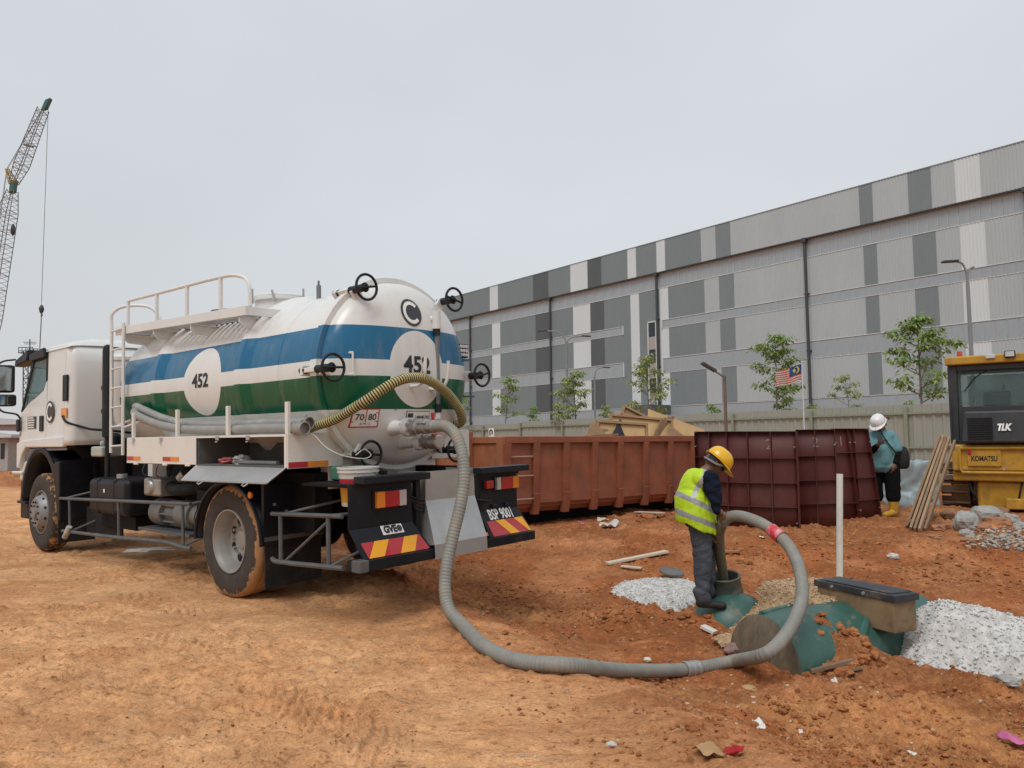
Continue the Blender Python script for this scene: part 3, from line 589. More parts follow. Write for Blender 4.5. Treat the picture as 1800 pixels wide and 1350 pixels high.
# chassis and running gear
mb = MB()
for l in (.70, 1.42): mb.box(P(-1.75, l, .76), P(5.6, l+.08, 1.0))
for s in (-1.6, -.7, .7, 1.6, 2.6, 3.6, 4.4, 5.4): mb.box(P(s, .78, .8), P(s+.1, 1.42, .96))
mb.obj('chassis_frame', chassis, TRK, 0, .008)
mb = MB(); mb.cyl(P(0, .55, .52), P(0, 1.65, .52), .09, n=16); mb.lathe([(.05, -.16), (.17, -.1), (.2, 0), (.17, .1), (.05, .16)], P(0, 1.1, .52), (1, 0, 0)); mb.cyl(P(.2, 1.1, .55), P(3.4, 1.1, .8), .05); mb.obj('rear_axle', chassis, TRK)
mb = MB(); mb.bar(P(4.92, .2, .45), P(4.92, 2.0, .45), .11, .12); mb.obj('front_axle', chassis, TRK)
mb = MB()
for l in (.62, 1.5):
    for k in range(5): mb.box(P(-.7+.06*k, l, .62+.022*k), P(.7-.06*k, l+.08, .64+.022*k))
    for k in range(4): mb.box(P(4.3+.06*k, l, .52+.022*k), P(5.5-.06*k, l+.08, .54+.022*k))
mb.obj('leaf_springs', chassis, TRK, 0)
tb('engine', (3.5, .5, .72), (5.5, 1.7, 1.5), chassis, .05); tb('gearbox_shadow_plate', (3.0, .6, .8), (3.5, 1.6, 1.3), chassis, .03)
# wheels
def tyre_mat(amt):
    m = bpy.data.materials.new('muddy_tyre'); m.use_nodes = True; t = m.node_tree; N = t.nodes; L = t.links.new; b = N['Principled BSDF']; b.inputs['Roughness'].default_value = .85
    c = N.new('ShaderNodeTexCoord'); s = N.new('ShaderNodeSeparateXYZ'); L(c.outputs['Object'], s.inputs[0])
    cb = N.new('ShaderNodeCombineXYZ'); L(s.outputs[0], cb.inputs[0]); L(s.outputs[2], cb.inputs[2]); ln = N.new('ShaderNodeVectorMath'); ln.operation = 'LENGTH'; L(cb.outputs[0], ln.inputs[0])
    n = N.new('ShaderNodeTexNoise'); n.inputs['Scale'].default_value = 10; n.inputs['Detail'].default_value = 9; n.inputs['Roughness'].default_value = .72; L(c.outputs['Object'], n.inputs['Vector'])
    mr = N.new('ShaderNodeMapRange'); mr.inputs[1].default_value = .43; mr.inputs[2].default_value = .515; mr.inputs[3].default_value = -.12; mr.inputs[4].default_value = amt; L(ln.outputs['Value'], mr.inputs[0])
    ad = N.new('ShaderNodeMath'); L(n.outputs['Fac'], ad.inputs[0]); L(mr.outputs[0], ad.inputs[1])
    st = N.new('ShaderNodeMapRange'); st.inputs[1].default_value = .56; st.inputs[2].default_value = .60; L(ad.outputs[0], st.inputs[0])
    n2 = N.new('ShaderNodeTexNoise'); n2.inputs['Scale'].default_value = 14; n2.inputs['Detail'].default_value = 6; L(c.outputs['Object'], n2.inputs['Vector'])
    mc = N.new('ShaderNodeMix'); mc.data_type = 'RGBA'; mc.inputs[6].default_value = (.30, .145, .06, 1); mc.inputs[7].default_value = (.45, .25, .115, 1); L(n2.outputs['Fac'], mc.inputs[0])
    rb = N.new('ShaderNodeMix'); rb.data_type = 'RGBA'; rb.inputs[6].default_value = (.02, .019, .018, 1); rb.inputs[7].default_value = (.075, .058, .045, 1); L(n2.outputs['Fac'], rb.inputs[0])
    mx = N.new('ShaderNodeMix'); mx.data_type = 'RGBA'; L(st.outputs[0], mx.inputs[0]); L(rb.outputs[2], mx.inputs[6]); L(mc.outputs[2], mx.inputs[7]); L(mx.outputs[2], b.inputs['Base Color'])
    bp = N.new('ShaderNodeBump'); bp.inputs['Strength'].default_value = .9; bp.inputs['Distance'].default_value = .012; L(st.outputs[0], bp.inputs['Height']); L(bp.outputs[0], b.inputs['Normal']); return m
tyr_r, tyr_f = tyre_mat(.30), tyre_mat(.12)
rimm = M('rim_steel', (.34, .33, .31), .45, .35, var=.12, dirt=(.25, .19, .13), damt=.35, dscale=7)
rimf = M('front_rim_steel', (.26, .26, .26), .5, .4, var=.12, dirt=(.2, .15, .1), damt=.35, dscale=7)
dark = M('void_black', (.006, .006, .007), .8, var=.1, bump=0)
TYP = [(.295, .035), (.30, .02), (.335, .008), (.37, .0), (.43, .002), (.47, .008), (.50, .022), (.514, .045), (.52, .06), (.52, .085), (.508, .088), (.508, .096), (.52, .099), (.52, .128), (.508, .131), (.508, .139), (.52, .142), (.52, .171), (.508, .174), (.508, .182), (.52, .185), (.52, .21), (.514, .225), (.50, .248), (.47, .262), (.43, .268), (.37, .27), (.335, .262), (.295, .235)]
def wheel(s, l, side, kind, tm_):
    ax = Vector((0, -1, 0)) if side > 0 else Vector((0, 1, 0))   # inwards for left side
    mb = MB(); mb.lathe(TYP, (0, 0, 0), ax, 72)
    ty = mb.obj('tyre', tm_, TRK); ty.location = P(s, l, .52)
    mb = MB()
    if kind == 'front':
        mb.lathe([(.296, .035), (.292, .012), (.28, .012), (.27, .05), (.262, .055), (.245, .02), (.215, -.03), (.19, -.055), (.105, -.06), (.10, -.045), (.075, -.045), (.07, -.075), (.0, -.08)], (0, 0, 0), ax, 40)
        rm = mb.obj('rim', rimf, ty)
        nb = MB()
        for k in range(10): a = 2*PI*k/10; c = V(math.cos(a), 0, math.sin(a))*.145; nb.cyl(c+ax*-.05, c+ax*-.072, .014, n=6)
        nb.obj('wheel_nuts', chassis, ty)
        nb = MB()
        for k in range(10): a = 2*PI*(k+.5)/10; c = V(math.cos(a), 0, math.sin(a)); nb.lathe([(.0, 0), (.02, 0)], c*.232+ax*-.004, c*.75-ax*.6, 10)
        nb.obj('hand_holes', dark, ty)
    else:
        mb.lathe([(.296, .035), (.294, .008), (.282, .008), (.272, .04), (.262, .06), (.255, .13), (.24, .165), (.215, .178), (.16, .165), (.13, .15), (.12, .155), (.085, .155), (.08, .135), (.06, .13), (.0, .13)], (0, 0, 0), ax, 48)
        rm = mb.obj('rim', rimm, ty)
        nb = MB()
        for k in range(10): a = 2*PI*k/10; c = V(math.cos(a), 0, math.sin(a))*.14; nb.cyl(c+ax*.15, c+ax*.12, .014, n=6)
        nb.obj('wheel_nuts', rimm, ty)
        nb = MB()
        for k in range(8): a = 2*PI*(k+.5)/8; c = V(math.cos(a), 0, math.sin(a)); nb.lathe([(.0, 0), (.038, 0)], c*.19+ax*.161, ax, 14)
        nb.obj('hand_holes', dark, ty)
    return ty
wheel(4.95, 0, 1, 'front', tyr_f); wheel(4.95, 2.2, -1, 'front', tyr_f)
wheel(-.06, 0, 1, 'rear', tyr_r); wheel(-.06, 2.2, -1, 'rear', tyr_r); wheel(-.06, .31, 1, 'inner', tyr_r); wheel(-.06, 1.89, -1, 'inner', tyr_r)
# rear fenders, flaps
for l0 in (-.01, 1.58):
    mb = MB(); n = 22
    def fr(u, v, l0=l0): a = R_(-8+188*u); r = .585+(.012 if 0 < v < 1 else 0); return P(-.06+math.cos(a)*r*1.02, l0+.63*v, .52+max(-.02, math.sin(a)*r*.93))
    mb.grid(fr, n, 4); mb.tube([fr(i/n, 0) for i in range(n+1)], .016, 6); f_ = mb.obj('wheel_fender', black, TRK); sm = f_.modifiers.new('solid', 'SOLIDIFY'); sm.thickness = .012
    mb = MB(); mb.hexa([P(-.655, l0+.04, .14), P(-.655, l0+.62, .16), P(-.64, l0+.62, .16), P(-.64, l0+.04, .14), P(-.655, l0+.04, .60), P(-.655, l0+.62, .60), P(-.64, l0+.62, .60), P(-.64, l0+.04, .60)]); mb.obj('mud_flap', rubber, TRK, 0)
    tb('flap_strip', (-.66, l0+.03, .56), (-.668, l0+.64, .60), steelgrey, .002)
    mb = MB(); mb.box(P(-.67, l0+.02, .60), P(-.63, l0+.66, 1.06)); mb.obj('splash_panel', black, TRK, 0)
    for i in range(4): mb = MB(); mb.cyl(P(-.67, l0+.12+.12*i, .88-.07*(i % 2)), P(-.685, l0+.12+.12*i, .88-.07*(i % 2)), .014, n=8); mb.obj('bolt', galv, TRK)
mb = MB(); mb.cyl(P(-.5, -.012, .965), P(-.5, -.03, .965), .03, n=14); mb.obj('side_marker', amber, TRK)
tb('chassis_side_plate', (-1.0, .3, .62), (.9, .5, 1.15), chassis, .01)
# ---- tank
TR_, TCL, TCZ = .84, 1.1, 2.05
def tank_mat(rear):
    m = bpy.data.materials.new('tank_livery_rear' if rear else 'tank_livery'); m.use_nodes = True; t = m.node_tree; N = t.nodes; L = t.links.new; b = N['Principled BSDF']
    b.inputs['Roughness'].default_value = .27; b.inputs['Specular IOR Level'].default_value = .35; b.inputs['Coat Weight'].default_value = .1; b.inputs['Coat Roughness'].default_value = .12
    c = N.new('ShaderNodeTexCoord'); s = N.new('ShaderNodeSeparateXYZ'); L(c.outputs['Object'], s.inputs[0])
    def math_(op, a, bb):
        x = N.new('ShaderNodeMath'); x.operation = op
        for v, k in ((a, 0), (bb, 1)):
            if hasattr(v, 'links'): L(v, x.inputs[k])
            else: x.inputs[k].default_value = v
        return x.outputs[0]
    def band(a, bb): return math_('MULTIPLY', math_('GREATER_THAN', s.outputs[2], a), math_('LESS_THAN', s.outputs[2], bb))
    u0, ru, src = (TCL, .325, math_('MULTIPLY', s.outputs[1], -1)) if rear else (.95, .405, s.outputs[0])
    du = math_('DIVIDE', math_('SUBTRACT', src, u0), ru); dz = math_('DIVIDE', math_('SUBTRACT', s.outputs[2], 2.07), .355)
    disc = math_('LESS_THAN', math_('ADD', math_('MULTIPLY', du, du), math_('MULTIPLY', dz, dz)), 1)
    if not rear: disc = math_('MULTIPLY', disc, math_('GREATER_THAN', math_('MULTIPLY', s.outputs[1], -1), -1))
    nd = math_('SUBTRACT', 1, disc)
    def mixc(f, a, bb):
        x = N.new('ShaderNodeMix'); x.data_type = 'RGBA'; L(f, x.inputs[0])
        for q, k in ((a, 6), (bb, 7)):
            if hasattr(q, 'links'): L(q, x.inputs[k])
            else: x.inputs[k].default_value = (*q, 1)
        return x.outputs[2]
    col = mixc(math_('MULTIPLY', band(2.14, 2.445), nd), (.70, .70, .675), (.010, .125, .255)); col = mixc(math_('MULTIPLY', band(1.70, 1.995), nd), col, (.002, .098, .048))
    mpn = N.new('ShaderNodeMapping'); mpn.inputs['Scale'].default_value = (3, 3, .5); L(c.outputs['Object'], mpn.inputs[0])
    n = N.new('ShaderNodeTexNoise'); n.inputs['Scale'].default_value = 2.6; n.inputs['Detail'].default_value = 8; n.inputs['Roughness'].default_value = .65; L(mpn.outputs[0], n.inputs['Vector'])
    mr = N.new('ShaderNodeMapRange'); mr.inputs[1].default_value = .5; mr.inputs[2].default_value = .8; mr.inputs[4].default_value = .24; L(n.outputs['Fac'], mr.inputs[0])
    n2 = N.new('ShaderNodeTexNoise'); n2.inputs['Scale'].default_value = 26; n2.inputs['Detail'].default_value = 5; L(c.outputs['Object'], n2.inputs['Vector'])
    m2 = N.new('ShaderNodeMapRange'); m2.inputs[1].default_value = .68; m2.inputs[2].default_value = .74; m2.inputs[4].default_value = .15; L(n2.outputs['Fac'], m2.inputs[0])
    col = mixc(mr.outputs[0], col, (.36, .31, .25)); col = mixc(m2.outputs[0], col, (.33, .25, .18)); L(col, b.inputs['Base Color'])
    rr = N.new('ShaderNodeMapRange'); rr.inputs[3].default_value = .24; rr.inputs[4].default_value = .6; L(mr.outputs[0], rr.inputs[0]); L(rr.outputs[0], b.inputs['Roughness'])
    return m
tkm, tkr = tank_mat(False), tank_mat(True)
prof = [(3.24, .30), (3.20, .58), (3.14, .75), (3.08, .815), (3.0, .838)]
for c in (1.97, .12):
    prof += [(c+.12, TR_), (c+.07, TR_+.058), (c-.02, TR_+.058), (c-.14, TR_)]
prof += [(-.95, TR_), (-1.05, TR_), (-1.07, TR_+.035), (-1.10, TR_+.035), (-1.105, TR_+.06), (-1.15, TR_+.06)]
mb = MB(); mb.lathe([(r, s) for s, r in prof], P(0, TCL, TCZ), (1, 0, 0), 96, capa=True); shell = mb.obj('tank_shell', tkm, TRK, 25)
def dish(l, z, off=0): q = min(1, math.hypot(l-TCL, z-TCZ)/(TR_+.02)); return -1.19-.31*math.sqrt(max(0, 1-q**2.3))-off
mb = MB(); dp = [(TR_+.065, -1.158), (TR_+.065, -1.20), (TR_+.02, -1.203)]+[(rho*(TR_+.02), dish(TCL+rho*(TR_+.02), TCZ)) for rho in (1, .985, .96, .92, .86, .78, .68, .56, .42, .28, .14, .001)]
mb.lathe(dp, P(0, TCL, TCZ), (1, 0, 0), 96); door = mb.obj('tank_rear_door', tkr, TRK, 25)
def on_side(s0, z0, off=.004):   # text runs rearwards (image right)
    def f(u, v):
        z = z0+v; rr = math.sqrt(max(.01, (TR_+off)**2-(z-TCZ)**2)); return P(s0-u, TCL-rr, z)
    return f
def on_dish(l0, z0, off=.004): return lambda u, v: P(dish(l0+u, z0+v, off), l0+u, z0+v)
text('number_452', '452', .20, on_side(.98, 2.075), ink, shell, .006, 1.15, 1.0, sub=1)
text('number_452', '452', .215, on_dish(1.09, 2.10), ink, door, .006, 1.0, 1.0, sub=1)
def c_logo(parent, fn, r):
    mb = MB(); mb.grid(lambda u, v: fn(r*v*math.cos(2*PI*u), r*v*math.sin(2*PI*u), .0), 40, 4); mb.obj('logo_disc', inkg, parent)
    mb = MB(); mb.grid(lambda u, v: fn(r*(.56+.26*v)*math.cos(R_(42+276*u)), r*(.56+.26*v)*math.sin(R_(42+276*u)), .003), 40, 2); mb.obj('logo_letter_c', whitep, parent)
c_logo(door, lambda u, v, o: P(dish(1.08+u*.92, 2.60+v, .004+o), 1.08+u*.92, 2.60+v), .132)
# seams, small lugs on tank
for s in (-.5,): 
    mb = MB(); mb.lathe([(TR_+.001, s-.006), (TR_+.004, s), (TR_+.001, s+.006)], P(0, TCL, TCZ), (1, 0, 0), 80); mb.obj('weld_seam', tkm, shell)
tb('tank_lug', (.88, .42, 1.70), (1.08, .36, 1.725), white, .004)
mb = MB(); mb.cyl(P(-1.25, .42, 2.19), P(-1.42, .42, 2.19), .012); mb.cyl(P(-1.42, .42, 2.19), P(-1.42, .42, 2.0), .01); mb.cyl(P(-1.25, .42, 2.0), P(-1.44, .42, 2.0), .014); mb.obj('gauge_rod', white, TRK)
# stickers on the rear
def sticker(name, l0, z0, w, h, m, off=.003, nx=6, ny=4):
    mb = MB(); mb.grid(lambda u, v: P(dish(l0+w*(u-.5), z0+h*(v-.5), off), l0+w*(u-.5), z0+h*(v-.5)), nx, ny); return mb.obj(name, m, door)
st_c = (tS(641, 735, -1.38)); l0, z0 = -st_c.y, st_c.z
sticker('speed_sticker_border', l0, z0, .235, .165, red, .003); sticker('speed_sticker', l0, z0, .215, .145, whitep, .006)
mb = MB()
for a, b_ in (((0, -.03), (0, .07)), ((-.105, -.03), (.105, -.03)), ((-.105, .045), (.105, .045))):
    w = .004; pts = [(a[0]-w, a[1]-w), (b_[0]+w, a[1]-w), (b_[0]+w, b_[1]+w), (a[0]-w, b_[1]+w)]; mb.add([P(dish(l0+x, z0+y, .009), l0+x, z0+y) for x, y in pts], [(0, 1, 2, 3)])
mb.obj('sticker_lines', red, door)
text('speed_text', '70', .075, on_dish(l0-.052, z0+.006, .009), ink, door, .001); text('speed_text', '80', .075, on_dish(l0+.055, z0+.006, .009), ink, door, .001); text('speed_text', 'K.M / J', .032, on_dish(l0, z0-.052, .009), ink, door)
st_c = tS(726, 735, -1.40); l1, z1 = -st_c.y, st_c.z
sticker('phone_sticker_border', l1, z1, .285, .125, inkg, .003); sticker('phone_sticker', l1, z1, .275, .115, whitep, .006)
text('phone_text', '1-800-88-7723', .037, on_dish(l1+.045, z1+.006, .009), ink, door, .0012, .78); text('phone_text', '(C) +6019 298 7723', .026, on_dish(l1+.045, z1-.032, .009), ink, door, .0007, .78)
sticker('sticker_panel', l1-.098, z1, .062, .085, inkg, .009)
mb = MB(); q = tS(687, 721, -1.4); mb.add([P(dish(-q.y+x, q.z+y, .004), -q.y+x, q.z+y) for x, y in ((-.016, -.003), (.016, -.003), (.016, .004), (-.016, .004))], [(0, 1, 2, 3)]); mb.obj('red_mark', red, door)
# clamp hand wheels around the rear door
def handwheel(ang, name='door_clamp'):
    a = R_(ang); rho = .905; u = V(0, -math.cos(a), math.sin(a)); c = V(0, -TCL, TCZ)+u*rho; tq = V(0, math.sin(a), math.cos(a))
    mb = MB(); mb.obox(c+V(-1.15, 0, 0)-u*.005, (.11, 0, 0), tq*.022, u*.03); mb.obox(c+V(-1.27, 0, 0)-u*.05, (.015, 0, 0), tq*.05, u*.06); mb.obox(c+V(-1.02, 0, 0)-u*.02, (.02, 0, 0), tq*.045, u*.05)
    cl = mb.obj(name, white, TRK, 0, .006)
    mb = MB(); mb.cyl(c+V(-1.03, 0, 0), c+V(-1.44, 0, 0), .018, n=12); mb.cyl(c+V(-1.22, 0, 0), c+V(-1.38, 0, 0), .036, .036, 14); mb.cyl(c+V(-.98, 0, 0), c+V(-1.06, 0, 0), .03, n=12); mb.lathe([(.036, 0), (.03, -.05), (.045, -.07), (.02, -.09)], c+V(-1.36, 0, 0), (1, 0, 0), 14); mb.obj('clamp_screw', plastic, cl)
    mb = MB(); o = c+V(-1.45, 0, 0); ring = [o+V(0, math.cos(t), math.sin(t))*.112 for t in [2*PI*k/32 for k in range(32)]]; mb.tube(ring, .0125, 8, closed=True)
    ph = rnd.uniform(-.3, .5); mb.cyl(o+V(0, math.cos(ph), math.sin(ph))*.112, o-V(0, math.cos(ph), math.sin(ph))*.112, .0105, n=8); mb.obj('handwheel', plastic, cl)
for a in (180, 127, 54, 0, 235, 305): handwheel(a)
# big door hinge arm at the top and hooks
def J(px, py, s): return tS(px, py, s)
hook = [tS(722, 679, -1.50), tS(736, 677, -1.60), tS(744, 668, -1.70), tS(747, 655, -1.76), tS(748, 626, -1.78)]
tube('hose_hook', hook, .0155, white, 8, smoothpath=5)
hook = [tS(748, 683, -1.46), tS(768, 684, -1.54), tS(782, 676, -1.64), tS(788, 655, -1.68), tS(788, 634, -1.69)]
tube('hose_hook', hook, .0155, white, 8, smoothpath=5)
# sight pipe on the right
pa, pb = tS(767, 560, -1.48), tS(770, 712, -1.48)
gpipe = M('grey_pipe', (.17, .175, .18), .45, var=.12); tube('vent_pipe', [pa, pb], .023, gpipe, 14)
mb = MB(); mb.cyl(pa+V(.36, .06, 0), pa+V(0, 0, .0), .032); mb.cyl(pa+V(0, 0, -.1), pa+V(0, 0, .07), .04); mb.obj('vent_elbow', white, TRK)
mb = MB(); mb.cyl(pa+V(0, 0, -.10), pa+V(0, 0, -.16), .036, n=14); mb.obj('pipe_clamp', plastic, TRK)
mb = MB(); mb.cyl(pb+V(0, 0, .01), pb+V(0, 0, -.07), .034, n=14); mb.obj('pipe_clamp', plastic, TRK)
mb = MB(); mb.cyl(pb+V(0, 0, -.07), pb+V(0, 0, -.13), .026); mb.cyl(pb+V(0, 0, -.13), pb+V(.3, 0, -.13), .026); mb.obj('vent_foot', white, TRK)
# flanges and couplings (outlet 1 carries the grey hose)
def flange(px, py, l, r, name):
    q = tL(px, py, l); s0 = dish(l, q.z); o = V(0, -l, q.z)
    mb = MB(); mb.lathe([(r*1.15, s0+.06), (r*.95, s0-.02), (r*.82, -1.56), (r*.82, -1.60)], o, (1, 0, 0), 28); mb.lathe([(r*.6, -1.60), (r*1.22, -1.60), (r*1.22, -1.632), (r*.6, -1.632)], o, (1, 0, 0), 32); mb.lathe([(r*.6, -1.636), (r*1.22, -1.636), (r*1.22, -1.668), (r*.6, -1.668)], o, (1, 0, 0), 32)
    ob = mb.obj(name, white, TRK, 30)
    mb = MB()
    for k in range(8): a = 2*PI*(k+.5)/8; c = o+V(0, math.cos(a), math.sin(a))*r*1.02; mb.cyl(c+V(-1.585, 0, 0), c+V(-1.69, 0, 0), .011, n=6)
    mb.obj('flange_bolts', galv, ob); return o
o1 = flange(690, 752, .86, .07, 'outlet_flange'); o2 = flange(723, 777, 1.0, .062, 'drain_flange')
mb = MB(); r = .058; mb.lathe([(r*.8, -1.665), (r*.95, -1.68), (r*1.12, -1.70), (r*1.12, -1.76), (r*.98, -1.765), (r*.98, -1.82), (r*1.1, -1.825), (r*1.1, -1.87), (r*.9, -1.875), (r*.9, -1.93), (r*1.0, -1.935), (r*1.0, -1.96), (r*.75, -1.97), (r*.75, -2.06)], o1, (1, 0, 0), 28); mb.obj('hose_coupling', alum, TRK, 30)
mb = MB(); mb.lathe([(r*.9, -1.665), (r*1.05, -1.69), (r*1.05, -1.75), (r*.85, -1.755), (r*.85, -1.77), (r*1.1, -1.775), (r*1.1, -1.87), (r*.9, -1.88), (.0, -1.88)], o2, (1, 0, 0), 28); mb.obj('drain_cap', alum, TRK, 30)
mb = MB()
for k in range(2):
    for oo, s in ((o1, -1.85), (o2, -1.84)): a = PI*k+.6; u = V(0, math.cos(a), math.sin(a)); mb.obox(oo+V(s, 0, 0)+u*.068, (.05, 0, 0), u.cross(V(1, 0, 0))*.014, u*.008)
mb.obj('cam_levers', alum, TRK, 0, .003)
lv1 = tS(762, 736, -1.80); mb = MB(); mb.bar(lv1+V(0, 0, -.06), lv1+V(0, .01, .055), .022, .03, (1, 0, 0)); mb.bar(tS(760, 765, -1.85), tS(774, 764, -1.85), .03, .02); mb.obj('valve_handle', red, TRK, 0, .006)
# LED work light
q = tS(812, 617, -1.32); mb = MB(); mb.obox(q, (.025, 0, 0), (0, .065, 0), (0, 0, .07)); wl = mb.obj('work_light', plastic, TRK, 0, .008)
mb = MB()
for i in range(3):
    for j in range(3): mb.lathe([(.0, .01), (.017, .008), (.02, 0)], q+V(-.026, (i-1)*.038, (j-1)*.042), (-1, 0, 0), 10)
mb.obj('led_lens', lensw, wl)
blu = M('blue_bracket', (.03, .13, .23), .5, var=.15); mb = MB(); mb.bar(q+V(0, .2, -.09), q+V(0, -.08, -.09), .06, .02); mb.cyl(q+V(0, 0, -.09), q+V(0, 0, -.06), .012); mb.obj('light_bracket', blu, wl)
q = tS(826, 697, -1.2); mb = MB(); mb.bar(q+V(0, .1, 0), q+V(0, -.06, 0), .03, .015); mb.obj('side_lug', MATS['crane_green'], TRK)
# manholes on top, pipe
mb = MB(); q = P(.62, 1.0, TCZ+TR_-.02); mb.lathe([(.27, -.03), (.27, .07), (.30, .072), (.30, .095), (.285, .1), (.285, .125), (.25, .145), (.0, .15)], q, (0, 0, 1), 36); mh = mb.obj('manhole', white, TRK, 30)
mb = MB()
for k in range(6): a = 2*PI*k/6+.3; c = q+V(math.cos(a), math.sin(a), 0)*.31; mb.bar(c+V(0, 0, .04), c+V(.0, 0, .2) if k % 2 else c+V(.03, .02, .16), .014, .02)
mb.obj('manhole_clamps', galv, mh)
mb = MB(); mb.lathe([(.2, -.03), (.2, .05), (.22, .055), (.20, .1), (.0, .14)], P(1.75, 1.0, TCZ+TR_-.01), (0, 0, 1), 28); mb.obj('tank_breather', plastic, TRK, 30)
mb = MB(); mb.cyl(P(-.02, 1.05, 2.9), P(-.02, 1.05, 3.05), .025); mb.cyl(P(-.02, 1.05, 3.05), P(-.02, 1.05, 3.10), .012); mb.lathe([(.07, -.03), (.07, .02), (.0, .05)], P(-.55, 1.05, TCZ+TR_), (0, 0, 1), 16); mb.obj('relief_valve', gpipe, TRK)
# walkway, rail, ladder
def wz(s): return 2.735+(s/3.05)*.10
mb = MB()
for l in (.22, .62): mb.hexa([P(3.05, l, wz(3.05)-.075), P(0, l, wz(0)-.075), P(0, l+.03, wz(0)-.075), P(3.05, l+.03, wz(3.05)-.075), P(3.05, l, wz(3.05)+.02), P(0, l, wz(0)+.02), P(0, l+.03, wz(0)+.02), P(3.05, l+.03, wz(3.05)+.02)])
for s in (3.04, .01): mb.box(P(s-.012, .25, wz(s)-.07), P(s+.012, .62, wz(s)+.015))
wk = mb.obj('walkway_frame', white, TRK, 0, .004)
for i in range(24): s = .1+i*.125; o = tb('tread_slat', (s, .252, wz(s)-.05), (s+.07, .618, wz(s)-.035), galv, 0, wk)
for s in (2.85, 2.05, 1.15, .15): 
    mb = MB(); mb.prism([(.24, wz(s)-.08), (.24, wz(s)-.13), (.29, wz(s)-.18), (.62, wz(s)-.20), (.72, wz(s)-.08)], lambda a, b_, d: P(d, a, b_), s-.01, s+.01); mb.box(P(s-.03, .25, wz(s)-.085), P(s+.03, .7, wz(s)-.078)); mb.obj('walkway_bracket', white, wk, 0)
def rz(s): return 3.10+(s/3)*.05
rail = bez([P(2.72, .235, rz(2.72)), P(1.7, .235, rz(1.7)), P(.62, .235, rz(.62)), P(.2, .235, 3.08), P(-.03, .235, 2.98), P(-.07, .235, 2.74)], 8)
tube('handrail', rail, .019, white, 8)
for s in (2.72, 1.95, 1.22, .5): tb('rail_post', (s-.02, .22, wz(s)+.02), (s+.02, .25, rz(s)), white, .004)
la, lb_ = tL(195, 796, .2), tL(216, 800, .2)
tube('ladder_rail', bez([la, V(la.x, la.y, 2.2), V(la.x, la.y, 2.85), V(la.x-.02, la.y, 3.03), V(la.x-.12, la.y-.1, 3.12), V(la.x-.3, la.y-.30, 3.12), V(la.x-.4, la.y-.4, 3.0), V(la.x-.42, la.y-.42, 2.85)], 5), .021, white, 8)
tube('ladder_rail', [lb_, V(lb_.x, lb_.y, 2.88)], .021, white, 8)
for i in range(7): z = 1.40+.235*i; tube('ladder_rung', [V(la.x, la.y, z), V(lb_.x, lb_.y, z+.01)], .0125, white, 8)
tube('ladder_stay', [V(la.x, la.y, 1.62), P(2.55, .55, 1.85)], .014, white); tube('ladder_stay', [V(lb_.x, lb_.y, 1.62), P(2.2, .5, 1.8)], .014, white)
# ---- side locker
LZ0, LZ1 = 1.215, 1.50
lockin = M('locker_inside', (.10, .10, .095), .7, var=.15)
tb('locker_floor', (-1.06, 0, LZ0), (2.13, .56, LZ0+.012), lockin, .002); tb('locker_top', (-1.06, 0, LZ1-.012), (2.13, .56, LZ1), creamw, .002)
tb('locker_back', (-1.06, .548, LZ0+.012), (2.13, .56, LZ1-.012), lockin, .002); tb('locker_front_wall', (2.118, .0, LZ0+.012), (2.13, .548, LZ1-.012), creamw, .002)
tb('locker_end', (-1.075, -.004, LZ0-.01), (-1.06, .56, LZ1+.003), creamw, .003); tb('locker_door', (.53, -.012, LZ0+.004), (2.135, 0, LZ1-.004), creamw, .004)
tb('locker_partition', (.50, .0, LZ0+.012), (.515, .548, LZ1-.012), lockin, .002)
mb = MB(); mb.box(P(-1.065, -.012, LZ1-.02), P(.53, -.002, LZ1)); mb.box(P(-1.065, -.012, LZ0), P(-1.03, -.002, LZ1-.02)); mb.obj('locker_frame', creamw, TRK, 0)
a_, b_, c_, d_ = P(.52, -.005, LZ0+.0), P(-1.04, -.005, LZ0+.0), P(-1.04, -.19, LZ0-.12), P(.52, -.16, LZ0-.135); nn = (b_-a_).cross(d_-a_).normalized()*.012
mb = MB(); mb.hexa([a_, b_, c_, d_, a_+nn, b_+nn, c_+nn, d_+nn]); ld = mb.obj('locker_flap', galv, TRK, 0, .003)
mb = MB(); mb.tube([d_, c_], .008, 6); mb.tube([a_, d_], .008, 6); mb.tube([b_, c_], .008, 6); mb.obj('flap_rim', galv, ld)
for t_ in (.25, .78): q = d_.lerp(c_, t_); mb = MB(); mb.tube([q, q+P(.02, -.02, -.02), q+P(-.03, -.03, -.03), q+P(-.05, 0, -.005)], .006, 6); mb.obj('flap_latch', galv, ld)
for s in (1.95, 1.28, .1, -.45): mb = MB(); mb.box(P(s-.03, -.02, LZ1-.045), P(s+.03, -.012, LZ1-.005)); mb.cyl(P(s-.02, -.025, LZ1-.06), P(s+.02, -.025, LZ1-.06), .006); mb.obj('toggle_latch', galv, TRK, 0, .002)
for s in (1.9, 1.2, .7): tb('door_hinge', (s-.05, -.016, LZ0-.012), (s+.05, .0, LZ0+.012), creamw, .003)
def refl(s, w, n=''):
    tb('reflector_red', (s, -.016, LZ0+.035), (s-w*.5, -.012, LZ0+.078), red, 0); tb('reflector_amber', (s-w*.5, -.016, LZ0+.035), (s-w, -.012, LZ0+.078), amber, 0)
refl(2.12, .34); refl(1.24, .36)
tb('reflector_red', (-1.078, .0, LZ0-.005), (-1.0765, .19, LZ0+.045), red, 0); tb('reflector_amber', (-1.078, .19, LZ0-.005), (-1.0765, .40, LZ0+.045), amber, 0)
for s in (2.02, .97, -.05, -1.045): tb('rack_post', (s-.022, .0, LZ1+.001), (s+.022, .03, 1.775), creamw, .003)
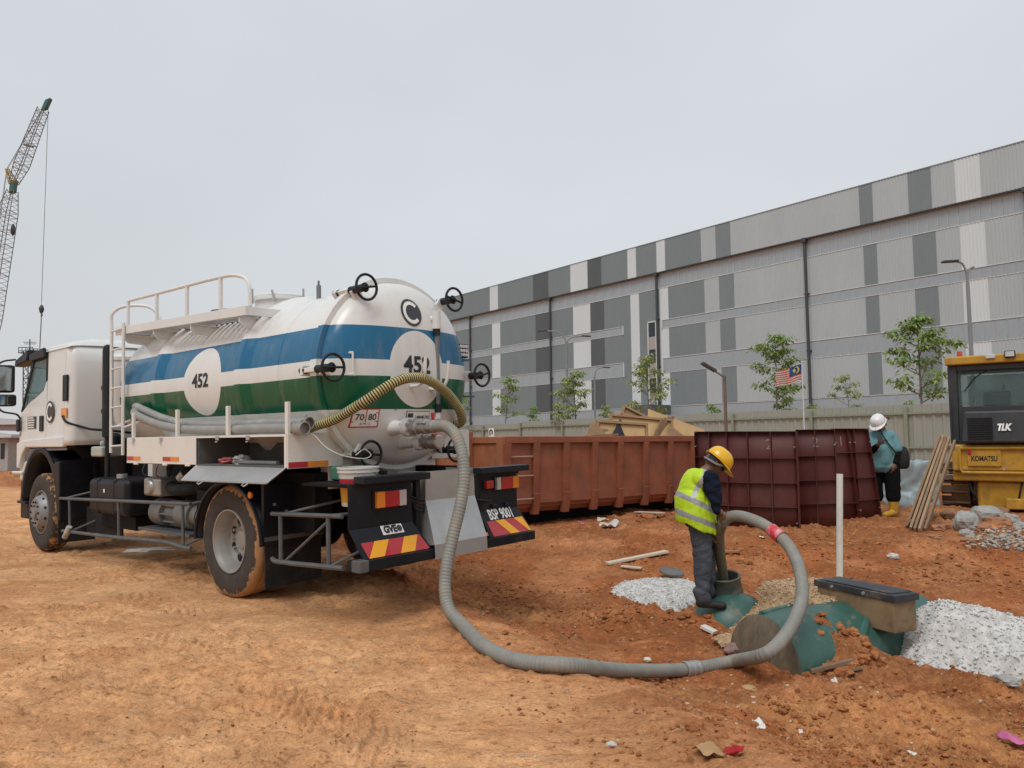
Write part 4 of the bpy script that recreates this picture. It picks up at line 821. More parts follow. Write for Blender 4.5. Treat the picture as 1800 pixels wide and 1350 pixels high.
tb('rack_post', (-1.045-.02, .50, LZ1+.001), (-1.045+.02, .53, 1.7), creamw, .003)
for s in (-.95, .7, 2.6):   # tank saddles
    mb = MB(); mb.prism([(.45, 1.0), (1.75, 1.0), (1.75, 1.42), (1.55, 1.34), (1.1, 1.23), (.65, 1.34), (.45, 1.42)], lambda a, b__, d: P(d, a, b__), s-.06, s+.06); mb.obj('tank_saddle', creamw, TRK, 0, .004)
tb('locker_support', (-1.04, .57, 1.17), (-.7, .70, 1.5), creamw, .006); tb('subframe', (-1.5, .62, 1.002), (2.7, .72, 1.16), chassis, .005); tb('subframe', (-1.5, 1.48, 1.002), (2.7, 1.58, 1.16), chassis, .005)
tb('right_locker', (-1.06, 1.66, LZ0), (2.13, 2.2, LZ1), creamw, .006)
# ---- pump set and fuel tank
mb = MB(); mb.box(P(3.38, .04, .60), P(2.28, .60, 1.02)); ft = mb.obj('fuel_tank', black, TRK, 0, .07, 4)
for s in (3.1, 2.62): tb('tank_strap', (s-.03, .034, .594), (s+.03, .607, 1.027), plastic, .07, ft)
mb = MB(); mb.cyl(P(2.78, .2, 1.0), P(2.78, .2, 1.07), .06, n=16); mb.obj('filler_cap', galv, ft); tb('fuel_label', (2.9, .033, .86), (2.86, .036, .9), whitep, 0, ft)
cast = M('pump_cast_grey', (.19, .185, .175), .6, .3, var=.2, dirt=(.2, .14, .09), damt=.4, dscale=8)
mb = MB(); c = P(0, .32, .66)
def lp(s0, r0, s1, r1): mb.lathe([(r0, s0), (r1, s1)], c, (1, 0, 0), 24, True, True)
lp(2.02, .15, 1.75, .155); lp(1.42, .155, 1.12, .155); lp(1.75, .10, 1.42, .10); lp(1.12, .12, .95, .12); pu = mb.obj('vacuum_pump', cast, TRK, 30, .012)
for k in range(9): a = PI*2*k/9; u = V(0, math.cos(a), math.sin(a)); mb = MB(); mb.obox(c+V(1.585, 0, 0)+u*.12, (.16, 0, 0), u.cross(V(1, 0, 0))*.006, u*.025); mb.obj('cooling_fin', cast, pu, 0)
for r_ in (.05, .08, .11, .14): mb = MB(); mb.tube([c+V(.94, math.cos(t)*r_, math.sin(t)*r_) for t in [2*PI*k/24 for k in range(24)]], .006, 6, closed=True); mb.obj('fan_grille_ring', plastic, pu)
mb = MB(); mb.box(P(2.02, .12, .85), P(1.62, .45, 1.05)); mb.lathe([(.09, 0), (.09, -.03), (.0, -.04)], P(1.85, .12, .95), (0, -1, 0), 20); mb.obj('pump_gearbox', alum, TRK, 0, .03)
tube('pump_hose', bez([P(1.6, .25, .95), P(1.35, .2, .93), P(1.05, .25, .96), P(.8, .5, 1.0)], 6), .065, rubber, 12); tube('pump_hose', bez([P(1.5, .3, 1.0), P(1.4, .3, 1.1), P(1.25, .4, 1.12), P(1.1, .6, 1.15)], 6), .05, rubber, 12)
mb = MB(); mb.cyl(P(1.45, .28, 1.04), P(1.38, .30, 1.10), .06, n=16); mb.obj('hose_clamp', galv, TRK); mb = MB(); mb.cyl(P(1.1, .3, 1.0), P(1.1, .3, 1.09), .035, .02); mb.obj('oil_cap', yellowp, TRK)
tb('pump_tray', (2.1, .1, .47), (.9, .55, .50), steelgrey, .004); tb('battery_box', (3.38, .2, .42), (2.4, .55, .58), chassis, .01); tb('air_tank_bracket', (.75, .2, .55), (.95, .5, .95), chassis, .02)
for i in range(5): s = 2.5-.35*i; tube('cable', bez([P(s, .35, 1.2), P(s-.05, .3, 1.1), P(s-.1+.05*i, .32, 1.05), P(s-.25, .4, 1.02)], 5), .007, [plastic, red, plastic, galv, plastic][i], 6)
rsv = M('translucent_white_plastic', (.40, .42, .38), .45, var=.1); mb = MB(); mb.box(P(3.62, .15, 1.27), P(3.28, .4, 1.40)); mb.cyl(P(3.56, .27, 1.40), P(3.56, .27, 1.47), .03); mb.cyl(P(3.34, .27, 1.40), P(3.34, .27, 1.45), .03); mb.obj('coolant_bottle', rsv, TRK, 0, .025)
mb = MB(); mb.lathe([(.10, 0), (.10, .1), (.06, .14), (.0, .15)], P(3.6, .42, 1.42), (0, 0, 1), 16); mb.obj('brake_reservoir', plastic, TRK)
# filter vessel and snorkel behind the cab
mb = MB(); mb.lathe([(.0, 2.6), (.22, 2.58), (.25, 2.54), (.25, 2.50), (.235, 2.49), (.235, 2.05), (.12, 1.68), (.0, 1.66)], P(3.62, .58, 0), (0, 0, 1), 32); fv = mb.obj('filter_vessel', white, TRK, 30)
for z in (2.15, 1.85): mb = MB(); mb.cyl(P(3.66, .37, z), P(3.66, .30, z-.01), .035, n=12); mb.obj('vessel_knob', plastic, fv)
mb = MB(); mb.tube([P(3.72, .36, 2.66), P(3.74, .34, 2.62), P(3.72, .34, 2.56), P(3.70, .35, 2.60)], .012, 6, closed=True); mb.bar(P(3.72, .35, 2.5), P(3.69, .34, 2.4), .025, .02); mb.obj('lifting_shackle', galv, fv)
mb = MB(); q = P(3.22, .2, 0); mb.tube([q+V(0, 0, 1.02), q+V(0, 0, 1.5), q+V(0, 0, 1.52), q+V(0, 0, 2.58), q+V(0, 0, 2.64), q+V(0, 0, 2.66)], [.028, .028, .062, .062, .05, .02], 14); mb.obj('air_intake_snorkel', plastic, TRK)
# ---- side guards
def guard(pts, r=.019, nm='guard_tube'): tube(nm, pts, r, steelgrey, 8)
guard([tL(106, 876, 0), tL(335, 886, 0)]); guard(bez([tL(110, 933, 0), tL(200, 944, 0), tL(285, 952, 0), tL(322, 962, 0), tL(336, 964, 0)], 5), .021)
for px, a, b_ in ((122, 877, 931), (208, 881, 944), (321, 886, 961)): guard([tL(px, a, 0.005), tL(px+1, b_, 0.005)], .017)
guard([tL(122, 935, 0.0), P(3.55, .6, .62)], .013); guard([tL(110, 877, 0), P(3.7, .6, .9)], .013); guard([tL(325, 888, 0), P(.55, .5, .9)], .013); guard([tL(325, 958, 0), P(.55, .5, .62)], .013)
guard([tL(478, 903, 0), tL(601, 908, 0)], .019); guard(bez([tL(479, 982, .02), tL(493, 988, 0), tL(604, 999, 0)], 4), .021)
for px, a, b_ in ((493, 904, 986), (577, 907, 996)): guard([tL(px, a, .005), tL(px+1, b_, .005)], .019)
guard([tL(503, 985, .005), tL(575, 918, .005)], .012); guard([tL(500, 903, .0), P(-1.45, .62, .98)], .012); guard([tL(580, 906, 0), P(-1.8, .45, .85)], .012); guard([tL(583, 994, 0), P(-1.85, .35, .62)], .012)
# ---- rear panels
def rearpanel(l0, l1, side):
    mb = MB(); mb.hexa([P(-1.86, l0, .745), P(-1.86, l1, .745), P(-1.845, l1, .745), P(-1.845, l0, .745), P(-1.86, l0, 1.09), P(-1.86, l1, 1.09), P(-1.845, l1, 1.09), P(-1.845, l0, 1.09)])
    mb.hexa([P(-1.99, l0+.04*(side < 0), .52), P(-1.99, l1+(.1 if side < 0 else .06), .52), P(-1.975, l1+(.1 if side < 0 else .06), .52), P(-1.975, l0+.04*(side < 0), .52), P(-1.86, l0, .744), P(-1.86, l1, .744), P(-1.845, l1, .744), P(-1.845, l0, .744)])
    return mb.obj('rear_panel_left' if side < 0 else 'rear_panel_right', black, TRK, 0, .003)
pl, pr = rearpanel(.03, .68, -1), rearpanel(1.50, 2.03, 1); pl.name = 'rear_panel'; pr.name = 'rear_panel'
mb = MB(); mb.box(P(-2.03, .0, .435), P(-1.87, 2.09, .517)); mb.obj('rear_bumper', black, TRK, 0, .006)
mb = MB(); mb.box(P(-2.04, -.006, .43), P(-1.93, .085, .523)); mb.obj('bumper_end', steelgrey, TRK, 0, .01)
tb('rear_shelf', (-1.97, .10, 1.092), (-1.83, .80, 1.15), black, .008); tb('rear_shelf', (-1.97, 1.42, 1.092), (-1.83, 2.1, 1.15), black, .008)
tb('rear_platform', (-1.83, .08, 1.06), (-1.15, .78, 1.085), chassis, .003); tb('rear_platform', (-1.83, 1.45, 1.06), (-1.15, 2.1, 1.085), chassis, .003)
for l in (.72, 1.44): tb('rear_post', (-1.87, l, .525), (-1.82, l+.05, 1.085), black, .005)
tb('rear_back_plate', (-1.62, .3, .5), (-1.58, 2.0, 1.05), chassis, .003)
# chute
mb = MB(); A0, A1 = P(-1.865, .84, 1.15), P(-1.865, 1.43, 1.15); B0, B1 = P(-1.865, .835, .90), P(-1.865, 1.435, .90); C0, C1 = P(-2.045, .765, .55), P(-2.045, 1.395, .55); D0, D1 = P(-2.05, .765, .43), P(-2.05, 1.395, .43); E0, E1 = P(-1.3, .84, 1.152), P(-1.3, 1.43, 1.152)
mb.add([A0, A1, B0, B1, C0, C1, D0, D1], [(0, 1, 3, 2), (2, 3, 5, 4), (4, 5, 7, 6)]); ch = mb.obj('splash_chute', galv, TRK, 0); sm = ch.modifiers.new('solid', 'SOLIDIFY'); sm.thickness = .006
for A_, B_, C_, l_ in ((A0, B0, C0, .84), (A1, B1, C1, 1.43)):
    mb = MB(); mb.add([A_, B_, P(-1.55, l_, .9), P(-1.5, l_, 1.15), C_, P(-1.7, l_-.03, .5)], [(0, 1, 2, 3), (1, 4, 5, 2)]); s2 = mb.obj('chute_side', galv, TRK, 0); sm = s2.modifiers.new('solid', 'SOLIDIFY'); sm.thickness = .004
# lamps
def lamp(l, z, w, h, m, parent, s=-1.862): mb = MB(); mb.box(P(s, l, z), P(s-.035, l+w, z+h)); return mb.obj('lamp_lens', m, parent, 0, .006)
hb = tb('tail_lamp', (-1.861, .26, .875), (-1.873, .60, 1.035), plastic, .004)
lamp(.275, .89, .085, .13, amber, hb, -1.874); lamp(.365, .89, .14, .13, red, hb, -1.874); lamp(.51, .89, .075, .13, lensw, hb, -1.874)
hb = tb('tail_lamp', (-1.861, 1.69, .915), (-1.873, 2.02, 1.06), plastic, .004)
lamp(1.70, .93, .055, .115, lensw, hb, -1.874); lamp(1.76, .93, .16, .115, red, hb, -1.874); lamp(1.925, .93, .085, .115, amber, hb, -1.874)
hb = tb('fog_lamp', (-1.861, 1.545, .94), (-1.873, 1.66, 1.035), plastic, .004); lamp(1.555, .95, .095, .075, red, hb, -1.874)
# sloped lower panel helper: l, t (0 at kink, 1 at bumper)
def slope(l, t, o=.0): return P(-1.86-.13*t-o*.87, l, .744-.224*t+o*.5)
def chevron(la0, la1, lb0, lb1, t0, t1, flip):
    cb_ = MB(); cb_.add([slope(la0, t0, .003), slope(la1, t0, .003), slope(lb1, t1, .003), slope(lb0, t1, .003)], [(0, 1, 2, 3)]); bd = cb_.obj('chevron_board', red, pl if not flip else pr, 0)
    for a in (.22, .72):
        w = .24; sh_ = -.22 if not flip else .22
        def pt(u, t): l_0 = la0+(lb0-la0)*t; l_1 = la1+(lb1-la1)*t; return slope(l_0+(l_1-l_0)*u, t0+(t1-t0)*t, .006)
        k = MB(); a0 = a+.0
        us = [(min(1, max(0, a0+sh_*t_+e_)), t_) for t_, e_ in ((0, 0.), (0, w), (1, w), (1, 0.))]
        k.add([pt(u, t_) for u, t_ in us], [(0, 1, 2, 3)]); k.obj('chevron_stripe', yellowp, bd, 0)
chevron(.09, .70, .12, .755, .48, 1.0, False); chevron(1.535, 2.04, 1.545, 2.075, .42, 1.0, True)
gb_ = MB(); gb_.add([slope(.33, .02, .004), slope(.55, .02, .004), slope(.555, .33, .004), slope(.335, .33, .004)], [(0, 1, 2, 3)]); bd = gb_.obj('maker_plate', whitep, pl, 0)
text('maker_text', 'GVE', .072, lambda u, v: slope(.42+u, .175-v/.224*1.0, .008), ink, bd, .004)
mb = MB(); mb.grid(lambda u, v: slope(.515+.026*v*math.cos(2*PI*u), .175+.11*v*math.sin(2*PI*u), .008), 18, 2); mb.obj('maker_emblem', inkg, bd)
text('plate_text', 'BSP 9001', .125, lambda u, v: slope(1.76+u, .20-v/.224, .004), whitep, pr, .003, .72)
for l in (1.66, 1.84): tb('plate_lamp', (-1.862, l, .76), (-1.885, l+.06, .80), plastic, .01)
for i in range(4): tube('cable', bez([P(-1.84, .62+.03*i, .98-.02*i), P(-1.87, .72, .93-.03*i), P(-1.86, .82, .9-.03*i)], 4), .008, plastic, 6)
mb = MB(); mb.tube(bez([P(-1.86, 1.46, .86), P(-1.93, 1.5, .85), P(-1.93, 1.58, .84), P(-1.86, 1.6, .83)], 4), .01, 6); mb.obj('wiring_loom', plastic, TRK)
# ---- cab
tt = lambda z: .004+.03*max(0, z-1.95)
def sidep(nm, poly, m, th=.03, off=0, bevel=.008, both=True):
    o = None
    for sd_ in ((1, -1) if both else (1,)):
        mb = MB(); mb.prism(poly, lambda a, b__, d: P(a, (tt(b__)+d) if sd_ > 0 else 2.2-(tt(b__)+d), b__), off, off+th); o2 = mb.obj(nm, m, TRK, 0, bevel); o = o or o2
    return o
cdoor = sidep('cab_door', [(4.775, 1.42), (5.66, 1.42), (5.84, 1.46), (5.83, 1.6), (5.79, 1.88), (5.45, 2.02), (5.1, 2.10), (4.90, 2.16), (4.78, 2.30)], white)
sidep('cab_side_panel', [(4.08, 1.42), (4.765, 1.42), (4.765, 2.74), (4.08, 2.73)], white, off=.002)
sidep('door_window_frame', [(4.775, 2.30), (4.82, 2.27), (4.86, 2.62), (5.34, 2.62), (5.36, 2.68), (4.775, 2.73)], plastic)
sidep('windscreen_pillar', [(5.37, 2.68), (5.31, 2.62), (5.70, 1.96), (5.80, 1.90)], plastic, .05)
sidep('door_glass', [(4.82, 2.27), (4.93, 2.18), (5.12, 2.12), (5.45, 2.04), (5.72, 1.94), (5.32, 2.61), (4.86, 2.61)], glass, .006, .012, 0)
mb = MB()
pathb = [(4.08, .006)]+[(4.06-.105*math.sin(R_(a)), .006+.10*(1-math.cos(R_(a)))) for a in range(0, 91, 15)]
pathb = pathb+[(3.955, .6), (3.955, 1.1)]; pathb = pathb+[(s, 2.2-l) for s, l in pathb[-2::-1]]
zs = [1.42, 1.5, 1.9, 2.3, 2.5, 2.6, 2.66, 2.70, 2.735]
def bw(i, j): s, l = pathb[i]; z = zs[j]; k = max(0, z-2.5)/.235; s2 = s+.10*k**2.5*(s < 4.2)+.02*max(0, 1.5-z); l2 = l+(.03*max(0, z-1.95)+.02*k*k)*(1 if l < 1.1 else -1); return P(s2, l2, z)
np_ = len(pathb); mb.add([bw(i, j) for j in range(len(zs)) for i in range(np_)], [(j*np_+i, j*np_+i+1, (j+1)*np_+i+1, (j+1)*np_+i) for j in range(len(zs)-1) for i in range(np_-1)])
bwo = mb.obj('cab_rear_wall', white, TRK, 50); sm = bwo.modifiers.new('solid', 'SOLIDIFY'); sm.thickness = .02; sm.offset = 0
for l in (.42, .55): tb('cab_rear_seam', (3.951, l, 1.6), (3.945, l+.012, 2.45), creamw, .003)
mb = MB()
def rf(u, v):
    s = 3.99+1.38*u; w = 2*v-1; l = 1.1+1.085*w; e_ = (1-abs(w)**6)**.5; f_ = (1-abs(2*u-1)**10)**.5
    rib = .018*(1 if math.sin(l*2*PI/.17) > 0 else 0)*(abs(w) < .72)*(.08 < u < .85)
    return P(s, l, 2.69+.135*e_*(.25+.75*f_)+rib)
mb.grid(rf, 40, 90); mb.obj('cab_roof', white, TRK, 50)
mb = MB(); mb.hexa([P(5.86, .02, 1.36), P(5.86, 2.18, 1.36), P(5.80, 2.18, 1.36), P(5.80, .02, 1.36), P(5.80, .04, 1.90), P(5.80, 2.16, 1.90), P(5.74, 2.16, 1.90), P(5.74, .04, 1.90)]); mb.obj('cab_front_panel', white, TRK, 0, .02)
mb = MB(); mb.add([P(5.80, .05, 1.90), P(5.80, 2.15, 1.90), P(5.37, 2.13, 2.68), P(5.37, .07, 2.68)], [(0, 1, 2, 3)]); mb.obj('windscreen', glass, TRK, 0)
tb('cab_floor', (4.0, .1, 1.38), (5.8, 2.1, 1.43), chassis, .01); tb('dashboard', (5.4, .15, 1.75), (5.72, 2.05, 1.95), plastic, .03)
for l in (.3, 1.4): mb = MB(); mb.box(P(4.35, l, 1.5), P(4.9, l+.5, 1.75)); mb.hexa([P(4.3, l, 1.7), P(4.3, l+.5, 1.7), P(4.45, l+.5, 1.7), P(4.45, l, 1.7), P(4.18, l+.05, 2.3), P(4.18, l+.45, 2.3), P(4.28, l+.45, 2.3), P(4.28, l+.05, 2.3)]); mb.obj('seat', plastic, TRK, 0, .03)
mb = MB(); c = P(5.25, 1.62, 2.02); mb.tube([c+V(math.cos(t)*.14, math.sin(t)*.2, -math.cos(t)*.14) for t in [2*PI*k/20 for k in range(20)]], .016, 6, closed=True); mb.obj('steering_wheel', plastic, TRK)
mb = MB(); mb.hexa([P(5.95, .12, 2.58), P(5.95, 2.08, 2.58), P(5.40, 2.1, 2.70), P(5.40, .1, 2.70), P(5.96, .12, 2.62), P(5.96, 2.08, 2.62), P(5.42, 2.1, 2.76), P(5.42, .1, 2.76)]); mb.hexa([P(5.96, -.04, 2.56), P(5.96, .12, 2.56), P(5.45, .12, 2.62), P(5.45, -.04, 2.62), P(5.96, -.03, 2.66), P(5.96, .12, 2.66), P(5.45, .12, 2.78), P(5.45, -.02, 2.78)]); mb.obj('sun_visor', plastic, TRK, 0, .02)
vs_ = MB(); vs_.prism([(4.8, 2.62), (5.38, 2.60), (5.40, 2.70), (4.84, 2.75)], lambda a, b__, d: P(a, tt(b__)-d, b__), .005, .045); vs_.obj('rain_visor', plastic, TRK, 0, .008)
# mirrors
mb = MB(); mb.tube(bez([tL(36, 736, .0), tL(28, 728, -.08), tL(2, 722, -.18), tL(-6, 700, -.2), tL(-6, 650, -.2), tL(4, 636, -.15), tL(28, 632, .0)], 5), .014, 8); ma = mb.obj('mirror_arm', plastic, TRK)
q = tL(2, 666, -.2); mb = MB(); mb.obox(q, (.06, .02, 0), (.03, .14, 0), (0, 0, .2)); mb.obj('mirror', plastic, ma, 0, .03)
q = tL(4, 704, -.2); mb = MB(); mb.obox(q, (.07, .02, 0), (.03, .14, 0), (0, 0, .085)); mb.obj('wide_mirror', plastic, ma, 0, .03)
mgl = M('mirror_glass', (.35, .4, .42), .05, .9, var=.05, bump=0)
for py, hh in ((666, .17), (704, .065)): q = tL(2 if py == 666 else 4, py, -.2)-V(.068, 0, 0); mb = MB(); mb.obox(q, (.004, 0, 0), (.01, .12, 0), (0, 0, hh)); mb.obj('mirror_glass', mgl, ma, 0)
mb = MB(); mb.box(P(5.83, -.05, 1.62), P(5.72, -.01, 1.80)); mb.obj('mirror_mount', plastic, TRK, 0, .02)
# cab trims
a_, b_ = tL(70, 731, .0), tL(76, 758, .0); mb = MB(); mb.box((a_.x, a_.y+.012, b_.z), (b_.x, a_.y-.01, a_.z)); mb.obj('door_handle', plastic, cdoor, 0, .012)
c = tL(88, 724, .0); c_logo(TRK, lambda u, v, o: V(c.x-u*1.0, c.y+.004+o, c.z+v), .147)
a_ = tL(56, 743, .0); mb = MB(); mb.box((a_.x-.17, a_.y, a_.z-.085), (a_.x+.17, a_.y+.004, a_.z+.085)); nb_ = mb.obj('notice_border', inkg, cdoor, 0)
for i in range(5):
    z = a_.z+.066-.033*i; x0 = a_.x+.155
    for k in range(6): w = rnd.uniform(.03, .048); mb = MB(); mb.box((x0, a_.y+.004, z-.009), (x0-w, a_.y+.006, z+.009)); mb.obj('notice_word', whitep, nb_, 0); x0 -= w+.006
text('model_text', 'FVR', .085, lambda u, v: V(5.80-u*.6, -.0, 1.66+v), inkg, TRK, .003, .8); text('model_text', '240', .085, lambda u, v: V(5.80-u*.6, -.0, 1.58+v), red, TRK, .003, .8)
mb = MB(); mb.obox(P(4.06, .004, 2.16), (.075, 0, 0), (0, .012, 0), (0, 0, .17)); mb.obj('intake_grille', plastic, TRK, 0, .006)
mb = MB(); mb.obox(P(4.09, .0, 1.84), (.10, 0, 0), (0, .004, 0), (0, 0, .062)); mb.obj('warning_label', amber, TRK, 0)
tube('tilt_cable', bez([P(4.10, -.01, 1.80), P(4.0, .0, 1.72), P(3.93, .14, 1.66), P(3.86, .25, 1.62), P(3.8, .45, 1.60), P(3.75, .8, 1.55)], 5), .016, plastic, 8)
# cab lower trims: fender, arch, bumper, step
fd = sidep('fender', [(4.10, 1.395), (5.50, 1.395), (5.66, 1.28), (5.78, 1.1), (5.86, 1.1), (5.86, 1.46), (5.6, 1.50), (4.12, 1.54)], white, .08, -.03, .02)
mb = MB(); 
def arch(u, v): a = R_(5+150*u); return P(4.95+math.cos(a)*.66, -.01+.4*v, .58+math.sin(a)*.77)
mb.grid(arch, 24, 2); 
def arch2(u, v): a = R_(5+150*u); return P(4.95+math.cos(a)*(.66+.10*v), -.012, .58+math.sin(a)*(.77+.05*v))
mb.grid(arch2, 24, 1); ao = mb.obj('wheel_arch', black, TRK); sm = ao.modifiers.new('solid', 'SOLIDIFY'); sm.thickness = .02
mb = MB(); mb.hexa([P(4.30, .0, .44), P(4.30, .4, .44), P(4.24, .4, .44), P(4.22, .0, .44), P(4.42, -.02, 1.18), P(4.42, .4, 1.18), P(4.2, .4, 1.25), P(4.18, -.02, 1.22)]); mb.obj('mudguard', black, TRK, 0, .02)
mb = MB(); mb.box(P(4.27, .0, .16), P(4.25, .45, .46)); mb.obj('mud_flap', rubber, TRK, 0)
tb('mud_apron', (4.0, .25, .30), (2.9, .27, .62), rubber, .004)
mb = MB(); mb.box(P(5.62, .03, .92), P(5.90, 2.17, 1.20)); mb.obj('front_bumper', white, TRK, 0, .03)
tb('front_step', (5.95, .06, .38), (5.62, .5, .92), plastic, .02); tb('step_plate', (5.9, .0, .60), (5.55, .3, .64), plastic, .01)
gsm = M('green_sticker', (.02, .08, .05), .5, var=.1, bump=0); gs = tb('inspection_sticker', (5.87, .045, 1.12), (5.80, -.012, 1.34), whitep, 0)
for i in range(5): tb('sticker_cell', (5.872, -.013, 1.13+.043*i), (5.808, -.015, 1.162+.043*i), gsm, 0, gs)
mb = MB(); mb.cyl(P(5.75, .02, 1.03), P(5.78, -.10, 1.04), .03, .025); mb.obj('side_indicator', whitep, TRK); tb('indicator_lens', (5.8, -.1, 1.02), (5.76, -.14, 1.06), amber, .008)
mb = MB(); mb.tube(bez([tL(122, 926, -.02), tL(118, 936, -.03), tL(114, 944, -.03)], 4), .035, 10); mb.obj('rag_bundle', M('dirty_rag', (.42, .38, .33), .9, var=.3, bump=.4, bscale=40), TRK)
# ------------------------------------------------------------------ hoses
hosem = M('grey_hose', (.225, .225, .20), .55, var=.16, scale=8, dirt=(.34, .25, .17), damt=.42, dscale=6, bump=.05)
hosed = M('olive_hose_wet', (.125, .115, .075), .5, var=.15, scale=8, dirt=(.2, .15, .09), damt=.3, dscale=6)
def resample(path, step):
    P_ = [Vector(p) for p in path]; out = [P_[0]]; acc = 0
    for a, b in zip(P_, P_[1:]):
        L_ = (b-a).length; d = step-acc
        while d <= L_: out.append(a.lerp(b, d/L_)); d += step
        acc = (acc+L_) % step
    return out
def hose(name, pts, r, mats, label, cat='hose', pitch=.027, rib=.075, n=16, alt=False, sub=10, matfn=None, group=None):
    path = resample(bez(pts, sub), pitch/(2 if alt else 4)); rs = [r*(1+rib*(.5 if i % 2 else -.5)) if alt else r*(1+rib*(.5, .35, -.5, -.35)[i % 4]) for i in range(len(path))]
    mb = MB(); mb.tube(path, rs, n, cap=True)
    if alt or matfn:
        N = len(path)
        for i in range(N-1):
            k = (matfn(i/N) if matfn else ((i//2) % 2))
            for j in range(n): mb.m[i*n+j] = k
    o = mb.obj(name, mats, None, 60); return tag(o, label, cat, group), path
q0 = TW(-1.98, .86, o1.z); q1 = TW(-2.10, .86, o1.z-.002)
hp = [q0, q1]+[at(*a) for a in ((800, 764, 6.40), (812, 795, 6.33), (816, 840, 6.27), (810, 885, 6.22), (798, 935, 6.16), (787, 985, 6.1), (782, 1030, 6.03))]
for px, py in ((789, 1077), (812, 1120), (852, 1158), (912, 1182), (1000, 1194), (1100, 1196), (1210, 1192), (1290, 1181)):
    p = gp(px, py-5); hp.append(Vector((p.x, p.y, p.z+.043)) if px > 800 else at(px, py-6, 5.95))
hp += [at(*a) for a in ((1345, 1150, 5.55), (1382, 1115, 5.7), (1405, 1070, 5.86), (1410, 1030, 6.0), (1400, 985, 6.2), (1378, 950, 6.42), (1340, 921, 6.66), (1300, 907, 6.92), (1277, 912, 7.08), (1265, 933, 7.19), (1265, 965, 7.32), (1270, 1006, 7.46), (1273, 1040, 7.55))]
suction, hpath = hose('suction_hose', hp, .048, [hosem, hosed], 'long grey ribbed suction hose looping from the tanker outlet to the buried tank', matfn=lambda t: 1 if t > .905 else 0)
def collar(i, ln, prof, name, m):
    a, b = hpath[i], hpath[i+int(ln*1.6)]; mb = MB(); L_ = (b-a).length; mb.lathe([(r_, t*L_) for r_, t in prof], a, b-a, 24); return mb.obj(name, m, suction)
def near(px, py): 
    best = None
    for i, p in enumerate(hpath):
        d = p-Vector(CAM); r_ = ray(px, py); t = d.y/r_[1]; e_ = (d-Vector(r_)*t).length
        if best is None or e_ < best[0]: best = (e_, i)
    return best[1]
collar(near(1203, 1181), 14, [(.053, 0), (.060, .02), (.060, .25), (.055, .27), (.055, .45), (.061, .47), (.061, .72), (.055, .74), (.055, .85), (.06, .87), (.06, 1), (.053, 1)], 'hose_joint', galv)
redt = M('red_white_tape', (.55, .03, .05), .5, var=.1, dirt=(.7, .65, .62), damt=.55, dscale=14)
collar(near(1374, 946), 13, [(.0545, 0), (.0555, .1), (.0555, .9), (.0545, 1)], 'tape_wrap', redt)
yh = M('yellow_hose', (.56, .48, .20), .5, var=.12, dirt=(.3, .22, .1), damt=.2); yhb = M('hose_spiral_black', (.02, .02, .017), .5, var=.2)
def TWv(v): return Vector(tm @ v)
yp = [TWv(P(-.95, .18, 1.50)), TWv(tS(553, 749, -1.10)), TWv(tS(590, 736, -1.32)), TWv(tS(640, 706, -1.58)), TWv(tS(690, 674, -1.72)), TWv(tS(722, 664, -1.74)), TWv(tS(752, 668, -1.70)), TWv(tS(785, 690, -1.60)), TWv(tS(806, 718, -1.52)), TWv(tS(812, 737, -1.45)), TWv(tS(804, 746, -1.38)), TWv(tS(785, 748, -1.30)), TWv(tS(770, 748, -1.2))]
hose('yellow_hose', yp, .043, [yh, yhb], 'yellow and black striped hose hung over the hooks at the rear of the tanker', pitch=.012, rib=.10, alt=True)
rackm = M('grey_rack_hose', (.26, .26, .245), .5, var=.1, dirt=(.45, .40, .32), damt=.3, dscale=5)
for i, (dl, dz, endp, lb) in enumerate(((.16, .0, (539, 744), 'upper of two grey hoses lying on the rack above the side locker'), (.075, -.055, (531, 753), 'lower of two grey hoses lying on the rack above the side locker'))):
    e_ = tL(*endp, dl); pts = [P(2.62, .6, 1.62), P(2.60, .35, 1.78+dz), P(2.45, .22, 1.86+dz), P(2.1, dl, 1.81+dz), P(1.6, dl, 1.70+dz), P(1.0, dl, 1.625+dz*.9), P(.2, dl, 1.60+dz*.85), P(-.6, dl, 1.60+dz*.85), e_]
    h_, pa_ = hose('rack_hose', [TWv(p) for p in pts], .044, [rackm], lb, pitch=.018, rib=.04)
    a = pa_[-2]; d = (pa_[-1]-pa_[-6]).normalized()
    mb = MB(); mb.lathe([(.046, -.10), (.052, -.09), (.052, -.03), (.058, -.025), (.058, .05), (.050, .052), (.046, .05), (.044, -.02), (.0, -.02)], a, d, 22); mb.obj('coupling', alum, h_, 30)
    mb = MB(); mb.tube([a+d*(-.03)+V(0, 0, .05), a+d*.02+V(0, 0, .075), a+d*.07+V(0, 0, .05)], .006, 6); mb.obj('cam_lever', alum, h_)
ropem = M('white_rope', (.6, .57, .5), .8, var=.1); rp = bez([tS(533, 757, -1.13), tS(552, 765, -1.2), tS(572, 785, -1.3), tS(600, 800, -1.42), tS(637, 806, -1.5), tS(652, 800, -1.48), tS(640, 790, -1.46), tS(625, 800, -1.46)], 6)
mb = MB(); mb.tube([TWv(p) for p in rp], .0045, 5); tag(mb.obj('rope', ropem), 'thin white rope slung from the hose ends to the lower door clamp', 'rope')
